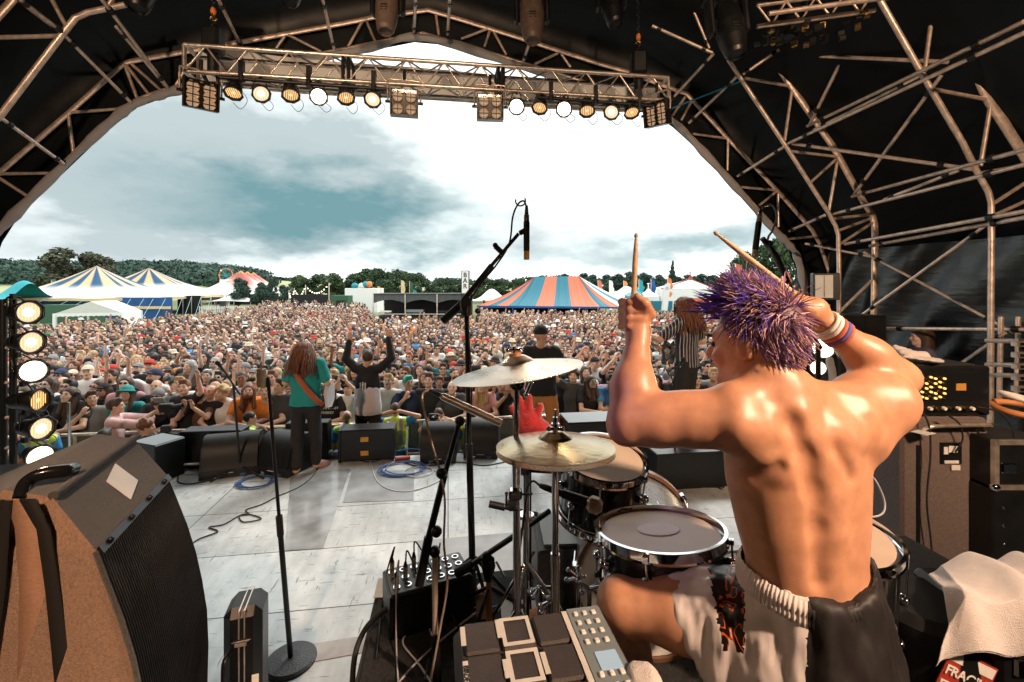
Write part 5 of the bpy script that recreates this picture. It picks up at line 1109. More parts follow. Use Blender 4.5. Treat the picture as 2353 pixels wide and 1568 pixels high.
# singer in cap and tan trousers
b = P(1243, 1068, 5.9); b.z = 0; J = pose(b, -.1, 1.03, gaze=(.35, .9, -.05), head=(.0, .03, 1.62), elL=(-.3, .05, 1.16), elR=(.3, .08, 1.18), wrL=(-.2, .28, 1.12), wrR=(.1, .3, 1.2), anL=(-.22, 0, .09), knL=(-.17, .02, .5), anR=(.22, .02, .09), knR=(.17, .04, .5), toeL=(-.26, .16, .03), toeR=(.27, .17, .03))
person_at('performer in black cap, black t-shirt and baggy tan trousers', J, (.012, .013, .016), 1., None, HC['black'], sleeve=.7, hats=('cap',), trc=(.50, .20, .05), skin=SK[3], build_=1.16, fa=.010, hatcol=(.01, .01, .012))
# striped guitarist on a riser
b = P(1578, 900, 5.65); b.z = H-23*5.65/F-1.76; J = pose(b, .75, 1.02, gaze=(.15, .95, -.12), head=(0, .05, 1.60), elL=(-.32, .18, 1.22), wrL=(-.28, .44, 1.27), hdL=(.2, 1, .1), elR=(.26, -.08, 1.18), wrR=(.16, .22, 1.06), hdR=(-.6, .6, 0))
gp = person_at('guitarist with long brown hair in black shirt with white stripes', J, (.5, .5, .5), 1., 'locks', HC['chestnut'], sleeve=.72, trc=(.012, .013, .014), build_=1.05, fa=.008)
m = bpy.data.materials.new('stripe_cloth'); m.use_nodes = True; t_ = m.node_tree; MATS['stripe_cloth'] = m; tcn = t_.nodes.new('ShaderNodeTexCoord'); wv = t_.nodes.new('ShaderNodeTexWave'); wv.wave_type = 'BANDS'; wv.bands_direction = 'X'; wv.inputs['Scale'].default_value = 8.5; t_.links.new(tcn.outputs['Object'], wv.inputs['Vector'])
cr = t_.nodes.new('ShaderNodeValToRGB'); cr.color_ramp.elements[0].position = .86; cr.color_ramp.elements[0].color = (.012, .012, .018, 1); cr.color_ramp.elements[1].position = .93; cr.color_ramp.elements[1].color = (.5, .48, .5, 1); t_.links.new(wv.outputs['Fac'], cr.inputs[0]); t_.links.new(cr.outputs[0], t_.nodes['Principled BSDF'].inputs['Base Color'])
for q in gp.children:
    if q.name.startswith('shirt'): q.data.materials[0] = m
MB().box((b.x, b.y, b.z/2), (1.2, .9, b.z-.004), 'black', rotz(TH), bev=.01).build('stage_box', label='low black platform under the striped guitarist', cat='platform', origin=(b.x, b.y, 0))
gt = empty('electric_guitar', b, 'dark electric guitar held by the striped guitarist', 'guitar'); w2 = lambda x, y, z: b+rotz(.75)@Vector((x, y, z))
mat('guitar_dark', (.03, .02, .03), .25, coat=.5)
MB().prism([w2(x, .25+abs(x)*.1, 1.05+z) for x, z in ((.26, .0), (.2, .14), (.08, .1), (-.02, .15), (-.08, .03), (-.04, -.1), (.08, -.08), (.2, -.14))], w2(0, .04, 0)-b, 'guitar_dark').build('body', gt); MB().tube([w2(-.02, .3, 1.08), w2(-.6, .42, 1.32)], .024, 'wood', 6).build('neck', gt)
# woman in the right wings
b = P(2118, 900, 6.0); b.z = .02; J = pose(b, 1.25, 1., gaze=(0, 1, -.05)); person_at('woman with long dark hair in the right wings, seen in profile', J, (.10, .09, .16), 1., 'mass', HC['brown'], skin=SK[2], mouth=.2)
# pit crew
def pit(label, px, ytop, d, yaw, shirt, hair, hc_, hats=(), sleeve=.5, hatcol=(.02, .02, .02), group=None, **kw):
    b = P(px, ytop, d); top = b.z; b.z = ZG; s_ = min(1.06, max(.86, (top-ZG)/1.745)); J = pose(b, yaw, s_, **kw)
    return person_at(label, J, shirt, 1., hair, hc_, sleeve=sleeve, hats=hats, hatcol=hatcol, group=group, res=.014), J
o, J = pit('cameraman in pale pink shirt pointing a camera at the stage crowd', 262, 916, 6.7, -1.1, (.62, .42, .42), 'short', HC['brown'], sleeve=1.2, elR=(.24, .3, 1.38), wrR=(.12, .5, 1.5), hdR=(0, 1, .3), elL=(-.2, .32, 1.36), wrL=(-.04, .52, 1.48), hdL=(.2, 1, .3), gaze=(0, 1, .1))
cpt = J['wrR'].lerp(J['wrL'], .5); cm = empty('video_camera', cpt, 'black video camera with a flip-out screen in the pit', 'camera'); MB().box(cpt+V3(.14, .02, .06), (.18, .12, .12), 'black', rotz(.3), bev=.015).box(cpt+V3(.05, .0, .01), (.08, .08, .05), 'rubber', bev=.01).build('body', cm); MB().box(cpt+V3(.1, -.06, .19), (.16, .015, .1), 'silver_plastic', Matrix.Rotation(.5, 3, 'X')).build('flip_screen', cm); MB().lathe([(.04, 0), (.045, .1), (.05, .14), (.04, .14), (.03, .12), (0, .12)], cpt+V3(.22, .03, .06), (1, .3, .05), 'black', 14).build('lens', cm)
gh = 'security guards in hi-vis vests'
for lab, px, yt, d, yaw, hr, hc_, kw in [('guard in yellow hi-vis vest and sunglasses behind the left wedge speakers', 572, 956, 6.75, -.9, 'crop', 'black', {}), ('bald guard in yellow hi-vis vest left of the flight case', 797, 946, 6.8, .5, None, 'grey', {}),
    ('guard in yellow hi-vis vest with hands behind the head', 908, 926, 6.9, .2, 'crop', 'brown', dict(elL=(-.38, .0, 1.5), wrL=(-.1, -.08, 1.62), hdL=(1, 0, 0), elR=(.38, 0, 1.5), wrR=(.1, -.08, 1.62), hdR=(-1, 0, 0))), ('guard in yellow hi-vis vest behind the middle microphone stand', 1083, 942, 6.9, .1, 'crop', 'brown', {}), ('guard in yellow hi-vis vest behind the lamp tower', 92, 985, 6.3, .4, 'short', 'brown', {})]:
    o, J = pit(lab, px, yt, d, yaw, (.03, .22, .5), hr, HC[hc_], hats=('shades',) if 'sunglasses' in lab else (), group=gh, **kw)
    f = Field(*bounds(J, .1, ('pelvis', 'chest', 'neck', 'shL', 'shR')), .014); bodyf(f, J, hands=False, infl=.026, legs=False, head=False, arms=False); V, Q = f.mesh(); cz = V[Q].mean(1)
    mat('hivis', CO['hivis'], .7); mat('reflect', (.45, .45, .47), .3, .4); rel = cz-np.array(J['base']); R2 = np.array(rotz(-yaw)); lx = rel@R2.T; s_ = J['s']
    mi = ((np.abs(lx[:, 2]-1.1*s_) < .03) | ((np.abs(np.abs(lx[:, 0])-.09) < .026) & (lx[:, 2] > 1.1*s_))).astype(int)
    obj_from(arr_mesh('vest', V-np.array(J['base']), Q, ['hivis', 'reflect'], mi), 'vest', o)
    if px == 572: text('SIAN', .08, 'blue_cable', o, J['base']+rotz(yaw)@Vector((0, -.155, 1.22)), textrot(rotz(yaw)@Vector((0, -1, 0))))
o, J = pit('photographer in black with a purple sleeve aiming a camera from the pit', 1008, 938, 6.9, 3.0, (.012, .012, .015), 'crop', HC['brown'], elR=(.26, .2, 1.4), wrR=(.1, .26, 1.6), hdR=(-.3, .3, 1), elL=(-.26, .2, 1.4), wrL=(-.1, .26, 1.6), hdL=(.3, .3, 1))
cpt = J['wrR'].lerp(J['wrL'], .5)+V3(0, -.02, .06); cm = empty('photo_camera', cpt, 'black camera held up by the photographer in the pit', 'camera'); MB().box(cpt, (.15, .07, .1), 'black', bev=.015).build('body', cm); MB().lathe([(.035, 0), (.04, .09), (.03, .09), (.0, .08)], cpt-V3(0, .03, 0), (0, -1, -.1), 'black_gloss', 14).build('lens', cm)
o, J = pit('curly-haired camera operator with only the head above the stage edge', 335, 976, 6.35, -1.2, (.03, .03, .03), 'curly', HC['chestnut'])
cpt = P(385, 1002, 6.3); cm = empty('camera_gimbal', cpt, 'small black camera on a gimbal grip at the stage edge', 'camera')
MB().box(cpt+V3(-.02, 0, .1), (.12, .08, .09), 'black', rotz(.4), bev=.01).box(cpt+V3(.08, 0, .02), (.16, .05, .04), 'black', rotz(-.2)).build('body', cm); MB().tube([cpt+V3(0, 0, .08), cpt-V3(.03, 0, .1), cpt-V3(0, 0, .35)], .02, 'black', 8).ball(cpt-V3(0, 0, .2), .045, 'rubber').build('grip', cm)
pit('dark-haired person crouching behind the left speaker cabinet', 238, 1010, 5.9, .2, (.05, .05, .05), 'short', HC['black'])
# ================================================================== GEAR
up = Vector((0, 0, 1)); ZR = .851
mat('cymbal', (.55, .43, .25), .26, 1., var=.35, vs=7, bump=.12, bs=60); mat('cymbal_white', (.82, .76, .66), .3, .75, var=.12, vs=9, bump=.1, bs=60); mat('drum_head', (.58, .46, .36), .45, var=.12, vs=5, sss=.0)
mat('sparkle', (.012, .018, .02), .2, var=.5, vs=300, coat=.6); mat('silver_tape', (.6, .6, .62), .4); mat('grille', (.012, .013, .014), .5, .4, var=.3, vs=8)
mat('carpet_lit', (.33, .19, .115), .95, var=.35, vs=110, bump=.9, bs=280, sheen=.3); mat('carpet_brown', (.13, .085, .07), .95, var=.5, vs=150, bump=.9, bs=300, sheen=.3); mat('strap_black', (.012, .012, .012), .8); mat('strap_tan', (.42, .25, .17), .8, var=.2, vs=90, stretch=(1, 1, 6))  # carpet_lit: lit copy of carpet, orange stage light put into the colour
mat('dark_hoop', (.16, .085, .05), .3, coat=.4); mat('leather', (.5, .2, .07), .5, var=.2); mat('sticker_red', (.33, .03, .015), .6); mat('hammer', (.014, .015, .017), .4, bump=.5, bs=140); mat('gold_plate', (.7, .35, .08), .4, .3)
def cable(label, pts, r, m, z=None, n=6, group=None, name='cable'):
    return MB().tube(bez(pts, 7), r, m, n).build(name, label=label, cat='cable', group=group, origin=pts[0])
# ---- drum kit
def lugs(t, c, axis, rad, h, n_, a0=0., name='lug', lo=False):
    x, y, z = frame(axis)
    for i in range(n_):
        a = a0+2*math.pi*i/n_; d = x*math.cos(a)+y*math.sin(a); p = c+d*(rad+.012); mb = MB()
        mb.tube([p+z*.004+d*.008, p-z*h*.42+d*.006], .0035, 'chrome', 6); mb.ball(p-z*h*.42, (.016, .016, .022), 'chrome', 10, look(z)); mb.box(p-z*.004+d*.006, (.016, .016, .014), 'chrome', look(d, z)); mb.build(name, t)
def drum(name, c, axis, r, h, label, shell='black_gloss', cat='drum', logo=True, n_=8, lower=True, ref=None):
    axis = Vector(axis).normalized(); t = empty(name, c-axis*h, label, cat, None)
    MB().lathe([(r*.985, -h+.012), (r*.99, -h+.02), (r*.99, -.02), (r*.985, -.012)], c, axis, shell, 48).build('shell', t)
    mb = MB(); mb.lathe([(0, -.002), (r*.5, -.002), (r*.96, -.002), (r*.995, -.012)], c, axis, 'drum_head', 48); mb.build('drum_head', t)
    for s_, nm in ((0, 'hoop'), (-h, 'hoop')):
        if s_ and not lower: continue
        MB().lathe([(r+.004, s_-.020), (r+.010, s_-.022), (r+.014, s_-.018), (r+.010, s_-.014), (r+.010, s_+.008), (r+.013, s_+.013), (r+.003, s_+.014), (r+.003, s_-.004)], c, axis, 'chrome', 56).build(nm, t)
    lugs(t, c, axis, r, h, n_, .3)
    if lower: lugs(t, c-axis*h, -axis, r, h, n_, .3)
    return t
sn = P(1515, 1219, 1.42); sax = Vector((-.05, .13, 1)); t = drum('snare_drum', sn, sax, .184, .15, 'black sparkle snare drum with chrome hoops in front of the drummer', 'sparkle')
mat('worn', (.9, .88, .84), .7, var=.1); mat('worn_dark', (.3, .24, .24), .6)
x_, y_, z_ = frame(sax)
MB().lathe([(0, .0014), (.035, .0013), (.05, .0006)], sn+x_*.0+y_*.01, sax, 'worn', 24, sx=1.3).build('worn_spot', t)
mb = MB(); mb.tube(bez([sn+Vector((-.105, .095, .012)), sn+Vector((-.09, .107, .014)), sn+Vector((-.07, .104, .014)), sn+Vector((-.055, .112, .014))], 4), .004, 'black', 4); mb.build('head_mark', t)
MB().ball(P(1645, 1258, 1.36), .006, 'blue_led').build('indicator_light', t)
tm = P(1386, 1053, 1.86); tax = Vector((.06, -.22, 1)); drum('rack_tom', tm, tax, .168, .235, 'black rack tom tilted toward the drummer', 'black_gloss', n_=6)
ft = P(1893, 1222, 1.56); drum('floor_tom', ft, (-.02, -.06, 1), .205, .4, 'black floor tom partly hidden by the right side of the drummer', 'black_gloss', n_=8)
for k in range(3): a = k*2.1+.3; q = ft+V3(math.cos(a)*.225, math.sin(a)*.225, 0); MB().tube([q-up*.02, q-up*(ft.z-.86)], .008, 'chrome', 6).build('floor_tom_leg', bpy.data.objects['floor_tom'])
kc = Vector((.53, 1.76, .85+.285)); kt = empty('bass_drum', kc, 'dark bass drum with bronze hoops behind the snare drum', 'drum'); mat('shell_grey', (.12, .13, .14), .3, var=.5, vs=20, stretch=(1, 1, 14))
kax = Vector((.1, 1, 0)).normalized(); MB().lathe([(.268, .03), (.268, .42)], kc, kax, 'shell_grey', 48).build('shell', kt)
for s_ in (0, .43): MB().lathe([(.272, s_), (.288, s_), (.288, s_+.04), (.272, s_+.04), (.272, s_)], kc, kax, 'dark_hoop', 48).build('hoop', kt)
MB().lathe([(0, .01), (.27, .012)], kc, kax, 'white', 48).build('drum_head', kt); MB().lathe([(0, .455), (.27, .455)], kc, kax, 'drum_head', 48).build('drum_head', kt)
for i in range(8):
    a = i*math.pi/4+.2; x, y, z = frame(kax); d = x*math.cos(a)+y*math.sin(a)
    for s_ in (.01, .44): MB().box(kc+kax*s_+d*.292, (.03, .04, .02), 'chrome', look(kax, d), bev=.004).tube([kc+kax*s_+d*.295, kc+kax*(.12 if s_ < .2 else .33)+d*.285], .004, 'chrome', 5).build('claw', kt)
def cymbal(mb, c, axis, r, m, bell=.055, sag=.03):
    mb.lathe([(0, bell*.42+sag), (bell*.5, bell*.36+sag), (bell*.85, bell*.14+sag), (bell, sag), (r*.55, sag*.62), (r*.8, sag*.3), (r, 0), (r, -.0015), (r*.55, sag*.6-.002), (bell, sag-.002), (0, sag+bell*.3)], c, axis, m, 64)
def wing(mb, p, ax=(1, 0, 0), s=1.):
    mb.tube([p-Vector(ax)*.022*s, p+Vector(ax)*.022*s], .006*s, 'chrome', 6); mb.ball(p-Vector(ax)*.022*s, .009*s, 'chrome', 8); mb.ball(p+Vector(ax)*.022*s, .009*s, 'chrome', 8)
# hi-hat
hc2 = P(1276, 1030, 1.47); hh = empty('hi_hat', Vector((hc2.x, hc2.y, ZR)), 'hi-hat cymbals of worn bronze on a chrome stand', 'cymbal'); hax = Vector((-.01, .06, 1))
mb = MB(); cymbal(mb, hc2+up*.006, hax, .191, 'cymbal', .055, .026); mb.build('top_cymbal', hh); mb = MB(); cymbal(mb, hc2-up*.012, -hax, .191, 'cymbal', .055, .024); mb.build('bottom_cymbal', hh)
MB().tube([hc2-up*.05, Vector((hc2.x, hc2.y, ZR+.12))], .0115, 'chrome', 12).tube([hc2-up*.34, Vector((hc2.x, hc2.y, ZR+.05))], .015, 'chrome', 12).build('stand_pole', hh)
mb = MB(); mb.tube([hc2+up*.03, hc2+up*.125], .004, 'chrome', 8); mb.tube([hc2+up*.03, hc2+up*.045], .017, 'rubber', 12); mb.tube([hc2+up*.048, hc2+up*.1], .0085, 'chrome', 10); wing(mb, hc2+up*.062); mb.tube([hc2+up*.072, hc2+up*.08], .014, 'chrome', 10); mb.build('clutch', hh)
for k in range(3): a = k*2.09+.6; MB().tube([Vector((hc2.x, hc2.y, ZR+.35)), Vector((hc2.x+.26*math.cos(a), hc2.y+.26*math.sin(a), ZR+.01))], .007, 'chrome', 6).build('leg', hh)
# crash
cc = P(1189, 853, 1.56); ca = empty('crash_cymbal', Vector((cc.x, cc.y, ZR)), 'large pale crash cymbal tilted on a chrome stand', 'cymbal'); cax = Vector((-.15, .03, 1)).normalized()
mb = MB(); cymbal(mb, cc, cax, .225, 'cymbal_white', .062, .03); mb.build('cymbal', ca)
mb = MB(); mb.tube([cc+cax*.04, cc+cax*.062], .021, 'leather', 14); mb.tube([cc+cax*.06, cc+cax*.085], .006, 'chrome', 8); wing(mb, cc+cax*.072); mb.build('felt', ca)
tl = cc-up*.04+V3(-.002, .0, 0); mb = MB(); mb.lathe([(0, -.016), (.024, -.016), (.027, 0), (.024, .016), (.012, .018), (.01, .022), (0, .022)], tl, (.1, -1, 0), 'chrome', 20); mb.tube([cc, tl], .006, 'chrome', 8); wing(mb, tl+V3(.04, 0, -.02), (.4, 0, 1)); mb.build('tilter', ca)
bt_ = Vector((cc.x+.004, cc.y, ZR+.05)); MB().tube([tl, P(1185, 1060, 1.56)], .0095, 'chrome', 12).tube([P(1185, 1045, 1.56), bt_], .0135, 'chrome', 12).build('stand_pole', ca)
mb = MB(); q = P(1184, 1135, 1.55); mb.box(q, (.045, .04, .03), 'chrome', bev=.006); mb.box(q+V3(-.01, -.01, -.03), (.03, .03, .04), 'chrome', bev=.005); wing(mb, q+V3(-.03, -.01, -.015), (0, .3, 1), .8); mb.build('clamp', ca)
for k in range(3): a = k*2.09+1.4; MB().tube([Vector((bt_.x, bt_.y, ZR+.35)), Vector((bt_.x+.3*math.cos(a), bt_.y+.3*math.sin(a), ZR+.01))], .008, 'chrome', 6).build('leg', ca)
# tom stand
q = P(1209, 1065, 1.74); b_ = Vector((q.x, q.y, ZR)); ts = empty('tom_stand', b_, 'chrome stand with a horizontal arm carrying the rack tom', 'stand'); MB().tube([q+up*.04, b_+up*.05], .0125, 'chrome', 12).build('pole', ts)
mb = MB(); mb.tube([P(1203, 1078, 1.73), P(1290, 1083, 1.78)], .012, 'dark_metal', 10); mb.box(P(1208, 1075, 1.73), (.04, .04, .05), 'chrome', bev=.006); mb.tube([P(1240, 1072, 1.74)-up*.012, P(1240, 1072, 1.74)+up*.02], .006, 'chrome', 8); wing(mb, P(1240, 1062, 1.74)); mb.ball(P(1283, 1078, 1.77), .024, 'chrome', 12); mb.build('arm', ts)
MB().tube([P(1209, 1185, 1.74)+up*.006, P(1209, 1185, 1.74)-up*.006], .03, 'chrome', 16).build('collar', ts)
for k in range(3): a = k*2.09; MB().tube([b_+up*.4, b_+V3(.28*math.cos(a), .28*math.sin(a), .01)], .008, 'chrome', 6).build('leg', ts)
r4 = random.Random(8)
for (px, py, d) in ((1240, 1350, 1.75), (1330, 1330, 1.68), (1355, 1352, 1.66), (1260, 1385, 1.6)):   # pedal linkages
    mb = MB(); c = P(px, py, d)
    for k in range(6):
        o_ = V3(r4.uniform(-.05, .05), r4.uniform(-.03, .03), r4.uniform(-.04, .04)); mb.tube([c, c+o_], .006, 'chrome', 6); mb.ball(c+o_, .011, 'chrome', 8)
    mb.tube([c, Vector((c.x, c.y+.02, ZR+.03))], .009, 'chrome', 8); mb.box(Vector((c.x, c.y+.02, ZR+.016)), (.08, .12, .02), 'dark_metal'); mb.build('drum_pedal', label={1240: 'chrome linkage beside the foot of the crash stand', 1330: 'chrome pedal linkage left of the bass drum hoop', 1355: 'chrome pedal linkage under the snare drum', 1260: 'chrome linkage just left of the hi-hat pole'}[px], cat='drum pedal', group='chrome pedal linkages under the kit', origin=(c.x, c.y, ZR))
# white crumpled cloth and boxes on the riser
def boxthing(name, label, cat, px, d, w_, dep, z0, h, m='black', yaw=TH, bev=.01, group=None, x=None, parts=None):
    c = Vector((((px-1176.5)*d/F) if x is None else x, d+dep/2, z0+h/2)); o = empty(name, (c.x, c.y, z0), label, cat, group, rz=yaw); MB().box(c, (w_, dep, h), m, rotz(yaw), bev=bev).build('body', o); return o, c
o, c = boxthing('equipment_case', 'grey equipment box with a sloped lid left of the bass drum', 'case', 1300, 1.98, .26, .34, ZR, .3, 'perf', .05)
MB().box(c+V3(0, 0, .158), (.2, .28, .014), 'silver_plastic', rotz(.05)).build('lid_panel', o); MB().tube(bez([c+V3(-.14, -.1, -.02), c+V3(-.16, -.12, .06), c+V3(-.15, -.13, .1), c+V3(-.135, -.12, .12)], 4), .007, 'leather', 6).build('handle', o)
# ---- snake box and its plugs
sb = Vector((-.375, 2.02, ZR+.09)); syaw = .42; so_ = empty('stage_box', (sb.x, sb.y, ZR), 'black cable junction box with rows of round sockets on the riser corner', 'junction box', rz=syaw); MB().box(sb, (.36, .2, .18), 'black', rotz(syaw), bev=.006).build('body', so_)
MB().box(sb+up*.093, (.34, .18, .005), 'silver_plastic', rotz(syaw)).build('top_panel', so_)
for i in range(7):
    for j in range(3):
        p = sb+rotz(syaw)@Vector((-.145+.048*i, -.055+.055*j, .097)); MB().lathe([(.016, 0), (.016, .004), (.011, .004), (.010, .001), (0, .001)], p, up, ['chrome', 'chrome', 'black', 'black'], 14).build('socket', so_)
r5 = random.Random(3)
for k, (i, j) in enumerate(((0, 0), (1, 1), (0, 2), (2, 0), (2, 2), (4, 1))):
    p = sb+rotz(syaw)@Vector((-.145+.048*i, -.055+.055*j, .1)); mb = MB(); mb.tube([p, p+up*.045], .0105, 'mesh_bronze', 10); mb.tube([p+up*.045, p+up*.065], [.010, .005], 'black', 8)
    e = p+V3(r5.uniform(-.05, .25), r5.uniform(-.25, .05), 0); e.z = ZR+.01; mb.tube(bez([p+up*.06, p+up*.11+V3(.01, 0, 0), p.lerp(e, .5)+up*.09, e+up*.01, e+V3(r5.uniform(0, .2), -.25, .0)], 7), .0035, 'black' if k % 3 else 'white_cable', 5)
    mb.build('cable', label=f'{ORD[k]} plugged cable standing out of the black junction box', cat='cable', group='cables plugged into the junction box', origin=p)
cable('thick black multicore cable looping off the riser corner', [P(945, 1365, 1.98), P(900, 1392, 1.95), P(868, 1415, 1.93), P(836, 1452, 1.9), P(815, 1510, 1.85), P(808, 1600, 1.8)], .011, 'rubber')
MB().tube([P(958, 1355, 1.98), P(905, 1388, 1.96)], [.026, .017], 'black', 12).tube([P(945, 1363, 1.98), P(925, 1375, 1.97)], .028, 'rubber', 8).build('cable_plug', label='chunky ribbed plug on the thick black cable', cat='plug', origin=P(958, 1355, 1.98))
def R_(px, py, z=ZR+.005): return G(px, py, z)
for lab, m_, pts in [('pale cable curling across the rug below the junction box', 'white_cable', [(1020, 1395), (960, 1440), (925, 1475), (965, 1530), (1010, 1600)]), ('pale cable running diagonally over the rug', 'white_cable', [(1105, 1400), (1040, 1450), (960, 1520), (890, 1600)]), ('dark cable loop at the front of the sampling pad', 'rubber', [(1100, 1480), (1075, 1500), (1085, 1540), (1120, 1560)]), ('pale cable loop left of the sampling pad', 'white_cable', [(1120, 1490), (1072, 1530), (1080, 1570), (1150, 1590)]), ('thin blue cable coiled under the lower boom', 'blue_cable', [(1100, 1330), (1045, 1345), (1050, 1385), (1110, 1400), (1160, 1380), (1110, 1340)])]:
    cable(lab, [R_(*q) for q in pts], .0042, m_, group='cables lying on the rug')
# ---- sampling pad
o_ = Vector((-.14, 1.157, 1.44)); rx = Vector((.985, .17, 0)).normalized(); ry = Vector((.17, -.985, 0)).normalized(); pd = empty('sampling_pad', o_+rx*.2+ry*.17-up*.03, 'black nine-pad electronic drum pad with strips of white tape', 'drum pad')
Q = lambda a, b, z=0: o_+rx*a+ry*b+up*z
RmP = Matrix((rx, ry*-1, up)).transposed()
MB().box(Q(.19, .17, -.03), (.40, .35, .06), 'pad_rubber', RmP, bev=.018).build('body', pd)
for i in range(3):
    for j in range(3): MB().box(Q(.055+.088*i, .058+.105*j, .004), (.082, .098, .012), 'pad_rubber', RmP, bev=.005).build('pad', pd)
for (a, b, w_, l_) in [(.012, .055, .012, .06), (.012, .165, .012, .07), (.012, .27, .012, .07), (.10, .045, .011, .06), (.19, .165, .012, .06), (.1, .165, .01, .05), (.19, .27, .01, .06), (.276, .14, .013, .25)]: MB().box(Q(a, b, .0125), (w_, l_, .001), 'tape', RmP).build('tape_strip', pd)
for (i, j) in ((1, 0), (1, 1)):
    cx_, cy_ = .055+.088*i, .058+.105*j; mb = MB()
    for s_ in (-1, 1): mb.box(Q(cx_+s_*.033, cy_, .0122), (.01, .085, .001), 'tape', RmP); mb.box(Q(cx_, cy_+s_*.04, .0124), (.075, .01, .001), 'tape', RmP)
    mb.build('tape_frame', pd)
MB().box(Q(.33, .155, .006), (.088, .3, .008), 'silver_plastic', RmP).build('control_panel', pd); MB().box(Q(.335, .18, .0115), (.05, .05, .003), 'screen', RmP).build('screen', pd)
for i in range(3):
    for j in range(9):
        if 3 < j < 6: continue
        MB().box(Q(.304+.024*i, .03+.031*j, .0125), (.012, .014, .006), 'paper', RmP, bev=.002).build('button', pd)
text('BIRDE', .016, 'black', pd, Q(.012, .165, .0135), Matrix((ry, rx, up)).transposed() if False else textrot(up, rx)); MB().tube([Q(.19, .17, -.06), Vector((Q(.19, .17).x, Q(.19, .17).y, ZR))], .016, 'black', 10).build('stand_post', pd)
f = Field(P(1475, 1560, 1.0)-V3(.08, .08, .1), P(1475, 1560, 1.0)+V3(.08, .08, .08), .006); c = P(1478, 1565, 1.0); f.ell(c, (.034, .03, .03), None, .02); f.cone(c, c+V3(.03, .02, -.08), .03, .035, .02); f.cone(c, c+V3(-.03, .01, -.08), .026, .03, .01); V, Q2 = f.mesh(); V = fold(V, Q2, .006, 30)
obj_from(arr_mesh('cloth', V-np.array(c), Q2, ['towel']), 'cloth', loc=c, label='small crumpled white cloth hanging behind the sampling pad', cat='cloth')
# ---- microphone stands
def boom(mb, a, b, r=.010, m='black'): mb.tube([a, b], r, m, 10)
st = empty('microphone_stand', Vector((P(1088, 0, 2.08).x, 2.08, ZR)), 'tall overhead black microphone stand in the middle with its boom rising right', 'microphone stand')
MB().tube([Vector((P(1088, 0, 2.08).x, 2.08, ZR)), P(1078, 1020, 2.08)], .0155, 'black', 12).tube([P(1078, 1030, 2.08), P(1072, 695, 2.08)], .0115, 'dark_metal', 12).build('pole', st)
mb = MB(); mb.tube([P(1018, 738, 2.12), P(1058, 702, 2.1)], .019, 'black', 10); mb.tube([P(1050, 708, 2.1), P(1130, 610, 2.05)], .0125, 'black', 10); mb.tube([P(1128, 612, 2.05), P(1192, 537, 2.)], .0085, 'dark_metal', 8); mb.build('boom', st)
mb = MB(); mb.lathe([(.022, -.05), (.03, 0), (.022, .03)], P(1071, 700, 2.08), (0, 0, 1), 'black', 14); mb.tube([P(1071, 694, 2.05), P(1071, 694, 2.12)], .024, 'black', 12); mb.ball(P(1098, 715, 2.06), .014, 'black'); mb.build('clutch', st)
MB().tube([P(1152, 579, 2.03), P(1138, 566, 2.03)], .012, 'black', 8).ball(P(1138, 564, 2.03), .012, 'black').build('knob', st); MB().tube([P(1195, 536, 2.), P(1206, 530, 1.99)], .012, 'black', 8).build('microphone_clip', st)
MB().tube(bez([P(1209, 473, 1.99), P(1203, 462, 1.99), P(1190, 470, 1.99), P(1178, 500, 2.0), P(1170, 560, 2.02), P(1140, 610, 2.04), P(1100, 660, 2.06), P(1076, 720, 2.065), P(1084, 900, 2.06), P(1074, 1100, 2.06), P(1090, 1250, 2.06), P(1078, 1390, 2.06)], 6), .004, 'black', 6).build('cable', st)
mb = MB(); mb.torus(P(1196, 462, 1.99), .022, .0035, (0, 1, 0), 'black', 14, 5, a0=2.6, a1=6.6); mb.build('cable_clip', st)
for k in range(3): a = k*2.09+.9; b_ = Vector((P(1088, 0, 2.08).x, 2.08, ZR)); MB().tube([b_+up*.22, b_+V3(.28*math.cos(a), .1*math.sin(a)-.05, .012)], .009, 'black', 6).build('leg', st)
mo = P(1210, 535, 1.99); mc = MB().lathe([(0, -.119), (.0125, -.118), (.0125, -.08), (.0135, -.078), (.0135, .045), (.012, .05), (.012, .075), (.009, .08), (.006, .118), (0, .12)], mo, (.0, 0, 1), ['black', 'gold_plate', 'black', 'black', 'black', 'mesh_bronze', 'mesh_bronze', 'black', 'black'], 16).build('microphone', label='slim black overhead microphone hanging upright from the middle boom', cat='microphone', origin=mo)
# second overhead microphone by the right arch
st = empty('microphone_stand', P(1850, 1300, 2.3), 'black boom stand rising behind the hair of the drummer at the right', 'microphone stand'); mb = MB(); mb.tube([P(1752, 548, 2.1), P(1785, 590, 2.12), P(1815, 660, 2.14), P(1850, 745, 2.2), P(1885, 800, 2.25)], .012, 'black', 8); mb.build('boom', st); MB().tube([Vector((P(1880, 0, 2.25).x, 2.25, ZR)), P(1880, 790, 2.25)], .013, 'black', 8).build('pole', st); MB().ball(P(1768, 560, 2.1), .016, 'black').build('knob', st); MB().ball(P(1810, 695, 2.12), .014, 'black').build('knob', st)
MB().tube(bez([P(1749, 485, 2.1), P(1755, 475, 2.1), P(1775, 472, 2.1), P(1785, 500, 2.1), P(1775, 530, 2.1), P(1765, 560, 2.1), P(1800, 640, 2.12)], 6), .005, 'silver_plastic', 6).build('cable', st)
mo = P(1740, 540, 2.1); MB().lathe([(0, -.105), (.0125, -.104), (.0125, -.07), (.0135, -.068), (.0135, .055), (.012, .06), (.012, .085), (.008, .1), (.005, .12), (0, .121)], mo, (.13, 0, 1), ['black', 'mesh_bronze', 'black', 'black', 'black', 'mesh_bronze', 'mesh_bronze', 'black', 'black'], 16).build('microphone', label='slim overhead microphone in front of the hem at the right', cat='microphone', origin=mo)
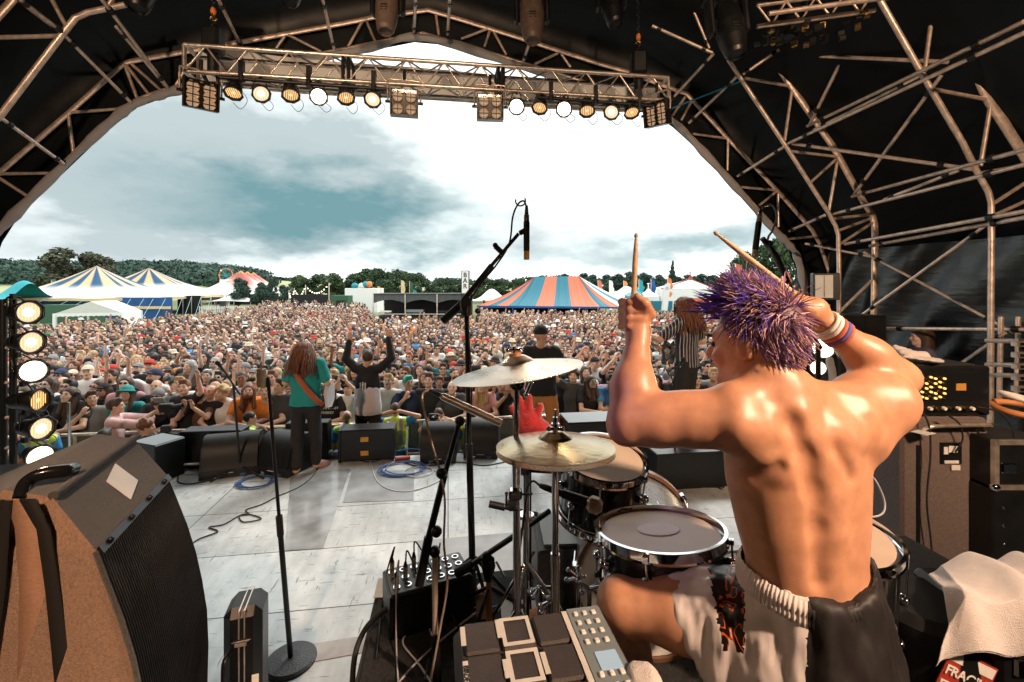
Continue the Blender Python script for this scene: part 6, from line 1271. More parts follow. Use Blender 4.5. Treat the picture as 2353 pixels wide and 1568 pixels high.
# hi-hat microphone on its boom
st = empty('microphone_stand', Vector((P(1004, 0, 1.62).x, 1.62, ZR)), 'short bronze-lit stand with a steep boom in front of the junction box', 'microphone stand')
MB().tube([Vector((P(1006, 0, 1.62).x, 1.62, ZR)), P(1000, 1455, 1.62)], .016, 'black', 10).tube([P(1000, 1460, 1.62), P(999, 1278, 1.62)], .0105, 'steel', 10).build('pole', st)
mb = MB(); mb.tube([P(963, 1345, 1.6), P(985, 1235, 1.62)], .0165, 'black', 10); mb.tube([P(985, 1238, 1.62), P(1021, 1093, 1.66)], .0125, 'black', 10); mb.tube([P(1020, 1098, 1.66), P(1054, 975, 1.7)], .0095, 'dark_metal', 8); mb.build('boom', st)
for (x, y, d) in ((999, 1268, 1.61), (1014, 1088, 1.64), (1003, 1222, 1.61), (1057, 968, 1.7)): MB().ball(P(x, y, d), .02, 'black', 10).build('clutch', st)
MB().tube(bez([P(985, 898, 1.7), P(972, 905, 1.7), P(972, 930, 1.69), P(990, 1010, 1.67), P(1010, 1080, 1.65), P(1022, 1150, 1.63), P(1020, 1250, 1.61), P(1028, 1340, 1.6), P(1010, 1450, 1.6), P(990, 1560, 1.6)], 6), .0045, 'steel', 6).build('cable', st)
ma, mb2 = P(986, 897, 1.7), P(1152, 973, 1.62); L_ = (mb2-ma).length; MB().lathe([(0, 0), (.006, .002), (.009, .05), (.0135, .06), (.0135, L_*.5), (.0145, L_*.51), (.0145, L_*.56), (.0135, L_*.57), (.0135, L_*.9), (.0115, L_*.905), (.0115, L_*.915), (.0135, L_*.92), (.0135, L_), (0, L_)], ma, mb2-ma, ['black']*2+['alu']*11, 16).build('microphone', label='slim metal microphone pointing down right at the hi-hat', cat='microphone', origin=ma)
# lower boom
st = empty('microphone_stand', Vector((P(1124, 0, 1.9).x, 1.9, ZR)), 'low black microphone stand with a boom rising right toward the tom', 'microphone stand')
MB().tube([Vector((P(1124, 0, 1.9).x, 1.9, ZR)), P(1124, 1290, 1.9)], .0125, 'leather', 10).build('pole', st); mb = MB(); mb.tube([P(1049, 1317, 1.93), P(1085, 1297, 1.92)], .021, 'black', 10); mb.tube([P(1083, 1298, 1.92), P(1200, 1220, 1.8)], .0115, 'black', 10); mb.tube([P(1198, 1221, 1.8), P(1262, 1175, 1.72)], .010, 'dark_metal', 8); mb.build('boom', st)
MB().lathe([(.014, -.09), (.03, -.03), (.026, .0)], P(1122, 1285, 1.88), (0, 0, 1), 'black', 12).ball(P(1118, 1282, 1.86), .024, 'black').tube([P(1140, 1290, 1.88), P(1158, 1325, 1.88)], .005, 'chrome', 6).build('clutch', st)
for k in range(3): a = k*2.09+.2; b_ = Vector((P(1124, 0, 1.9).x, 1.9, ZR)); MB().tube([b_+up*.2, b_+V3(.27*math.cos(a), .2*math.sin(a), .012)], .008, 'black', 6).build('leg', st)
MB().tube([P(1124, 1158, 1.95), P(1160, 1166, 1.95)], .016, 'black', 8).tube([P(1158, 1166, 1.95), P(1235, 1182, 1.9)], .009, 'dark_metal', 8).build('boom_arm', label='short black boom end sticking out left behind the cymbal stands', cat='microphone stand', origin=P(1124, 1158, 1.95))
ma, mb2 = P(1240, 1116, 1.62), P(1352, 1155, 1.55); L_ = (mb2-ma).length; t = empty('microphone', ma, 'black microphone with a square bronze mesh head aimed at the tom', 'microphone'); MB().lathe([(0, 0), (.008, .001), (.011, .02), (.012, L_*.45), (.015, L_*.5), (.017, L_*.98), (.013, L_)], ma, mb2-ma, 'black', 16).build('body', t)
MB().box(P(1366, 1161, 1.54), (.05, .052, .052), 'mesh_bronze', look(mb2-ma), bev=.014).build('mesh_head', t); MB().tube(bez([ma, P(1225, 1106, 1.63), P(1212, 1120, 1.64), P(1208, 1150, 1.65), P(1195, 1260, 1.66), P(1180, 1390, 1.66)], 6), .004, 'black', 6).build('cable', t)
MB().torus(P(1208, 1135, 1.6), .022, .004, (0, .6, 1), 'black', 14, 5, a0=2.6, a1=7.2).build('cable_clip', t)
# round-base stand
b_ = G(668, 1520); rs_ = empty('microphone_stand', b_, 'straight microphone stand with a heavy round base on the left of the deck', 'microphone stand'); tp = P(616, 876, 2.62)
MB().lathe([(0, .03), (.05, .032), (.135, .022), (.148, .012), (.15, 0), (.0, 0)], b_, up, 'hammer', 40).build('base', rs_); mid = b_.lerp(tp, .505); MB().tube([b_+up*.02, mid], .0155, 'black', 12).tube([mid-(tp-b_)*.04, mid+(tp-b_)*.03], .019, 'rubber', 12).tube([mid, tp], .010, 'dark_metal', 10).build('pole', rs_)
MB().tube([tp-up*.03, tp+up*.02+V3(-.01, 0, 0)], .018, 'black', 10).tube([tp+up*.01, tp+V3(-.04, 0, .03)], .012, 'black', 8).build('clip', rs_)
mo = P(600, 868, 2.6); MB().lathe([(0, -.055), (.026, -.054), (.028, -.04), (.028, .045), (.02, .052), (.006, .054), (.005, .09), (0, .091)], mo, up, 'mesh_bronze', 18).build('microphone', label='short thick cylinder microphone on the round-base stand', cat='microphone', origin=mo)
# tripod stand by the wedges
b_ = G(552, 1092); st = empty('microphone_stand', b_, 'black tripod microphone stand between the two left wedge speakers', 'microphone stand'); tj = P(536, 884, 5.3)
MB().tube([b_+up*.1, tj], .013, 'black', 8).build('pole', st); MB().tube([tj+V3(.08, 0, -.12), P(508, 842, 5.2)], .01, 'black', 8).build('boom', st)
for px, py in ((482, 1108), (606, 1100), (560, 1070)): MB().tube([b_+up*.12, G(px, py, .01)], .012, 'dark_metal', 6).build('leg', st)
def vmic(a, b, label):
    a, b = Vector(a), Vector(b); L_ = (b-a).length; mb = MB(); mb.lathe([(0, 0), (.011, .002), (.018, L_*.62), (.02, L_*.66)], a, b-a, 'black', 12); mb.ball(b-(b-a)*.12, .027, 'dark_metal', 12); return mb.build('microphone', label=label, cat='microphone', origin=a)
vmic(P(512, 850, 5.2), P(498, 832, 5.12), 'vocal microphone on the boom of the tripod stand')
b_ = Vector((P(163, 0, 5.4).x, 5.4, 0)); st = empty('microphone_stand', b_, 'thin chrome microphone stand in front of the crowd at the left', 'microphone stand'); MB().tube([b_, P(158, 925, 5.4)], .016, 'chrome', 8).build('pole', st); vmic(P(158, 922, 5.4), P(180, 902, 5.4), 'vocal microphone on the thin chrome stand at the left')
b_ = Vector((P(1552, 0, 5.3).x, 5.3, 0)); st = empty('microphone_stand', b_, 'black microphone stand in front of the striped guitarist', 'microphone stand'); MB().tube([b_, P(1548, 870, 5.3)], .012, 'black', 8).build('pole', st); MB().tube([P(1540, 890, 5.3), P(1562, 840, 5.25)], .009, 'black', 6).build('boom', st); vmic(P(1560, 842, 5.25), P(1572, 824, 5.2), 'vocal microphone at the hip of the striped guitarist')
# ---- wedges
def wedge(px, py, w_, yaw, label, h=.46, dep=.55):
    b = G(px, py); t = empty('wedge_speaker', b, label, 'wedge speaker', 'wedge speakers along the stage front', rz=yaw); Rm = rotz(yaw); Q = lambda x, y, z: b+Rm@Vector((x, y, z))
    prof = [(0, 0), (0, .1)]+[(.02+.42*dep*(1-math.cos(a))/1.0*1.0+.0, .1+(h-.1)*math.sin(a)) for a in [math.pi/2*i/8 for i in range(1, 9)]]+[(dep*.72, h-.02), (dep, .3), (dep, 0)]
    poly = [Q(-w_/2, y, z) for y, z in prof]; n_ = len(prof); mb = MB(); V = poly+[Q(w_/2, y, z) for y, z in prof]
    mb.add(V[:n_], [tuple(range(n_))], 'hammer', False); mb.add(V[n_:], [tuple(range(n_))], 'hammer', False); mb.add(V, [(i, (i+1) % n_, n_+(i+1) % n_, n_+i) for i in list(range(0, 1))+list(range(9, n_))], 'hammer', False); mb.build('cabinet', t)
    mb = MB(); mb.add([Q(sx*(w_/2-.006), y-.004, z+.004) for y, z in prof[1:10] for sx in (-1, 1)], [(2*i, 2*i+1, 2*i+3, 2*i+2) for i in range(8)], 'grille'); mb.build('grille', t)
    MB().tube([Q(-.05, -.004, .06), Q(.05, -.004, .06)], .009, 'silver_tape', 6, flat=.5).build('badge', t)
    MB().box(Q(-w_*.2, -.012, .03), (.05, .02, .03), 'chrome', Rm).build('connector', t); MB().box(Q(w_*.25, -.012, .03), (.06, .02, .03), 'blue_cable', Rm).build('connector', t)
wedge(525, 1098, .62, .35, 'wedge speaker furthest left with a brown-lit side'); wedge(622, 1094, .52, -.32, 'wedge speaker just left of the singer in teal'); wedge(1006, 1066, .46, .05, 'wedge speaker left of the middle stand'); wedge(1104, 1055, .46, -.05, 'wedge speaker right of the middle stand')
o, c = boxthing('subwoofer', 'long black speaker box standing behind the left wedge speakers', 'speaker', 480, 5.78, .74, .25, 0, .47, 'black', .1)
MB().tube([c+V3(-.25, -.3, -.12), c+V3(.1, -.27, -.12)], .014, 'alu', 6).build('handle', o)
o, c = boxthing('subwoofer', 'black speaker box standing behind the legs of the singer', 'speaker', 702, 6.02, .54, .2, 0, .5, 'black', .1)
o, c = boxthing('flight_case', 'black flight case with two orange plates below the raised-arms performer', 'flight case', 838, 5.98, .72, .3, .02, .4, 'black', TH, .015)
for z_ in (.08, -.1): MB().box(c+V3(.0, -.16, z_), (.1, .012, .06), 'gold_plate', rotz(TH)).build('plate', o)
MB().box(c+up*.202, (.7, .28, .006), 'dark_metal', rotz(TH)).build('lid', o)
for sx in (-.34, .34): MB().box(c+rotz(TH)@V3(sx, 0, 0), (.03, .33, .42), 'dark_metal', rotz(TH)).build('corner', o)
o, c = boxthing('flight_case', 'black flight case with two orange plates beside the elbow of the drummer', 'flight case', 1372, 5.6, .8, .45, .02, .62, 'black', TH, .015)
for z_ in (.0, -.18): MB().box(c+V3(-.1, -.24, z_), (.1, .012, .06), 'gold_plate', rotz(TH)).build('plate', o)
MB().box(c+up*.312, (.78, .43, .006), 'silver_plastic', rotz(TH)).build('lid', o)
# ---- small floor things
b_ = G(752, 1052); o = empty('pedalboard', b_, 'black effects pedalboard on the deck beside the feet of the singer', 'pedalboard'); MB().box(b_+up*.03, (.34, .18, .05), 'black', rotz(.2), bev=.01).build('base', o)
for k in range(4): MB().box(b_+V3(-.12+.08*k, 0, .07), (.06, .1, .04), ['dark_metal', 'black', 'silver_plastic', 'blue_cable'][k], rotz(.2), bev=.006).build('pedal', o)
MB().box(G(925, 1057)+up*.02, (.2, .07, .04), 'sticker_red', rotz(.3), bev=.01).build('socket_strip', label='small red socket strip among the cables in mid stage', cat='socket strip', origin=G(925, 1057))
def coil(label, px, py, rad, m_, n_=4, r_=.006, seed=1):
    c = G(px, py, .01); rr = random.Random(seed); pts = []
    for i in range(n_*14): a = i*2*math.pi/14; q = rad*(1+.12*math.sin(i*.37)+rr.uniform(-.03, .03)); pts.append(c+V3(q*math.cos(a)*1.2+.03*math.sin(i*.11), q*math.sin(a), .002+.004*(i//14)))
    return MB().tube(pts, r_, m_, 5).build('cable_coil', label=label, cat='cable', group='coiled cables on the deck', origin=c)
coil('blue cable coil by the left tripod stand', 590, 1108, .16, 'blue_cable', 4, .007); coil('large blue cable coil in mid stage', 925, 1078, .22, 'blue_cable', 5, .0065, 2); coil('pale cable coil overlapping the large blue coil', 960, 1085, .15, 'white_cable', 2, .005, 3); coil('dark cable coil behind the rack tom', 1600, 1085, .14, 'rubber', 3, .006, 4)
for k, (lab, m_, pts) in enumerate([('long thin black cable running from the singer across the left deck', 'rubber', [(735, 1062), (722, 1090), (690, 1118), (640, 1140), (600, 1160), (565, 1172), (572, 1182), (550, 1186), (560, 1200), (600, 1192), (560, 1182), (515, 1205), (480, 1212), (500, 1222), (455, 1240), (430, 1260)]),
    ('black cable bending below the left wedge speaker', 'rubber', [(470, 1060), (425, 1075), (408, 1105), (440, 1112), (500, 1100)]), ('black cable along the stage front left of the wedges', 'rubber', [(330, 1120), (380, 1095), (440, 1078), (480, 1070)]), ('pale cable snaking behind the middle stand', 'white_cable', [(848, 960+90), (870, 1110), (930, 1130), (1000, 1110), (1010, 1090), (960, 1060)]),
    ('black cable from the flight case to the middle wedges', 'rubber', [(790, 1048), (850, 1062), (900, 1050), (960, 1072), (1050, 1062), (1110, 1070), (1160, 1062)]), ('blue cable tangle between the middle wedges', 'blue_cable', [(900, 1040), (950, 1032), (1010, 1045), (1060, 1040), (1090, 1058)]), ('black cable behind the snare drum', 'rubber', [(1490, 1080), (1560, 1095), (1620, 1110), (1660, 1125)]), ('second black cable behind the snare drum', 'rubber', [(1560, 1060), (1610, 1065), (1570, 1090), (1640, 1100), (1610, 1118), (1665, 1120)]), ('white cable near the right stage edge', 'white_cable', [(1500, 1050), (1560, 1070), (1620, 1060), (1600, 1085), (1650, 1095)])]):
    cable(lab, [G(x, y, .008) for x, y in pts], .0065 if k else .006, m_, group='cables lying on the deck')
# cup, papers, red glove
b_ = R_(1112, 1375, ZR); MB().lathe([(0, 0), (.035, 0), (.036, .1), (.03, .108), (.03, .12), (.0, .121)], Vector((P(1112, 0, 2.02).x, 2.02, ZR)), up, 'steel', 22).build('metal_cup', label='brushed metal cup behind the lower boom', cat='cup', origin=(P(1112, 0, 2.02).x, 2.02, ZR))
mb = MB(); c = Vector((P(1195, 0, 2.05).x, 2.02, ZR+.005)); mb.prism([c+V3(-.08, -.06, 0), c+V3(.09, -.05, 0), c+V3(.08, .08, 0), c+V3(-.09, .07, 0)], (0, 0, .004), 'paper'); mb.build('set_list', label='white paper sheet lying beside the metal cup', cat='paper', origin=c)
f = Field(V3(0, 1.7, .84), V3(.26, 1.95, 1.08), .007); c = Vector((.085, 1.84, .92)); f.ell(c, (.085, .05, .06), None, .02); f.ell(c+V3(.05, .01, .03), (.05, .045, .05), None, .02); V, Q2 = f.mesh(); V = fold(V, Q2, .014, 28); mat('paper_bag', (.66, .35, .2), .8, var=.15); obj_from(arr_mesh('paper_bag', V-np.array(c), Q2, ['paper_bag']), 'paper_bag', loc=c, label='crumpled orange-brown paper bag at the foot of the cymbal stands', cat='bag')
gc = P(1215, 965, 2.0); f = Field(gc-V3(.18, .12, .2), gc+V3(.2, .12, .2), .006); f.ell(gc+V3(-.01, 0, -.02), (.06, .04, .05), None, .02); f.cone(gc, gc+V3(.075, 0, -.075), .045, .055, .02)
for a, b in (((-.04, 0, 0), (-.075, 0, .05)), ((-.02, 0, .02), (-.045, 0, .095)), ((.0, 0, .02), (.0, 0, .1)), ((.03, 0, .0), (.05, 0, .06))): f.cone(gc+Vector(a), gc+Vector(b), .022, .016, .012)
V, Q2 = f.mesh(); V = smooth_verts(V, Q2, 2, .5); V = fold(V, Q2, .002, 60); obj_from(arr_mesh('plush_glove', V-np.array(gc), Q2, ['red_plush']), 'plush_glove', loc=gc, label='red plush clawed glove stuck up behind the hi-hat', cat='glove')
MB().tube([gc-up*.05, Vector((gc.x, gc.y, ZR))], .012, 'black', 8).build('glove_post', label='short black post holding up the red plush glove', cat='post', origin=(gc.x, gc.y, ZR))
# ---- left drum-fill cabinets
def fill(o0, label, mside):
    t = empty('speaker_cabinet', o0+Vector((-1.4, 1.5, 0)), label, 'speaker', 'carpeted speaker cabinets at the left edge'); ex = Vector((-.22, .60, .0))
    near = [(-1.566, 1.55, 1.585), (-1.37, 1.5, 1.43), (-1.315, 1.485, 1.33), (-1.262, 1.475, 1.22), (-1.215, 1.465, 1.1), (-1.18, 1.455, .98), (-1.155, 1.45, .85), (-1.145, 1.445, .7), (-1.15, 1.445, .5), (-1.16, 1.445, .0), (-2.4, 1.6, .0), (-2.35, 1.6, 1.35), (-1.75, 1.57, 1.60)]
    A = [o0+Vector(p) for p in near]; B = [a+ex for a in A]; n_ = len(A)
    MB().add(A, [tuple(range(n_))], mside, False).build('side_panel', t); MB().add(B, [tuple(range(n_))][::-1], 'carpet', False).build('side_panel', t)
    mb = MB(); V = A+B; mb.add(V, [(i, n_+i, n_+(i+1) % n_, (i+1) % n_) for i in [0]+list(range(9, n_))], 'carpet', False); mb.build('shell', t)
    mb = MB(); mb.add([p for i in range(1, 10) for p in (A[i]+V3(-.006, 0, 0), B[i]+V3(-.006, 0, 0))], [(2*i, 2*i+1, 2*i+3, 2*i+2) for i in range(8)], 'grille')
    for k in range(46):         # perforated grille drawn as fine vertical bars and dots
        tt_ = (k+.5)/46; mb.tube([A[i].lerp(B[i], tt_)+V3(.001, 0, 0) for i in range(1, 10)], .0028, 'dark_metal', 4, False)
    mb.build('grille', t)
    mb = MB(); e1 = (A[1]+B[1])/2; dr = (A[1]-A[0]).normalized(); nn = ex.cross(dr).normalized(); nn = nn if nn.z > 0 else -nn; mb.box(e1+dr*.01+nn*.004, (.03, ex.length*.98, .012), 'dark_metal', Matrix((dr, ex.normalized(), nn)).transposed()); mb.build('grille_strip', t)
    for k in range(4): MB().ball(A[1].lerp(B[1], .1+.26*k)+dr*.01+nn*.014, .011, 'dark_metal', 8).build('bolt', t)
    pc = A[0].lerp(A[1], .5).lerp(B[0].lerp(B[1], .5), .55)+nn*.003; MB().box(pc, (.115, .14, .003), 'white', Matrix(((dr*.9+ex.normalized()*.3).normalized(), (ex.normalized()*.95-dr*.3).normalized(), nn)).transposed()).build('label_plate', t)
    mb = MB(); mb.tube([A[0]+V3(.004, 0, .004), B[0]+V3(.004, 0, .004)], .016, 'carpet', 8); mb.build('edge_trim', t)
    for k in (1,): MB().tube([a+V3(0, -.004, 0) for a in A[1:10]], .009, 'carpet', 6).build('edge_trim', t)
    return t
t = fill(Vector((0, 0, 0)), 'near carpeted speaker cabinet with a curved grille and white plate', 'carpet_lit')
def strap(m_, xs_, y_, w_, name):
    mb = MB(); pts = []
    for x, z in xs_: pts.append(Vector((x, y_-.004, z)))
    V = [];
    for i, p in enumerate(pts): wd = w_*(1-.15*math.sin(i*1.3)); V += [p-V3(wd/2, 0, 0), p+V3(wd/2, 0, 0)]
    V += [v-V3(0, .007, 0) for v in V[:]]; n_ = len(pts); F_ = [(2*i, 2*i+1, 2*i+3, 2*i+2) for i in range(n_-1)]+[(2*n_+2*i, 2*n_+2*i+2, 2*n_+2*i+3, 2*n_+2*i+1) for i in range(n_-1)]+[(2*i, 2*i+2, 2*n_+2*i+2, 2*n_+2*i) for i in range(n_-1)]+[(2*i+1, 2*n_+2*i+1, 2*n_+2*i+3, 2*i+3) for i in range(n_-1)]
    mb.add(V, F_, m_, True); return mb.build(name, label={'strap_tan': 'wide ribbed tan strap hanging down the near speaker cabinet', 'strap_black': 'black strap hanging down the near speaker cabinet'}[m_]+{0: '', 1: ', right of the tan one', 2: ', left of the tan one'}[strap.k], cat='strap', group='straps over the near speaker cabinet', origin=pts[0])
strap.k = 0; strap('strap_tan', [(-1.635, 1.592), (-1.61, 1.5), (-1.59, 1.3), (-1.585, 1.1), (-1.60, .7)], 1.525, .105, 'strap')
strap.k = 1; strap('strap_black', [(-1.60, 1.6), (-1.545, 1.5), (-1.515, 1.3), (-1.49, 1.1), (-1.45, .7)], 1.51, .05, 'strap')
strap.k = 2; strap('strap_black', [(-1.68, 1.592), (-1.685, 1.5), (-1.70, 1.3), (-1.73, 1.1), (-1.78, .7)], 1.52, .04, 'strap')
MB().tube(bez([P(45, 1150, 1.55), P(60, 1110, 1.6), P(95, 1090, 1.62), P(150, 1082, 1.66), P(170, 1078, 1.7)], 5), .022, 'black_gloss', 10).build('cabinet_handle', label='glossy black carrying handle on top of the near cabinet', cat='handle', origin=P(45, 1150, 1.55))
MB().box(P(30, 1095, 3.1)-up*.1, (.5, .3, .2), 'silver_plastic', rotz(.2), bev=.02).box(P(30, 1082, 3.1), (.4, .22, .02), 'black', rotz(.2)).build('light_case', label='low grey box under the lamp tower at the left edge', cat='case', origin=P(30, 1120, 3.1))
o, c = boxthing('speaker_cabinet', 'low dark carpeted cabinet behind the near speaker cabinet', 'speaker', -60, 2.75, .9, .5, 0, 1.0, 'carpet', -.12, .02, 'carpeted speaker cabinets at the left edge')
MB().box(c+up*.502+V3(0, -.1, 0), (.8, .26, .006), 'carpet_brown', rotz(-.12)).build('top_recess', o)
o, c = boxthing('monitor_speaker', 'square dark speaker seen past the corner of the near cabinet', 'speaker', 338, 5.35, .42, .35, .0, .45, 'black', -.35, .01)
MB().box(c+up*.228, (.4, .33, .006), 'silver_plastic', rotz(-.35)).build('lid', o)
# hard case
hc_ = Vector((-1.34, 2.30, .36)); t = empty('hard_case', (hc_.x, hc_.y, 0), 'black hard instrument case with metal trim standing on the deck', 'case', rz=.1); Rm = rotz(.3)
MB().box(hc_, (.17, .2, .74), 'black', Rm, bev=.035).build('shell', t); mb = MB()
for dx in (-.012, .012): mb.box(hc_+Rm@V3(dx, 0, 0), (.008, .206, .746), 'alu', Rm, bev=.004)
mb.build('metal_trim', t)
for z_ in (.22, -.1): MB().box(hc_+Rm@V3(.0, -.105, z_), (.09, .02, .03), 'dark_metal', Rm, bev=.004).box(hc_+Rm@V3(0, -.117, z_), (.05, .012, .012), 'alu', Rm).build('latch', t)
MB().tube(bez([hc_+Rm@V3(-.05, -.105, .18), hc_+Rm@V3(-.06, -.15, .17), hc_+Rm@V3(-.06, -.15, .05), hc_+Rm@V3(-.05, -.105, .04)], 4), .012, 'black', 8).build('handle', t); MB().box(hc_+Rm@V3(.06, -.102, .0), (.03, .004, .1), 'paper', Rm).build('sticker', t)
# ---- lamp tower at the left
lt = empty('lamp_tower', Vector((P(20, 0, 3.5).x, 3.5, 0)), 'black two-pole lamp tower at the left edge', 'lamp tower')
for px in (8, 30): MB().tube([Vector((P(px, 0, 3.5).x, 3.5, 0)), P(px, 688, 3.5)], .022, 'black', 8).build('pole', lt)
for y in (700, 800, 880, 960, 1030): MB().tube([P(8, y, 3.5), P(30, y, 3.5)], .012, 'steel', 6).build('rung', lt)
for i, (px, py, yaw, h) in enumerate([(66, 718, .5, 'lamp_mid'), (72, 787, .55, 'lamp_mid'), (76, 853, .25, 'lamp_hot'), (88, 920, .9, 'lamp_lens'), (95, 985, .6, 'lamp_mid'), (92, 1050, .3, 'lamp_hot')]):
    c = P(px, py, 3.45); d = (Vector((0, 0, H))-c); d = Matrix.Rotation(yaw, 3, 'Z')@Vector((d.x, d.y, 0)); par('stage_lamp', c, d, .082, h, f'black side lamp on the left tower, {nth[i]} from the top'+(', glaring' if h == 'lamp_hot' else ''), 'side lamps on the left tower', hang=c+V3(-.14, .02, .12), light=10 if h == 'lamp_hot' else 0)
# ---- right side
rt = empty('lamp_tower', Vector((P(1900, 0, 6.4).x, 6.4, 0)), 'thin lamp stand behind the raised hand of the drummer', 'lamp tower'); MB().tube([Vector((P(1904, 0, 6.45).x, 6.45, 0)), P(1904, 700, 6.45)], .02, 'steel', 8).build('pole', rt)
for i, (px, py, rr_, li) in enumerate([(1892, 800, .14, 60), (1880, 846, .1, 0)]):
    c = P(px, py, 6.3); par('stage_lamp', c, Vector((0, 0, H))-c, rr_, 'lamp_hot', ['glaring lamp beside the hair of the drummer, upper of two', 'glaring lamp beside the neck of the drummer, lower of two'][i], 'glaring lamps behind the drummer', light=li)
f = Field(P(1915, 875, 6.2)-V3(.2, .15, .35), P(1915, 875, 6.2)+V3(.2, .15, .35), .012); c = P(1915, 875, 6.2); f.cone(c+V3(-.04, 0, .28), c+V3(.05, 0, -.28), .05, .1, .02, sq=((0, 1, 0), .5)); V, Q2 = f.mesh(); V = fold(V, Q2, .015, 14, (1, 1, .3)); obj_from(arr_mesh('cloth', V-np.array(c), Q2, ['hem']), 'cloth', loc=c, label='grey cloth hanging beside the lamp stand at the right', cat='cloth')
o, c = boxthing('speaker_stack', 'tall black speaker box under the second arch at the right', 'speaker', 1985, 6.1, .62, .55, 0, 1.92, 'black', .0, .01); mb = MB(); mb.box(c+V3(.02, -.278, 0), (.012, .006, 1.9), 'dark_metal'); mb.build('seam', o)
o, c = boxthing('floodlight', 'small white-fronted floodlight clamped to the second arch', 'floodlight', 1905, 6., .3, .16, H-(690-660)*6/F, .36, 'black', -.35, .01); MB().box(c+rotz(-.35)@V3(-.03, -.085, 0), (.2, .006, .3), 'white', rotz(-.35)).build('front_panel', o); MB().box(c+rotz(-.35)@V3(-.03, -.09, 0), (.006, .004, .29), 'black', rotz(-.35)).build('seam', o)
bc = Vector((3.06, 3.42, .73)); ct = empty('bass_cabinet', (bc.x, bc.y, .05), 'tall carpeted bass speaker cabinet under the amplifier at the right', 'speaker'); MB().box(bc, (.62, .42, 1.28), 'carpet_brown', bev=.02).build('cabinet', ct)
for x in (2.86, 3.24): MB().box((x, 3.205, .66), (.022, .012, 1.05), 'black').build('skid', ct)
mb = MB(); mb.tube(bez([(2.86, 3.2, 1.28), (2.87, 3.14, 1.33), (2.95, 3.13, 1.345), (3.15, 3.13, 1.35), (3.3, 3.14, 1.345), (3.33, 3.2, 1.3)], 5), .014, 'alu', 8); mb.build('handle', ct)
MB().box((3.09, 3.207, 1.13), (.15, .01, .15), 'black').build('jack_plate', ct)
for k, (x, z, w_, h_) in enumerate(((3.1, 1.16, .06, .045), (3.05, 1.15, .03, .05), (3.09, 1.07, .1, .02), (3.12, 1.03, .06, .035))): MB().box((x, 3.2, z), (w_, .006, h_), 'paper').build('sticker', ct)
for k in range(4): MB().lathe([(.02, 0), (.02, .05)], (2.83+.46*(k % 2), 3.3+.25*(k//2), .06), (1, 0, 0), 'rubber', 12).build('castor', ct)
MB().box((2.83, 3.13, 1.3), (.11, .09, .004), 'paper', rotz(.4)).build('label_card', label='white label card on top edge of the bass cabinet', cat='label', origin=(2.83, 3.13, 1.3))
ac = Vector((3.08, 3.42, 1.56)); at_ = empty('amplifier', (ac.x, ac.y, 1.38), 'black amplifier head with a glowing valve grille on the bass cabinet', 'amplifier'); MB().box(ac, (.66, .36, .35), 'black', bev=.012).build('case', at_); MB().box(ac+V3(0, -.182, .03), (.6, .004, .2), 'black_gloss').build('front_grille', at_)
for j in range(5):
    for i in range(7): MB().lathe([(0, .012), (.007, .012), (.008, 0)], ac+V3(-.2+.032*i, -.184, -.05+.035*j+.01*(i % 2)), (0, -1, 0), 'amber' if (i+j) % 3 else 'brass', 8).build('valve', at_)
MB().box(ac+V3(.11, -.186, .03), (.07, .006, .05), 'gold_plate').build('plate', at_); MB().box(ac+V3(-.03, -.186, -.12), (.5, .008, .05), 'dark_metal').build('control_strip', at_)
for i in range(9): MB().lathe([(0, .02), (.012, .02), (.014, 0)], ac+V3(-.22+.05*i, -.19, -.12), (0, -1, 0), 'brass' if i % 2 else 'paper', 10).build('control_knob', at_)
MB().box(ac+V3(0, 0, .18), (.5, .3, .012), 'rubber', rotz(.05)).build('folded_cover', label='thin black folded cover on top of the amplifier', cat='cover', origin=ac+up*.18)
c = P(2105, 818, 3.3); f = Field(c-V3(.22, .16, .1), c+V3(.22, .16, .12), .0075); f.ell(c+V3(.03, 0, -.02), (.15, .1, .018), Matrix.Rotation(.1, 3, 'Y'), .01); f.cone(c+V3(-.12, -.02, .03), c+V3(.06, 0, -.0), .02, .03, .015); f.cone(c+V3(-.1, .05, .05), c+V3(.02, .03, .01), .025, .02, .015); V, Q2 = f.mesh(); V = fold(V, Q2, .007, 22); obj_from(arr_mesh('towel', V-np.array(c), Q2, ['towel']), 'towel', loc=c, label='folded cream towel lying on the amplifier beside the elbow', cat='towel')
cable('black cable hanging down the front of the bass cabinet', [P(2115, 935, 3.15), P(2135, 980, 3.13), P(2138, 1050, 3.14), P(2130, 1150, 3.15), P(2140, 1250, 3.15), P(2150, 1370, 3.15)], .006, 'rubber', group='cables on the bass cabinet'); cable('black cable plugged into the bass cabinet jack plate', [P(2180, 955, 3.1), P(2205, 975, 3.12), P(2212, 1010, 3.15), P(2195, 1040, 3.17)], .006, 'rubber', group='cables on the bass cabinet')
cable('grey cable looping out right of the amplifier', [P(2245, 935, 3.2), P(2300, 950, 3.15), P(2330, 1000, 3.1), P(2310, 1050, 3.1), P(2270, 1030, 3.12), P(2240, 980, 3.15)], .006, 'dark_metal', group='cables on the bass cabinet')
cable('pale blue-white cable curving out beside the waist of the drummer', [P(1995, 1085, 1.9), P(2015, 1110, 1.9), P(2032, 1150, 1.9), P(2030, 1178, 1.88), P(2005, 1188, 1.86), P(1975, 1175, 1.86)], .004, 'white_cable')
o, c = boxthing('flight_case', 'silver-edged rack case at the right edge above the riveted case', 'flight case', 2355, 3.05, .42, .4, .95, .32, 'black', 0., .01)
for sx, sz in ((-.2, 0), (.2, 0)): MB().box(c+V3(sx, -.2, 0), (.03, .03, .33), 'alu').build('edge', o)
for sz in (-.15, .15): MB().box(c+V3(0, -.202, sz), (.4, .026, .03), 'alu').build('edge', o)
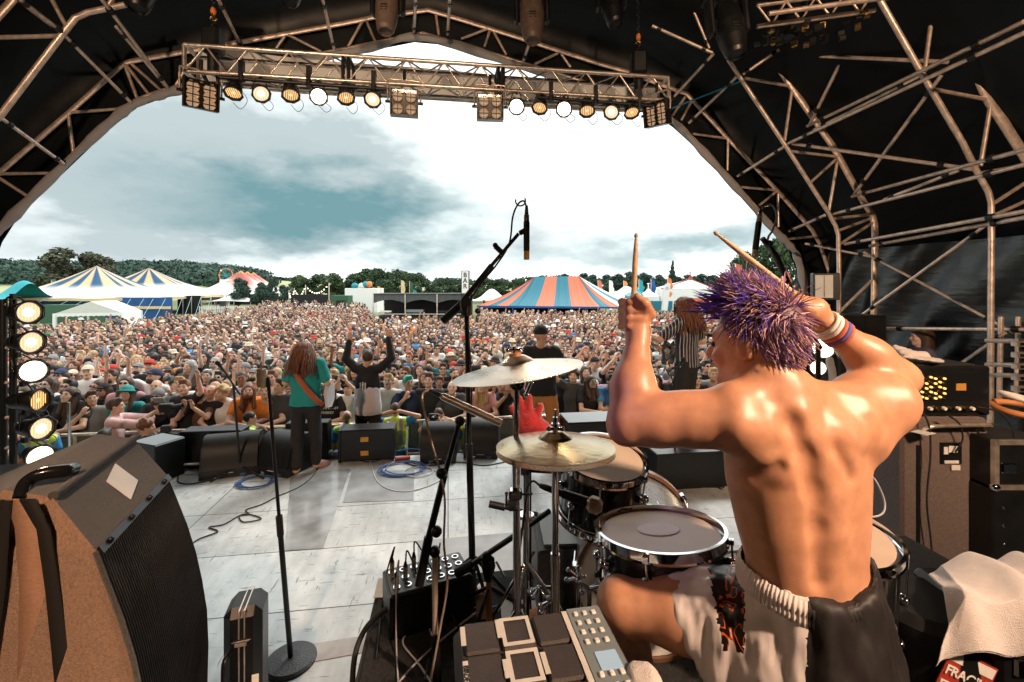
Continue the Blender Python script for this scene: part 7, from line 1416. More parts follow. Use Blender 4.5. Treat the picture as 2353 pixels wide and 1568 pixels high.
MB().box(c+V3(-.12, -.21, -.02), (.1, .02, .07), 'chrome', bev=.008).build('latch', o); MB().ball(c+V3(-.2, -.2, -.15), .03, 'chrome', 10).build('corner', o)
o, c = boxthing('flight_case', 'plain black riveted case at the right edge beneath the rack case', 'flight case', 2360, 3.05, .46, .45, 0, .94, 'black', 0., .01)
for k in range(5): MB().ball(c+V3(-.16, -.228, .35-.12*k), .008, 'chrome', 8).build('rivet', o)
MB().torus(P(2320, 940, 3.2)+V3(.06, 0, 0), .13, .022, (0, -.15, 1), 'leather', 30, 8, ref=(1, 0, 0)).torus(P(2325, 915, 3.2)+V3(.06, 0, 0), .1, .018, (0.2, -.1, 1), 'paper', 26, 6, ref=(1, 0, 0)).build('strap_roll', label='rolled tan strap lying on the rack case at the right edge', cat='strap', origin=P(2320, 940, 3.2))
for k in range(5): MB().box(P(2345, 790+26*k, 4.1), (.12, .06, .05), 'alu', bev=.006).box(P(2345, 790+26*k, 4.1)-V3(0, .032, 0), (.07, .01, .025), 'black').build('bracket', label=f'small silver bracket on the right edge, {ORD[k]} from the top', cat='bracket', group='silver brackets stacked at the right edge', origin=P(2345, 790+26*k, 4.1))
MB().tube([P(2348, 780, 4.16), Vector((P(2348, 0, 4.16).x, 4.16, 0))], .02, 'dark_metal', 6).build('bracket_post', label='dark upright carrying the silver brackets at the right edge', cat='post', origin=(P(2348, 0, 4.16).x, 4.16, 0))
# throne side, towel and fragile case in the bottom right corner
MB().lathe([(0, .42), (.13, .42), (.155, .39), (.16, .2), (.155, 0), (0, 0)], P(2122, 1560, 1.5)-up*.15, up, 'black', 30).build('soft_case', label='round soft black case right of the drummer', cat='case', origin=P(2122, 1560, 1.5)-up*.15)
MB().box(Vector((P(2122, 0, 1.5).x, 1.5, (P(2122, 1560, 1.5).z-.15+ZR)/2)), (.2, .2, P(2122, 1560, 1.5).z-.15-ZR), 'black').build('case_plinth', label='black block under the round soft case', cat='block', origin=(P(2122, 0, 1.5).x, 1.5, ZR))
fc = Vector((1.72, 1.50, 0)); zt = H-(1400-660)*1.42/F; t = empty('equipment_case', (fc.x, fc.y, 0), 'black case with a red FRAGILE sticker under the towel in the bottom right corner', 'case'); MB().box((fc.x, fc.y, (zt+0)/2), (.56, .3, zt), 'black', rotz(.0), bev=.02).build('body', t)
for sx in (-.2, .1): MB().box((fc.x+sx, fc.y-.153, zt-.12), (.07, .015, .06), 'chrome', bev=.008).build('latch', t)
MB().tube(bez([(fc.x+.02, fc.y-.16, zt-.05), (fc.x+.04, fc.y-.2, zt-.06), (fc.x+.18, fc.y-.2, zt-.06), (fc.x+.2, fc.y-.16, zt-.05)], 4), .014, 'black_gloss', 8).build('handle', t)
sc0 = P(2216, 1566, fc.y-.152); RmS = Matrix.Rotation(.45, 3, 'Y'); MB().box(sc0, (.15, .003, .15), 'sticker_red', RmS).build('sticker', t); MB().box(sc0+RmS@V3(.0, -.001, .055), (.14, .003, .03), 'paper', RmS).build('sticker', t)
text('FRAGILE', .038, 'paper', t, sc0+RmS@V3(0, -.004, .012), RmS@textrot((0, -1, 0))); text('FRAGILE', .038, 'paper', t, sc0+RmS@V3(0, -.004, -.035), RmS@textrot((0, -1, 0)))
tc_ = Vector((1.50, 1.37, zt+.05)); n_ = 110; V = np.zeros((n_, n_, 3))      # a heap of towel: the cloth lies over a hump and hangs down the near face in folds
for i in range(n_):
    for j in range(n_):
        a, b = (i/(n_-1)-.5)*.38, -.15+j/(n_-1)*.34; w1 = mn.noise(Vector((a*5+1, b*5, 3.))); fold_ = math.sin((a*1.0+b*.55)*34+2.6*w1)
        x = tc_.x+a+.62*b+.02*w1; hang = max(0., -b-.03); out_ = tc_.y+max(b, -.03-.05*(1-math.exp(-hang*9)))
        z = zt+.05+.055*math.exp(-((a-.02)**2*22+(b-.06)**2*30))-hang*.92-max(0, -a-.15)*.8+.026*fold_*(.75+1.5*hang)+.012*w1; y = out_-.018*fold_*min(1, hang*8)
        V[i, j] = (x, y+.03*w1*hang*4, z+.01*math.sin(a*20)*min(1, hang*6))
Vf = V.reshape(-1, 3); ii = np.arange(n_-1)[:, None]*n_+np.arange(n_-1)[None]; Fq = np.stack([ii, ii+n_, ii+n_+1, ii+1], -1).reshape(-1, 4); V2 = Vf+np.array([0, .004, -.007])
me = arr_mesh('towel', np.vstack([Vf, V2])-np.array(tc_), np.vstack([Fq, Fq[:, ::-1]+n_*n_]), ['towel']); obj_from(me, 'towel', loc=tc_, label='white terry towel draped over the case in the bottom right corner', cat='towel')
th = Vector((.76, 1.06, 1.13)); t = empty('drum_throne', (th.x, th.y, ZR), 'black drum stool under the drummer', 'stool'); MB().lathe([(0, 0), (.17, 0), (.19, .03), (.185, .07), (0, .09)], th, up, 'black', 28).build('seat', t); MB().tube([th, (th.x, th.y, ZR)], .02, 'chrome', 10).build('post', t)
# ================================================================== BACKGROUND: trees, tents, stalls
def leafcloud(lobes, n, size, seed, bias=.55):
    """lobes: (centre, radii); quads scattered mostly near the lobe surfaces"""
    g = np.random.default_rng(seed); L_ = np.array([[*c, *r] for c, r in lobes], float); w_ = (L_[:, 3]*L_[:, 4]+L_[:, 5]**2); w_ /= w_.sum(); k = g.choice(len(L_), n, p=w_)
    d = g.normal(size=(n, 3)); d /= np.linalg.norm(d, axis=1)[:, None]; rad = (bias+(1-bias)*g.random(n))[:, None]; p = L_[k, :3]+d*L_[k, 3:]*rad*(1+.12*g.normal(size=(n, 1)))
    a = g.normal(size=(n, 3)); a /= np.linalg.norm(a, axis=1)[:, None]; nn = d*.9+a; nn /= np.linalg.norm(nn, axis=1)[:, None]; t = np.cross(nn, g.normal(size=(n, 3))); t /= np.linalg.norm(t, axis=1)[:, None]; b = np.cross(nn, t); s = size*g.uniform(.5, 1.3, (n, 1))
    V = np.stack([p-t*s-b*s*.6, p+t*s-b*s*.6, p+t*s*.8+b*s*.7, p-t*s*.8+b*s*.6], 1).reshape(-1, 3); return V, np.arange(n*4).reshape(-1, 4)
def crown_mesh(name, seed, h, rx, base, n, size, m, conifer=False):
    g = random.Random(seed); lobes = []
    if conifer:
        for i in range(9): t = i/8; lobes.append(((g.uniform(-.1, .1), g.uniform(-.1, .1), base+(h-base)*t), (rx*(1.05-t)*1.0, rx*(1.05-t), (h-base)*.09)))
    else:
        for i in range(16):
            a = g.uniform(0, 6.28); t = g.random(); rr = rx*math.sqrt(g.random())*.75*math.sin(math.pi*min(1, .25+.6*t)); q = g.uniform(.22, .42)*rx; lobes.append(((rr*math.cos(a), rr*math.sin(a), base+(h-base-q)*t+q*.4), (q, q, q*.85)))
    V, Q = leafcloud(lobes, n, size, seed); return arr_mesh(name, V, Q, [m], smooth=False)
def trunk_mesh(h, r, seed, base):
    g = random.Random(seed); mb = MB(); mb.tube([(0, 0, -.3), (0, 0, base), (g.uniform(-.3, .3), g.uniform(-.3, .3), h*.75)], [r, r*.75, r*.25], 'bark', 8)
    for i in range(7): a = g.uniform(0, 6.28); z = base+(h-base)*g.uniform(0, .4); mb.tube([(0, 0, z*.9), (math.cos(a)*h*.13, math.sin(a)*h*.13, z+h*.14), (math.cos(a)*h*.26, math.sin(a)*h*.26, z+h*.24)], [r*.45, r*.28, r*.08], 'bark', 5)
    o = mb.build('trunk'); me = o.data; bpy.data.objects.remove(o); return me
TK = []
for i, (m_, con) in enumerate([('leaf_a', 0), ('leaf_b', 0), ('leaf_a', 0), ('leaf_dark', 0), ('leaf_brown', 0), ('leaf_dark', 1)]): TK.append((crown_mesh(f'crown{i}', 30+i, 10, 4.3 if not con else 2.3, 1.2, 6000, .21, m_, con), trunk_mesh(9 if con else 7.5, .3, 60+i, 1.5)))
def tree(px, ytop, d, wpx, kind, label, group, zb=None):
    b = P(px, 700, d); top = H-(ytop-660)*d/F; zb = float(hill_h(np.array(b.x), np.array(d))) if d > 105 else ZG if zb is None else zb; b.z = zb; t = empty('tree', b, label, 'tree', group, rz=(px*.37) % 6.28); hh_ = (top-zb)/10.; ww = wpx*d/F/(8.4 if kind != 5 else 4.6); t.scale = (ww, ww, hh_)
    for me, nm in zip(TK[kind], ('crown', 'trunk')): obj_from(me, nm, t)
gB = 'trees behind the middle of the field'
for k, (px, yt, d, w_, kd) in enumerate([(690, 634, 88, 70, 1), (722, 627, 92, 80, 0), (765, 630, 86, 80, 1), (808, 626, 90, 85, 0), (850, 618, 92, 90, 2), (880, 614, 84, 80, 0), (915, 622, 88, 85, 1), (950, 628, 86, 75, 2), (984, 638, 90, 60, 0)]):
    tree(px, yt, d, w_, kd, f'bushy green tree in the middle belt behind the field, {ORD[k]} from the left', gB)
for k, (px, yt, d, w_, kd) in enumerate([(1020, 640, 100, 60, 2), (1062, 640, 104, 60, 0), (1112, 636, 98, 75, 1), (1150, 640, 100, 60, 0), (1188, 642, 96, 60, 2), (1240, 634, 104, 80, 3), (1290, 630, 100, 80, 3), (1345, 628, 104, 80, 3), (1395, 632, 100, 75, 3), (1440, 626, 98, 80, 3), (1485, 628, 96, 70, 3), (1512, 632, 96, 60, 3), (1545, 606, 98, 40, 5), (1575, 632, 98, 70, 3), (1620, 630, 96, 80, 3), (1660, 628, 92, 80, 3)]):
    tree(px, yt, d, w_, kd, ('dark pointed conifer' if kd == 5 else 'dark green tree')+f' in the right belt beyond the tents, {ORD[k]} from the left', 'trees beyond the right tents')
for k, (px, yt, d, w_, kd) in enumerate([(1715, 575, 50, 90, 0), (1770, 540, 48, 110, 0), (1830, 545, 46, 100, 1)]): tree(px, yt, d, w_, kd, ['green tree left of the second overhead microphone', 'tall green tree behind the second overhead microphone', 'green tree filling the corner inside the right hem'][k], 'trees inside the right hem')
tree(168, 573, 78, 150, 4, 'large dark brown-green tree rising behind the striped big top', None); tree(228, 592, 82, 90, 4, 'dark tree just right of the large tree behind the big top', None)
for k, (px, yt, d, w_) in enumerate([(548, 640, 62, 70), (598, 650, 60, 60), (628, 628+8, 70, 30), (650, 656, 64, 55)]): tree(px, yt, d, w_, 3, f'small dark tree in front of the red and white tent, {ORD[k]} from the left', 'small trees near the red tent')
# wooded hill, one far mass
lob = []; g_ = random.Random(9)
for i in range(520):
    px = g_.uniform(-60, 600) if i < 430 else g_.uniform(600, 700); d = g_.uniform(165, 255) if i < 430 else g_.uniform(245, 262); x = (px-1176.5)*d/F; z = float(hill_h(np.array(x), np.array(d))); q = g_.uniform(4, 7) if px < 600 else g_.uniform(2, 3.2); lob.append(((x, d, z+q*.25), (q, q, q*.55)))
for i in range(160): px = g_.uniform(1000, 1900); d = g_.uniform(235, 260); x = (px-1176.5)*d/F; z = float(hill_h(np.array(x), np.array(d))); q = g_.uniform(2, 4); lob.append(((x, d, z+q*.3), (q, q, q*.7)))
V, Q = leafcloud(lob, 120000, .62, 5, .8); obj_from(arr_mesh('forest', V, Q, ['leaf_dark'], smooth=False), 'forest', label='dark wooded hillside far behind the tents', cat='forest', kind='stuff')
# ---- tents
def tri_cols(mb_pts): pass
def ramp(a, b, t): return [a[i]*(1-t)+b[i]*t for i in range(3)]
mat('canvas', (.6, .6, .6), .8, attr='Col', var=.05, vs=2); mat('canvas_blue', (.012, .075, .24), .75, var=.25, vs=.9, bump=.4, bs=1.5); mat('canvas_cream', (.66, .50, .27), .8, var=.1); mat('tent_white', (.74, .75, .73), .8, var=.05, bump=.2, bs=2.5); mat('teal_canvas', (.015, .28, .33), .7, var=.15); mat('coral', (.62, .14, .07), .75, var=.06); mat('teal_stripe', (.01, .15, .21), .75, var=.08); mat('green_sheet', (.02, .085, .04), .6, var=.2, vs=3, stretch=(6, 6, .2)); mat('dark_inside', (.012, .013, .014), .9)  # dark_inside: near-black that paints the shade inside tents; also black boards
def bigtop(t, c, w_, dp, zp, ze, nstripe, col_fn, yaw=0., power=1.6, nr=22, na=96, twin=None, name='canopy'):
    V, cc = [], []
    for i in range(nr+1):
        s = i/nr
        for j in range(na):
            a = 2*math.pi*j/na; ca, sa = math.cos(a), math.sin(a); k = 1/max(abs(ca), abs(sa)); k = min(k, 1.25); x, y = ca*k*w_*s, sa*k*dp*s
            z = ze+(zp-ze)*((1-s)**power)+.02*math.sin(a*14)*s; V.append((c.x+x*math.cos(yaw)-y*math.sin(yaw), c.y+x*math.sin(yaw)+y*math.cos(yaw), z)); cc.append(col_fn(a, s))
    Fq = np.array([(i*na+j, i*na+(j+1) % na, (i+1)*na+(j+1) % na, (i+1)*na+j) for i in range(nr) for j in range(na)]); V = np.array(V)
    o = obj_from(arr_mesh(name, V-np.array(t.location), Fq, ['canvas'], cols=np.array(cc)), name, t); return V[-na:]
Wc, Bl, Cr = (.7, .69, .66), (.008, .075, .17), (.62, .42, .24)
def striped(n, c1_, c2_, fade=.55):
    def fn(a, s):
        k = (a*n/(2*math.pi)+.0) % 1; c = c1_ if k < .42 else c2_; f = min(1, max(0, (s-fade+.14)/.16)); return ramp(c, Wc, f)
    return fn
def guy(t, a, b, r=.018): MB().tube([a, b], r, 'teal_canvas', 4).build('guy_rope', t)
mat('rope', (.25, .5, .5), .6)
c = P(222, 684, 54); t = empty('big_top', (c.x, c.y, ZG), 'left peaked big top striped blue and cream with a blue side wall', 'tent', 'striped big top tents at the left'); zE = H-(686-660)*48/F
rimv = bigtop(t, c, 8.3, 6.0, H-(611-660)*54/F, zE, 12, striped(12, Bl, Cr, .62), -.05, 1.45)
rv_ = [Vector(v) for v in rimv]; rv_.append(rv_[0]); MB().add([p for v in rv_ for p in (v+V3(0, 0, .02), v-V3(0, 0, .28))], [(2*i, 2*i+2, 2*i+3, 2*i+1) for i in range(len(rv_)-1)], 'canvas_cream').build('valance', t)
def wallstrip(t, x0, x1, y0, y1, z0, z1, m, name='side_wall', n=30, amp=.12):
    mb = MB(); pts = []
    for i in range(n+1): f_ = i/n; pts.append(Vector((x0+(x1-x0)*f_, y0+(y1-y0)*f_+amp*math.sin(i*1.9), 0)))
    mb.add([p for q in pts for p in (Vector((q.x, q.y, z0)), Vector((q.x, q.y, z1)))], [(2*i, 2*i+2, 2*i+3, 2*i+1) for i in range(n)], m); return mb.build(name, t)
xa, xb = P(58, 0, 50).x, P(408, 0, 49).x
wallstrip(t, xa, xb, 49.6, 48.2, ZG, zE+.1, 'canvas_blue'); wallstrip(t, xa, xb, 49.4, 48.0, ZG+1.02, ZG+1.32, 'canvas_cream', 'band')
for k, px in enumerate((105, 165, 200, 300, 330, 352, 380)): a = P(px, 687, 47.6); MB().tube([a, Vector((a.x+(.9 if k > 2 else -.9)*1.4, a.y-3.2, ZG))], .022, 'rope', 4).build('guy_rope', t)
c = P(342, 680, 62); t = empty('big_top', (c.x, c.y, ZG), 'right peaked big top striped blue and cream with an open dark side', 'tent', 'striped big top tents at the left')
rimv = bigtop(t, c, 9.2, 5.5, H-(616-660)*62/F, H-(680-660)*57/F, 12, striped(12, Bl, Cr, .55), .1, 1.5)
rv_ = [Vector(v) for v in rimv]; rv_.append(rv_[0]); MB().add([p for v in rv_ for p in (v+V3(0, 0, .02), v-V3(0, 0, .28))], [(2*i, 2*i+2, 2*i+3, 2*i+1) for i in range(len(rv_)-1)], 'canvas_cream').build('valance', t)
wallstrip(t, P(405, 0, 57).x, P(462, 0, 57).x, 57.2, 57, ZG, H-20*57/F, 'dark_inside', 'open_side')  # solid near-black sheet painted as the shade within the open tent side
for k, px in enumerate((420, 440, 462, 485)): a = P(px, 682, 56.5); MB().tube([a, Vector((a.x+1.6, a.y-3.4, ZG))], .024, 'rope', 4).build('guy_rope', t); MB().tube([a, Vector((a.x, a.y, ZG))], .04, 'alu', 5).build('side_pole', t)
# teal stretch tent and flag, far left
c = P(-10, 690, 47); t = empty('stretch_tent', (c.x, c.y, ZG), 'turquoise stretch tent at the far left edge', 'tent')
V = []; n_ = 24
for i in range(n_+1):
    for j in range(n_+1):
        x, y = i/n_*2-1, j/n_*2-1; z = .9*math.exp(-((x-.85)**2+(y+.2)**2)*9)+.55*math.exp(-((x+.8)**2+y*y)*6)+.25*(1-.6*abs(y)); V.append((c.x+x*4.4, c.y+y*4, ZG+1.9+z*1.9))
ii = np.arange(n_)[:, None]*(n_+1)+np.arange(n_)[None]; Fq = np.stack([ii, ii+n_+1, ii+n_+2, ii+1], -1).reshape(-1, 4); obj_from(arr_mesh('canopy', np.array(V)-np.array(t.location), Fq, ['teal_canvas']), 'canopy', t)
for x in (-4.2, -1.5, 1.5, 4.2): MB().tube([(c.x+x, c.y-3.8, ZG), (c.x+x, c.y-3.8, ZG+2.3)], .05, 'alu', 6).build('pole', t)
# generator fence / green container
o = MB(); xa, xb = P(92, 0, 42).x, P(215, 0, 42).x; o.box(((xa+xb)/2, 42.6, ZG+.85), (xb-xa, 1.2, 1.7), 'green_sheet').build('container', label='dark green ribbed container in front of the blue tent wall', cat='container', origin=((xa+xb)/2, 42.6, ZG))
# white gazebo
xa, xb = P(140, 0, 37).x, P(270, 0, 37).x; z1 = H-(722-660)*36/F; zr = H-(692-660)*38/F; t = empty('gazebo', ((xa+xb)/2, 38, ZG), 'small white gable gazebo in front of the blue tent wall', 'tent'); mb = MB(); xm = xa+(xb-xa)*.62
A = [(xa, 36.5, z1), (xb, 37.4, z1+.05), (xb-.9, 40.5, z1+.05), (xa-.6, 40, z1)]; r1, r2 = (xa+1.9, 37.4, zr), (xb-1.8, 39.2, zr); r1 = ((xa+xb)/2+.4, 36.7, zr); r2 = ((xa+xb)/2-.6, 40.2, zr)
mb.add([A[0], A[3], r2, r1], [(0, 1, 2, 3)], 'tent_white', False); mb.add([A[1], A[2], r2, r1], [(0, 3, 2, 1)], 'tent_white', False); mb.add([A[0], A[1], r1], [(0, 1, 2)], 'tent_white', False); mb.build('roof', t)
mb = MB(); n_ = 26
for a, b in ((A[0], A[1]), (A[0], A[3])):
    a, b = Vector(a), Vector(b); V = []
    for i in range(n_+1): p = a.lerp(b, i/n_); V += [p-V3(0, .01, -.01), p-V3(0, .01, .22+.05*abs(math.sin(i*math.pi/2)))]
    mb.add(V, [(2*i, 2*i+2, 2*i+3, 2*i+1) for i in range(n_)], 'tent_white', False)
mb.build('valance', t)
for p in (A[0], A[1], A[2], A[3]): MB().tube([(p[0], p[1], ZG), p], .14 if p is A[0] else .07, 'tent_white', 8).build('leg', t)
MB().prism([A[1], A[2], (A[2][0], A[2][1], ZG), (A[1][0], A[1][1], ZG)], (-.03, 0, 0), 'tent_white').build('side_wall', t)
# red and white tent with three peaks
t = empty('peaked_tent', P(560, 690, 92)*1, 'red and white tent with three yellow-tipped peaks in the distance', 'tent'); t.location.z = ZG
Rd, Yl = (.42, .12, .10), (.7, .45, .08)
for k, (px, yt, d) in enumerate([(553, 622, 92), (568, 624, 98), (582, 626, 104)]):
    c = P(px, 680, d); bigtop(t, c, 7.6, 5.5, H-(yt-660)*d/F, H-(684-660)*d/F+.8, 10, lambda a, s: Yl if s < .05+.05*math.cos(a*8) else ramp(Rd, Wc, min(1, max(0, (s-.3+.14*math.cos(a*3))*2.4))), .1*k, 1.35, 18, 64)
wallstrip(t, P(480, 0, 88).x, P(640, 0, 88).x, 88, 88, ZG, ZG+2.2, 'dark_inside', 'open_side')  # near-black strip standing in for the shade under the canopy
# white stretch tents, fences, tower
def stretch(px, yt, ye, d, w_, label, peaks=1, m='tent_white'):
    c = P(px, ye, d); t = empty('stretch_tent', (c.x, c.y, ZG), label, 'tent', 'white stretch tents'); V = []; n_ = 18; zt = H-(yt-660)*d/F; ze = H-(ye-660)*d/F
    for i in range(n_+1):
        for j in range(n_+1):
            x, y = i/n_*2-1, j/n_*2-1; z = max(math.exp(-((x-q)**2*5+y*y*2)) for q in ([0] if peaks == 1 else [-.8, .7])); z *= (1-abs(y)*.4); V.append((c.x+x*w_, c.y+y*2.5, ze+(zt-ze)*z-.25*(abs(x) > .98)*0))
    ii = np.arange(n_)[:, None]*(n_+1)+np.arange(n_)[None]; Fq = np.stack([ii, ii+n_+1, ii+n_+2, ii+1], -1).reshape(-1, 4); obj_from(arr_mesh('canopy', np.array(V)-np.array(t.location), Fq, [m]), 'canopy', t)
    for x in (-.95, -.35, .35, .95): MB().tube([(c.x+x*w_, c.y-2.3, ZG), (c.x+x*w_, c.y-2.3, ze+.1)], .05, 'alu', 5).build('pole', t)
stretch(540, 674, 692, 62, 3.6, 'white stretch tent below the red and white tent'); stretch(470, 682, 690, 66, 3.4, 'low white stretch tent right of the big tops'); stretch(1130, 664, 690, 52, 2.6, 'white stretch tent peak left of the coral striped marquee'); stretch(1440, 658, 684, 48, 2.8, 'white pointed stretch tent between the marquee and the white pavilion')
def picket(x0, x1, d, label):
    t = empty('picket_fence', P(x0, 700, d)-V3(0, 0, 0), label, 'fence', 'white picket fences'); t.location.z = ZG; a, b = P(x0, 0, d).x, P(x1, 0, d).x; mb = MB(); n_ = int((b-a)/.22)
    for i in range(n_): mb.box((a+(b-a)*i/n_, d, ZG+.5), (.1, .03, 1.), 'white')
    mb.build('pickets', t); MB().box(((a+b)/2, d+.03, ZG+.3), (b-a, .03, .08), 'white').box(((a+b)/2, d+.03, ZG+.75), (b-a, .03, .08), 'white').build('rails', t)
picket(458, 612, 56, 'white picket fence below the stretch tent at the left'); picket(812, 856, 50, 'short white picket fence left of the black side stage')
t = empty('banner_tower', (P(516, 0, 64).x, 64, ZG), 'white box tower with a colourful top beside the red and white tent', 'tower'); MB().box((P(516, 0, 64).x, 64, ZG+2.2), (.9, .9, 4.4), 'tent_white', bev=.05).build('column', t)
mb = MB(); r_ = random.Random(4); c = V3(P(519, 0, 64).x, 64, ZG+5.0)
mb.torus(c, .95, .05, (0, 1, 0), 'orange', 20, 5)
for i in range(8): a = i*.785; mb.tube([c, c+V3(math.cos(a), 0, math.sin(a))*.95], .03, 'teal_canvas', 4); mb.ball(c+V3(math.cos(a), 0, math.sin(a))*.95, .14, ['orange', 'red_plush', 'teal_canvas', 'white'][i % 4], 6)
mb.build('fairground_wheel', t)
# string lights and poles
pl = [(664, 667, 60), (676, 662, 60), (702, 655, 60), (756, 650, 56)]; tops = []
for k, (px, yt, d) in enumerate(pl):
    b = P(px, yt, d); tops.append(b.copy()); MB().tube([(b.x, b.y, ZG), b], .06, 'alu', 6).build('light_pole', label=f'pale pole carrying string lights, {ORD[k]} from the left', cat='pole', group='poles carrying string lights', origin=(b.x, b.y, ZG))
for k in range(3):
    a, b = tops[k], tops[k+1]; t = empty('string_lights', a, f'sagging string of bulbs over the field, {ORD[k]} from the left', 'string lights', 'strings of bulbs'); pts = [a.lerp(b, i/10)-up*(1.1*(1-(2*i/10-1)**2)) for i in range(11)]; MB().tube(pts, .02, 'black', 4).build('wire', t)
    for i in range(1, 10): MB().ball(pts[i]-up*.1, .075, 'lamp_core', 8).build('bulb', t)
# big dark letters, kiosk
for k, (px, ch) in enumerate(((680, 'F'), (704, 'E'), (728, 'S'), (752, 'T'))):
    pass
b = P(720, 700, 58); MB().box((b.x, 58, ZG+1.3), (5.6, .4, 2.2), 'dark_inside', bev=.02).build('letter_board', label='long black board standing in the far crowd under the string lights', cat='board', origin=(b.x, 58, ZG))
b = P(785, 700, 52); t = empty('kiosk', (b.x, 52, ZG), 'dark green kiosk left of the black side stage', 'kiosk'); MB().box((b.x, 52, ZG+1.2), (2.0, 1.6, 2.4), 'green_sheet', bev=.03).build('body', t); MB().box((b.x+.2, 51.17, ZG+1.4), (1.0, .02, .9), 'dark_inside').build('hatch', t)
b = P(838, 690, 60); t = empty('stall', (b.x, 60, ZG), 'white stall with turquoise and orange inflatables on its roof', 'stall'); MB().box((b.x, 60, ZG+1.6), (4.2, 3, 3.2), 'tent_white', bev=.05).build('body', t); mb = MB()
for q, m_ in ((-.9, 'teal_canvas'), (0, 'white'), (.5, 'teal_canvas'), (.95, 'orange')): mb.ball((b.x+q, 58.8, ZG+3.5+.2*(q > .2)), (.45, .4, .4), m_, 10)
mb.build('inflatable', t)
# black side stage
xa, xb = P(858, 0, 37).x, P(1078, 0, 37).x; z1 = H-(676-660)*37/F; t = empty('side_stage', ((xa+xb)/2, 38, ZG), 'black scaffold side stage with a grey canopy in the crowd', 'stage'); wdt = xb-xa; mat('grey_canvas', (.075, .08, .08), .8, var=.3, bump=.5, bs=3)
mb = MB()
for i in range(3):
    x0_, x1_ = xa+wdt*i/3, xa+wdt*(i+1)/3; V = []; n_ = 12
    for q in range(n_+1): x = x0_+(x1_-x0_)*q/n_; V += [Vector((x, 37, z1)), Vector((x, 36.98+.05*math.sin(q*2.), z1-.75+.28*math.sin(math.pi*q/n_)))]
    mb.add(V, [(2*q, 2*q+2, 2*q+3, 2*q+1) for q in range(n_)], 'grey_canvas')
mb.box(((xa+xb)/2, 38.6, z1+.02), (wdt, 3.4, .05), 'grey_canvas'); mb.build('canopy', t)
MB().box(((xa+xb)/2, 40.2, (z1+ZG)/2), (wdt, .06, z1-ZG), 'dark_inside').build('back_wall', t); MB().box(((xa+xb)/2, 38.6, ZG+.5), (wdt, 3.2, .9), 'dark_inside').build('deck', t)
for i in range(4): x = xa+wdt*i/3; MB().tube([(x, 36.95, ZG), (x, 36.95, z1)], .05, 'alu', 6).build('upright', t)
MB().tube([(xa, 36.9, ZG+1.15), (xb, 36.9, ZG+1.15)], .035, 'alu', 6).build('rail', t); MB().box((xa+wdt*.12, 37.3, ZG+1.35), (.9, .4, .12), 'white').box((xa+wdt*.42, 37.3, ZG+1.4), (1.5, .4, .22), 'silver_plastic').box((xa+wdt*.72, 37.3, ZG+1.35), (.8, .4, .15), 'dark_metal').build('mixing_desk', t)
# BAR tower
t = empty('bar_sign', (P(1069, 0, 35).x, 35.2, ZG), 'tall white sign tower reading BAR', 'sign'); bx = P(1069, 0, 35).x; z1 = H-(622-660)*35/F; MB().box((bx, 35.2, (z1+ZG)/2), (.62, .5, z1-ZG), 'black').build('tower', t); MB().box((bx, 34.94, z1-.9), (.5, .02, 1.7), 'white').build('face', t)
for k, ch in enumerate('BAR'): text(ch, .5, 'black', t, V3(bx, 34.92, z1-.36-.43*k), textrot((0, -1, 0)))
text('CASH', .1, 'black', t, V3(bx, 34.92, z1-.09), textrot((0, -1, 0))) if False else None
# coral and turquoise marquee
def at(px, py, d): return P(px, py, d)
E0, E1, E2, E3 = at(1096, 703, 36), at(1425, 706, 36), at(1470, 700, 44), at(1130, 698, 45); R1, R2 = at(1229, 636, 39.5), at(1330, 635, 39.5); t = empty('marquee', ((E0.x+E1.x)/2, 38, ZG), 'big marquee striped coral and turquoise', 'tent')
def facegrid(P00, P10, P11, P01, n, m2, name, parent, sag=.25, k0=0, whites=()):
    """stripes running from the eave (P00-P10) up to the ridge (P01-P11)"""
    mb = MB(); nn_ = 6; rows_ = 10
    for s in range(n):
        for q in range(nn_):
            f0, f1 = (s+q/nn_)/n, (s+(q+1)/nn_)/n; V = []
            for r_ in range(rows_+1):
                h = r_/rows_
                for f_ in (f0, f1): p = P00.lerp(P10, f_).lerp(P01.lerp(P11, f_), h); V.append(p-up*sag*math.sin(math.pi*h)+V3(0, 0, .02*math.sin(f_*90)))
            mb.add(V, [(2*i, 2*i+1, 2*i+3, 2*i+2) for i in range(rows_)], m2[(s+k0) % len(m2)] if (s+k0) not in whites else 'tent_white')
    return mb.build(name, parent)
ct2 = ['coral', 'teal_stripe']
e1 = E0.lerp(E1, .28); e2 = E0.lerp(E1, .79)
facegrid(E0, e1, R1, R1, 4, ct2, 'canopy', t); facegrid(e1, e2, R2, R1, 4, ct2, 'canopy', t, k0=1); facegrid(e2, E1, R2, R2, 3, ct2, 'canopy', t, k0=0)
facegrid(E1, E2, R2, R2, 3, ['tent_white', 'teal_stripe'], 'canopy', t); facegrid(E2, E3, R1, R2, 6, ct2, 'canopy', t); facegrid(E3, E0, R1, R1, 3, ct2, 'canopy', t)
mb = MB()
for a, b in ((E0, E1), (E1, E2)): mb.prism([a+up*.02, b+up*.02, b-up*.14, a-up*.14], (0, -.03, 0), 'canvas_blue')
mb.build('valance', t)
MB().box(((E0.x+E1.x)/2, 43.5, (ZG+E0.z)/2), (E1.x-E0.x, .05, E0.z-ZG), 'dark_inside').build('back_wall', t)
for f_ in (.02, .25, .5, .76, .99): p = E0.lerp(E1, f_); MB().tube([Vector((p.x, p.y+.1, ZG)), p], .05, 'canvas_blue', 6).build('leg', t)
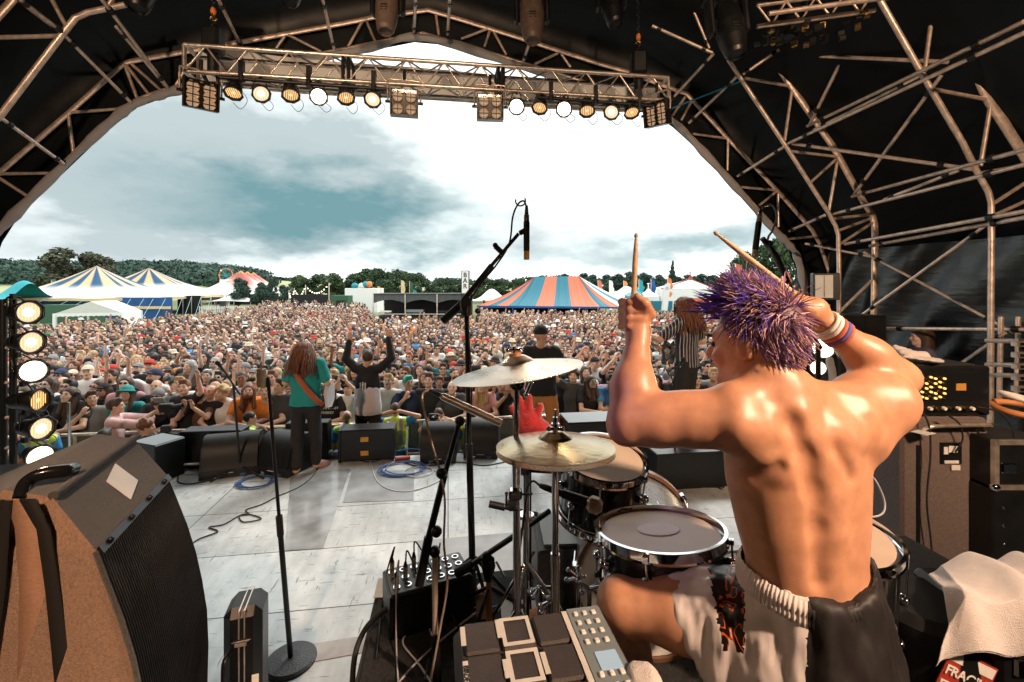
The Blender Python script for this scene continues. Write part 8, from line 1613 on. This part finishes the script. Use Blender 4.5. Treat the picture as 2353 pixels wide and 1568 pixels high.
# white pavilion
def pavilion(px0, px1, pxa, ya, ye, yw, d, label, trim='sticker_red', m='tent_white'):
    A0, A1 = P(px0, ye, d), P(px1, ye, d); B0, B1 = A0+V3(1, 6, 0), A1+V3(1, 6, 0); ap = P(pxa, ya, d+3); t = empty('pavilion', ((A0.x+A1.x)/2, d, ZG), label, 'tent'); mb = MB()
    for a, b in ((A0, A1), (A1, B1), (B1, B0), (B0, A0)): mb.add([a, b, ap], [(0, 1, 2)], m, False)
    mb.build('roof', t); mb = MB()
    for a, b in ((A0, A1), (A1, B1), (B0, A0)): mb.add([a-up*.02, b-up*.02, Vector((b.x, b.y, ZG)), Vector((a.x, a.y, ZG))], [(0, 1, 2, 3)], m, False)
    mb.build('side_wall', t); mb = MB()
    for a in (A0, A1): mb.tube([a+V3(0, -.05, .02), ap+V3(0, -.05, .02)], .05, trim, 5)
    mb.build('edge_trim', t); MB().lathe([(.5, -.35), (.2, .1), (.08, .2), (.05, .6), (.2, .7), (0, .75)], ap, up, trim, 8).build('finial', t); return t
pavilion(1519, 1642, 1586, 642, 664, 720, 44, 'large white pavilion tent with red edges and finial')
pavilion(1470, 1515, 1490, 668, 682, 700, 43, 'small white pitched tent left of the white pavilion', 'tent_white'); pavilion(1448, 1478, 1462, 666, 680, 700, 40, 'small turquoise tent near the striped marquee', 'teal_canvas', 'teal_canvas')
b = P(1602, 706, 36); t = empty('stall_sign', (b.x, 36, ZG), 'pink food stall sign ending in CHIP', 'sign'); MB().box((b.x+.25, 36, H-(690-660)*36/F-.2), (1.5, .06, .72), 'coral').build('board', t); text('CHIP', .42, 'black', t, V3(b.x+.45, 35.95, H-(690-660)*36/F-.2), textrot((0, -1, 0)))
for q in (-.4, .9): MB().tube([(b.x+q, 36.1, ZG), (b.x+q, 36.1, H-1.)], .04, 'alu', 5).build('post', t)
b = P(1530, 650, 34); t = empty('feather_banner', (b.x, 34, ZG), 'white feather banner with a heart outline beside the pavilion', 'banner'); zt_ = H-(650-660)*34/F; MB().prism([V3(b.x-.3, 34, zt_-2.1), V3(b.x+.12, 34, zt_-2.1), V3(b.x+.36, 34, zt_-.1), V3(b.x+.2, 34, zt_), V3(b.x-.05, 34, zt_-.12), V3(b.x-.2, 34, zt_-.5)], (0, .02, 0), 'tent_white').build('cloth', t); MB().tube([(b.x-.32, 34, ZG), (b.x-.32, 34, zt_-2), (b.x-.15, 34, zt_-.4)], .03, 'alu', 5).build('pole', t)
hp_ = [V3(b.x+.1+.1*(16*math.sin(a)**3)/16, 33.98, zt_-.42+.1*(13*math.cos(a)-5*math.cos(2*a)-2*math.cos(3*a)-math.cos(4*a))/16) for a in [i*2*math.pi/20 for i in range(21)]]; MB().tube(hp_, .009, 'black', 4, False).build('heart_mark', t)
for k, (px, w_, h_) in enumerate(((1520, 1.6, 2.2), (1558, .5, 1.9), (1645, .6, 1.9))): b = P(px, 0, 38); MB().box((b.x, 38, ZG+h_/2), (w_, .8, h_), 'teal_stripe', bev=.03).build('stall_unit', label=['wide', 'narrow', 'narrow'][k]+' turquoise stall unit '+['left of the guitarist', 'behind the guitarist', 'right of the guitarist'][k], cat='stall', origin=(b.x, 38, ZG))
# flags
for k, (px, yt, d, c_, m_) in enumerate([(868, 658, 60, 'red', 'orange'), (922, 644, 58, 'cream', 'canvas_cream'), (941, 646, 58, 'green and yellow', 'green_sheet'), (950, 665, 60, 'turquoise', 'teal_canvas'), (1374, 644, 50, 'white and orange', 'coral'), (1400, 644, 50, 'white and purple', 'tent_white'), (1433, 645, 50, 'red', 'orange'), (1468, 642, 46, 'turquoise', 'teal_canvas'), (1496, 641, 46, 'blue and red', 'canvas_blue'), (1534, 638, 44, 'orange', 'orange'), (1690, 606, 30, 'red and white', 'coral'), (1800, 622, 30, 'red and white drooping', 'coral'), (118, 645, 52, 'green', 'teal_canvas')]):
    b = P(px, yt, d); s_ = 1.4 if d > 48 else 1.15 if px < 1680 else .9; w_ = .5 if px != 118 else 1.9; h_ = 1.7*s_ if px != 118 else 2.5; t = empty('flag', (b.x, d, ZG), f'tall thin {c_} flag, {ORD[k]} of those across the field', 'flag', 'flags across the field'); MB().tube([(b.x, d, ZG), (b.x, d, b.z)], .035, 'alu', 5).build('pole', t)
    V = []
    for i in range(9): f_ = i/8; wd = w_*(.35+.65*math.sin(math.pi*min(1, .15+f_*.8)))+.06*math.sin(i*2.3); V += [V3(b.x, d, b.z-h_*f_), V3(b.x+wd, d+.08*math.sin(i*1.7), b.z-h_*f_-.1)]
    MB().add(V, [(2*i, 2*i+2, 2*i+3, 2*i+1) for i in range(8)], m_).build('cloth', t)
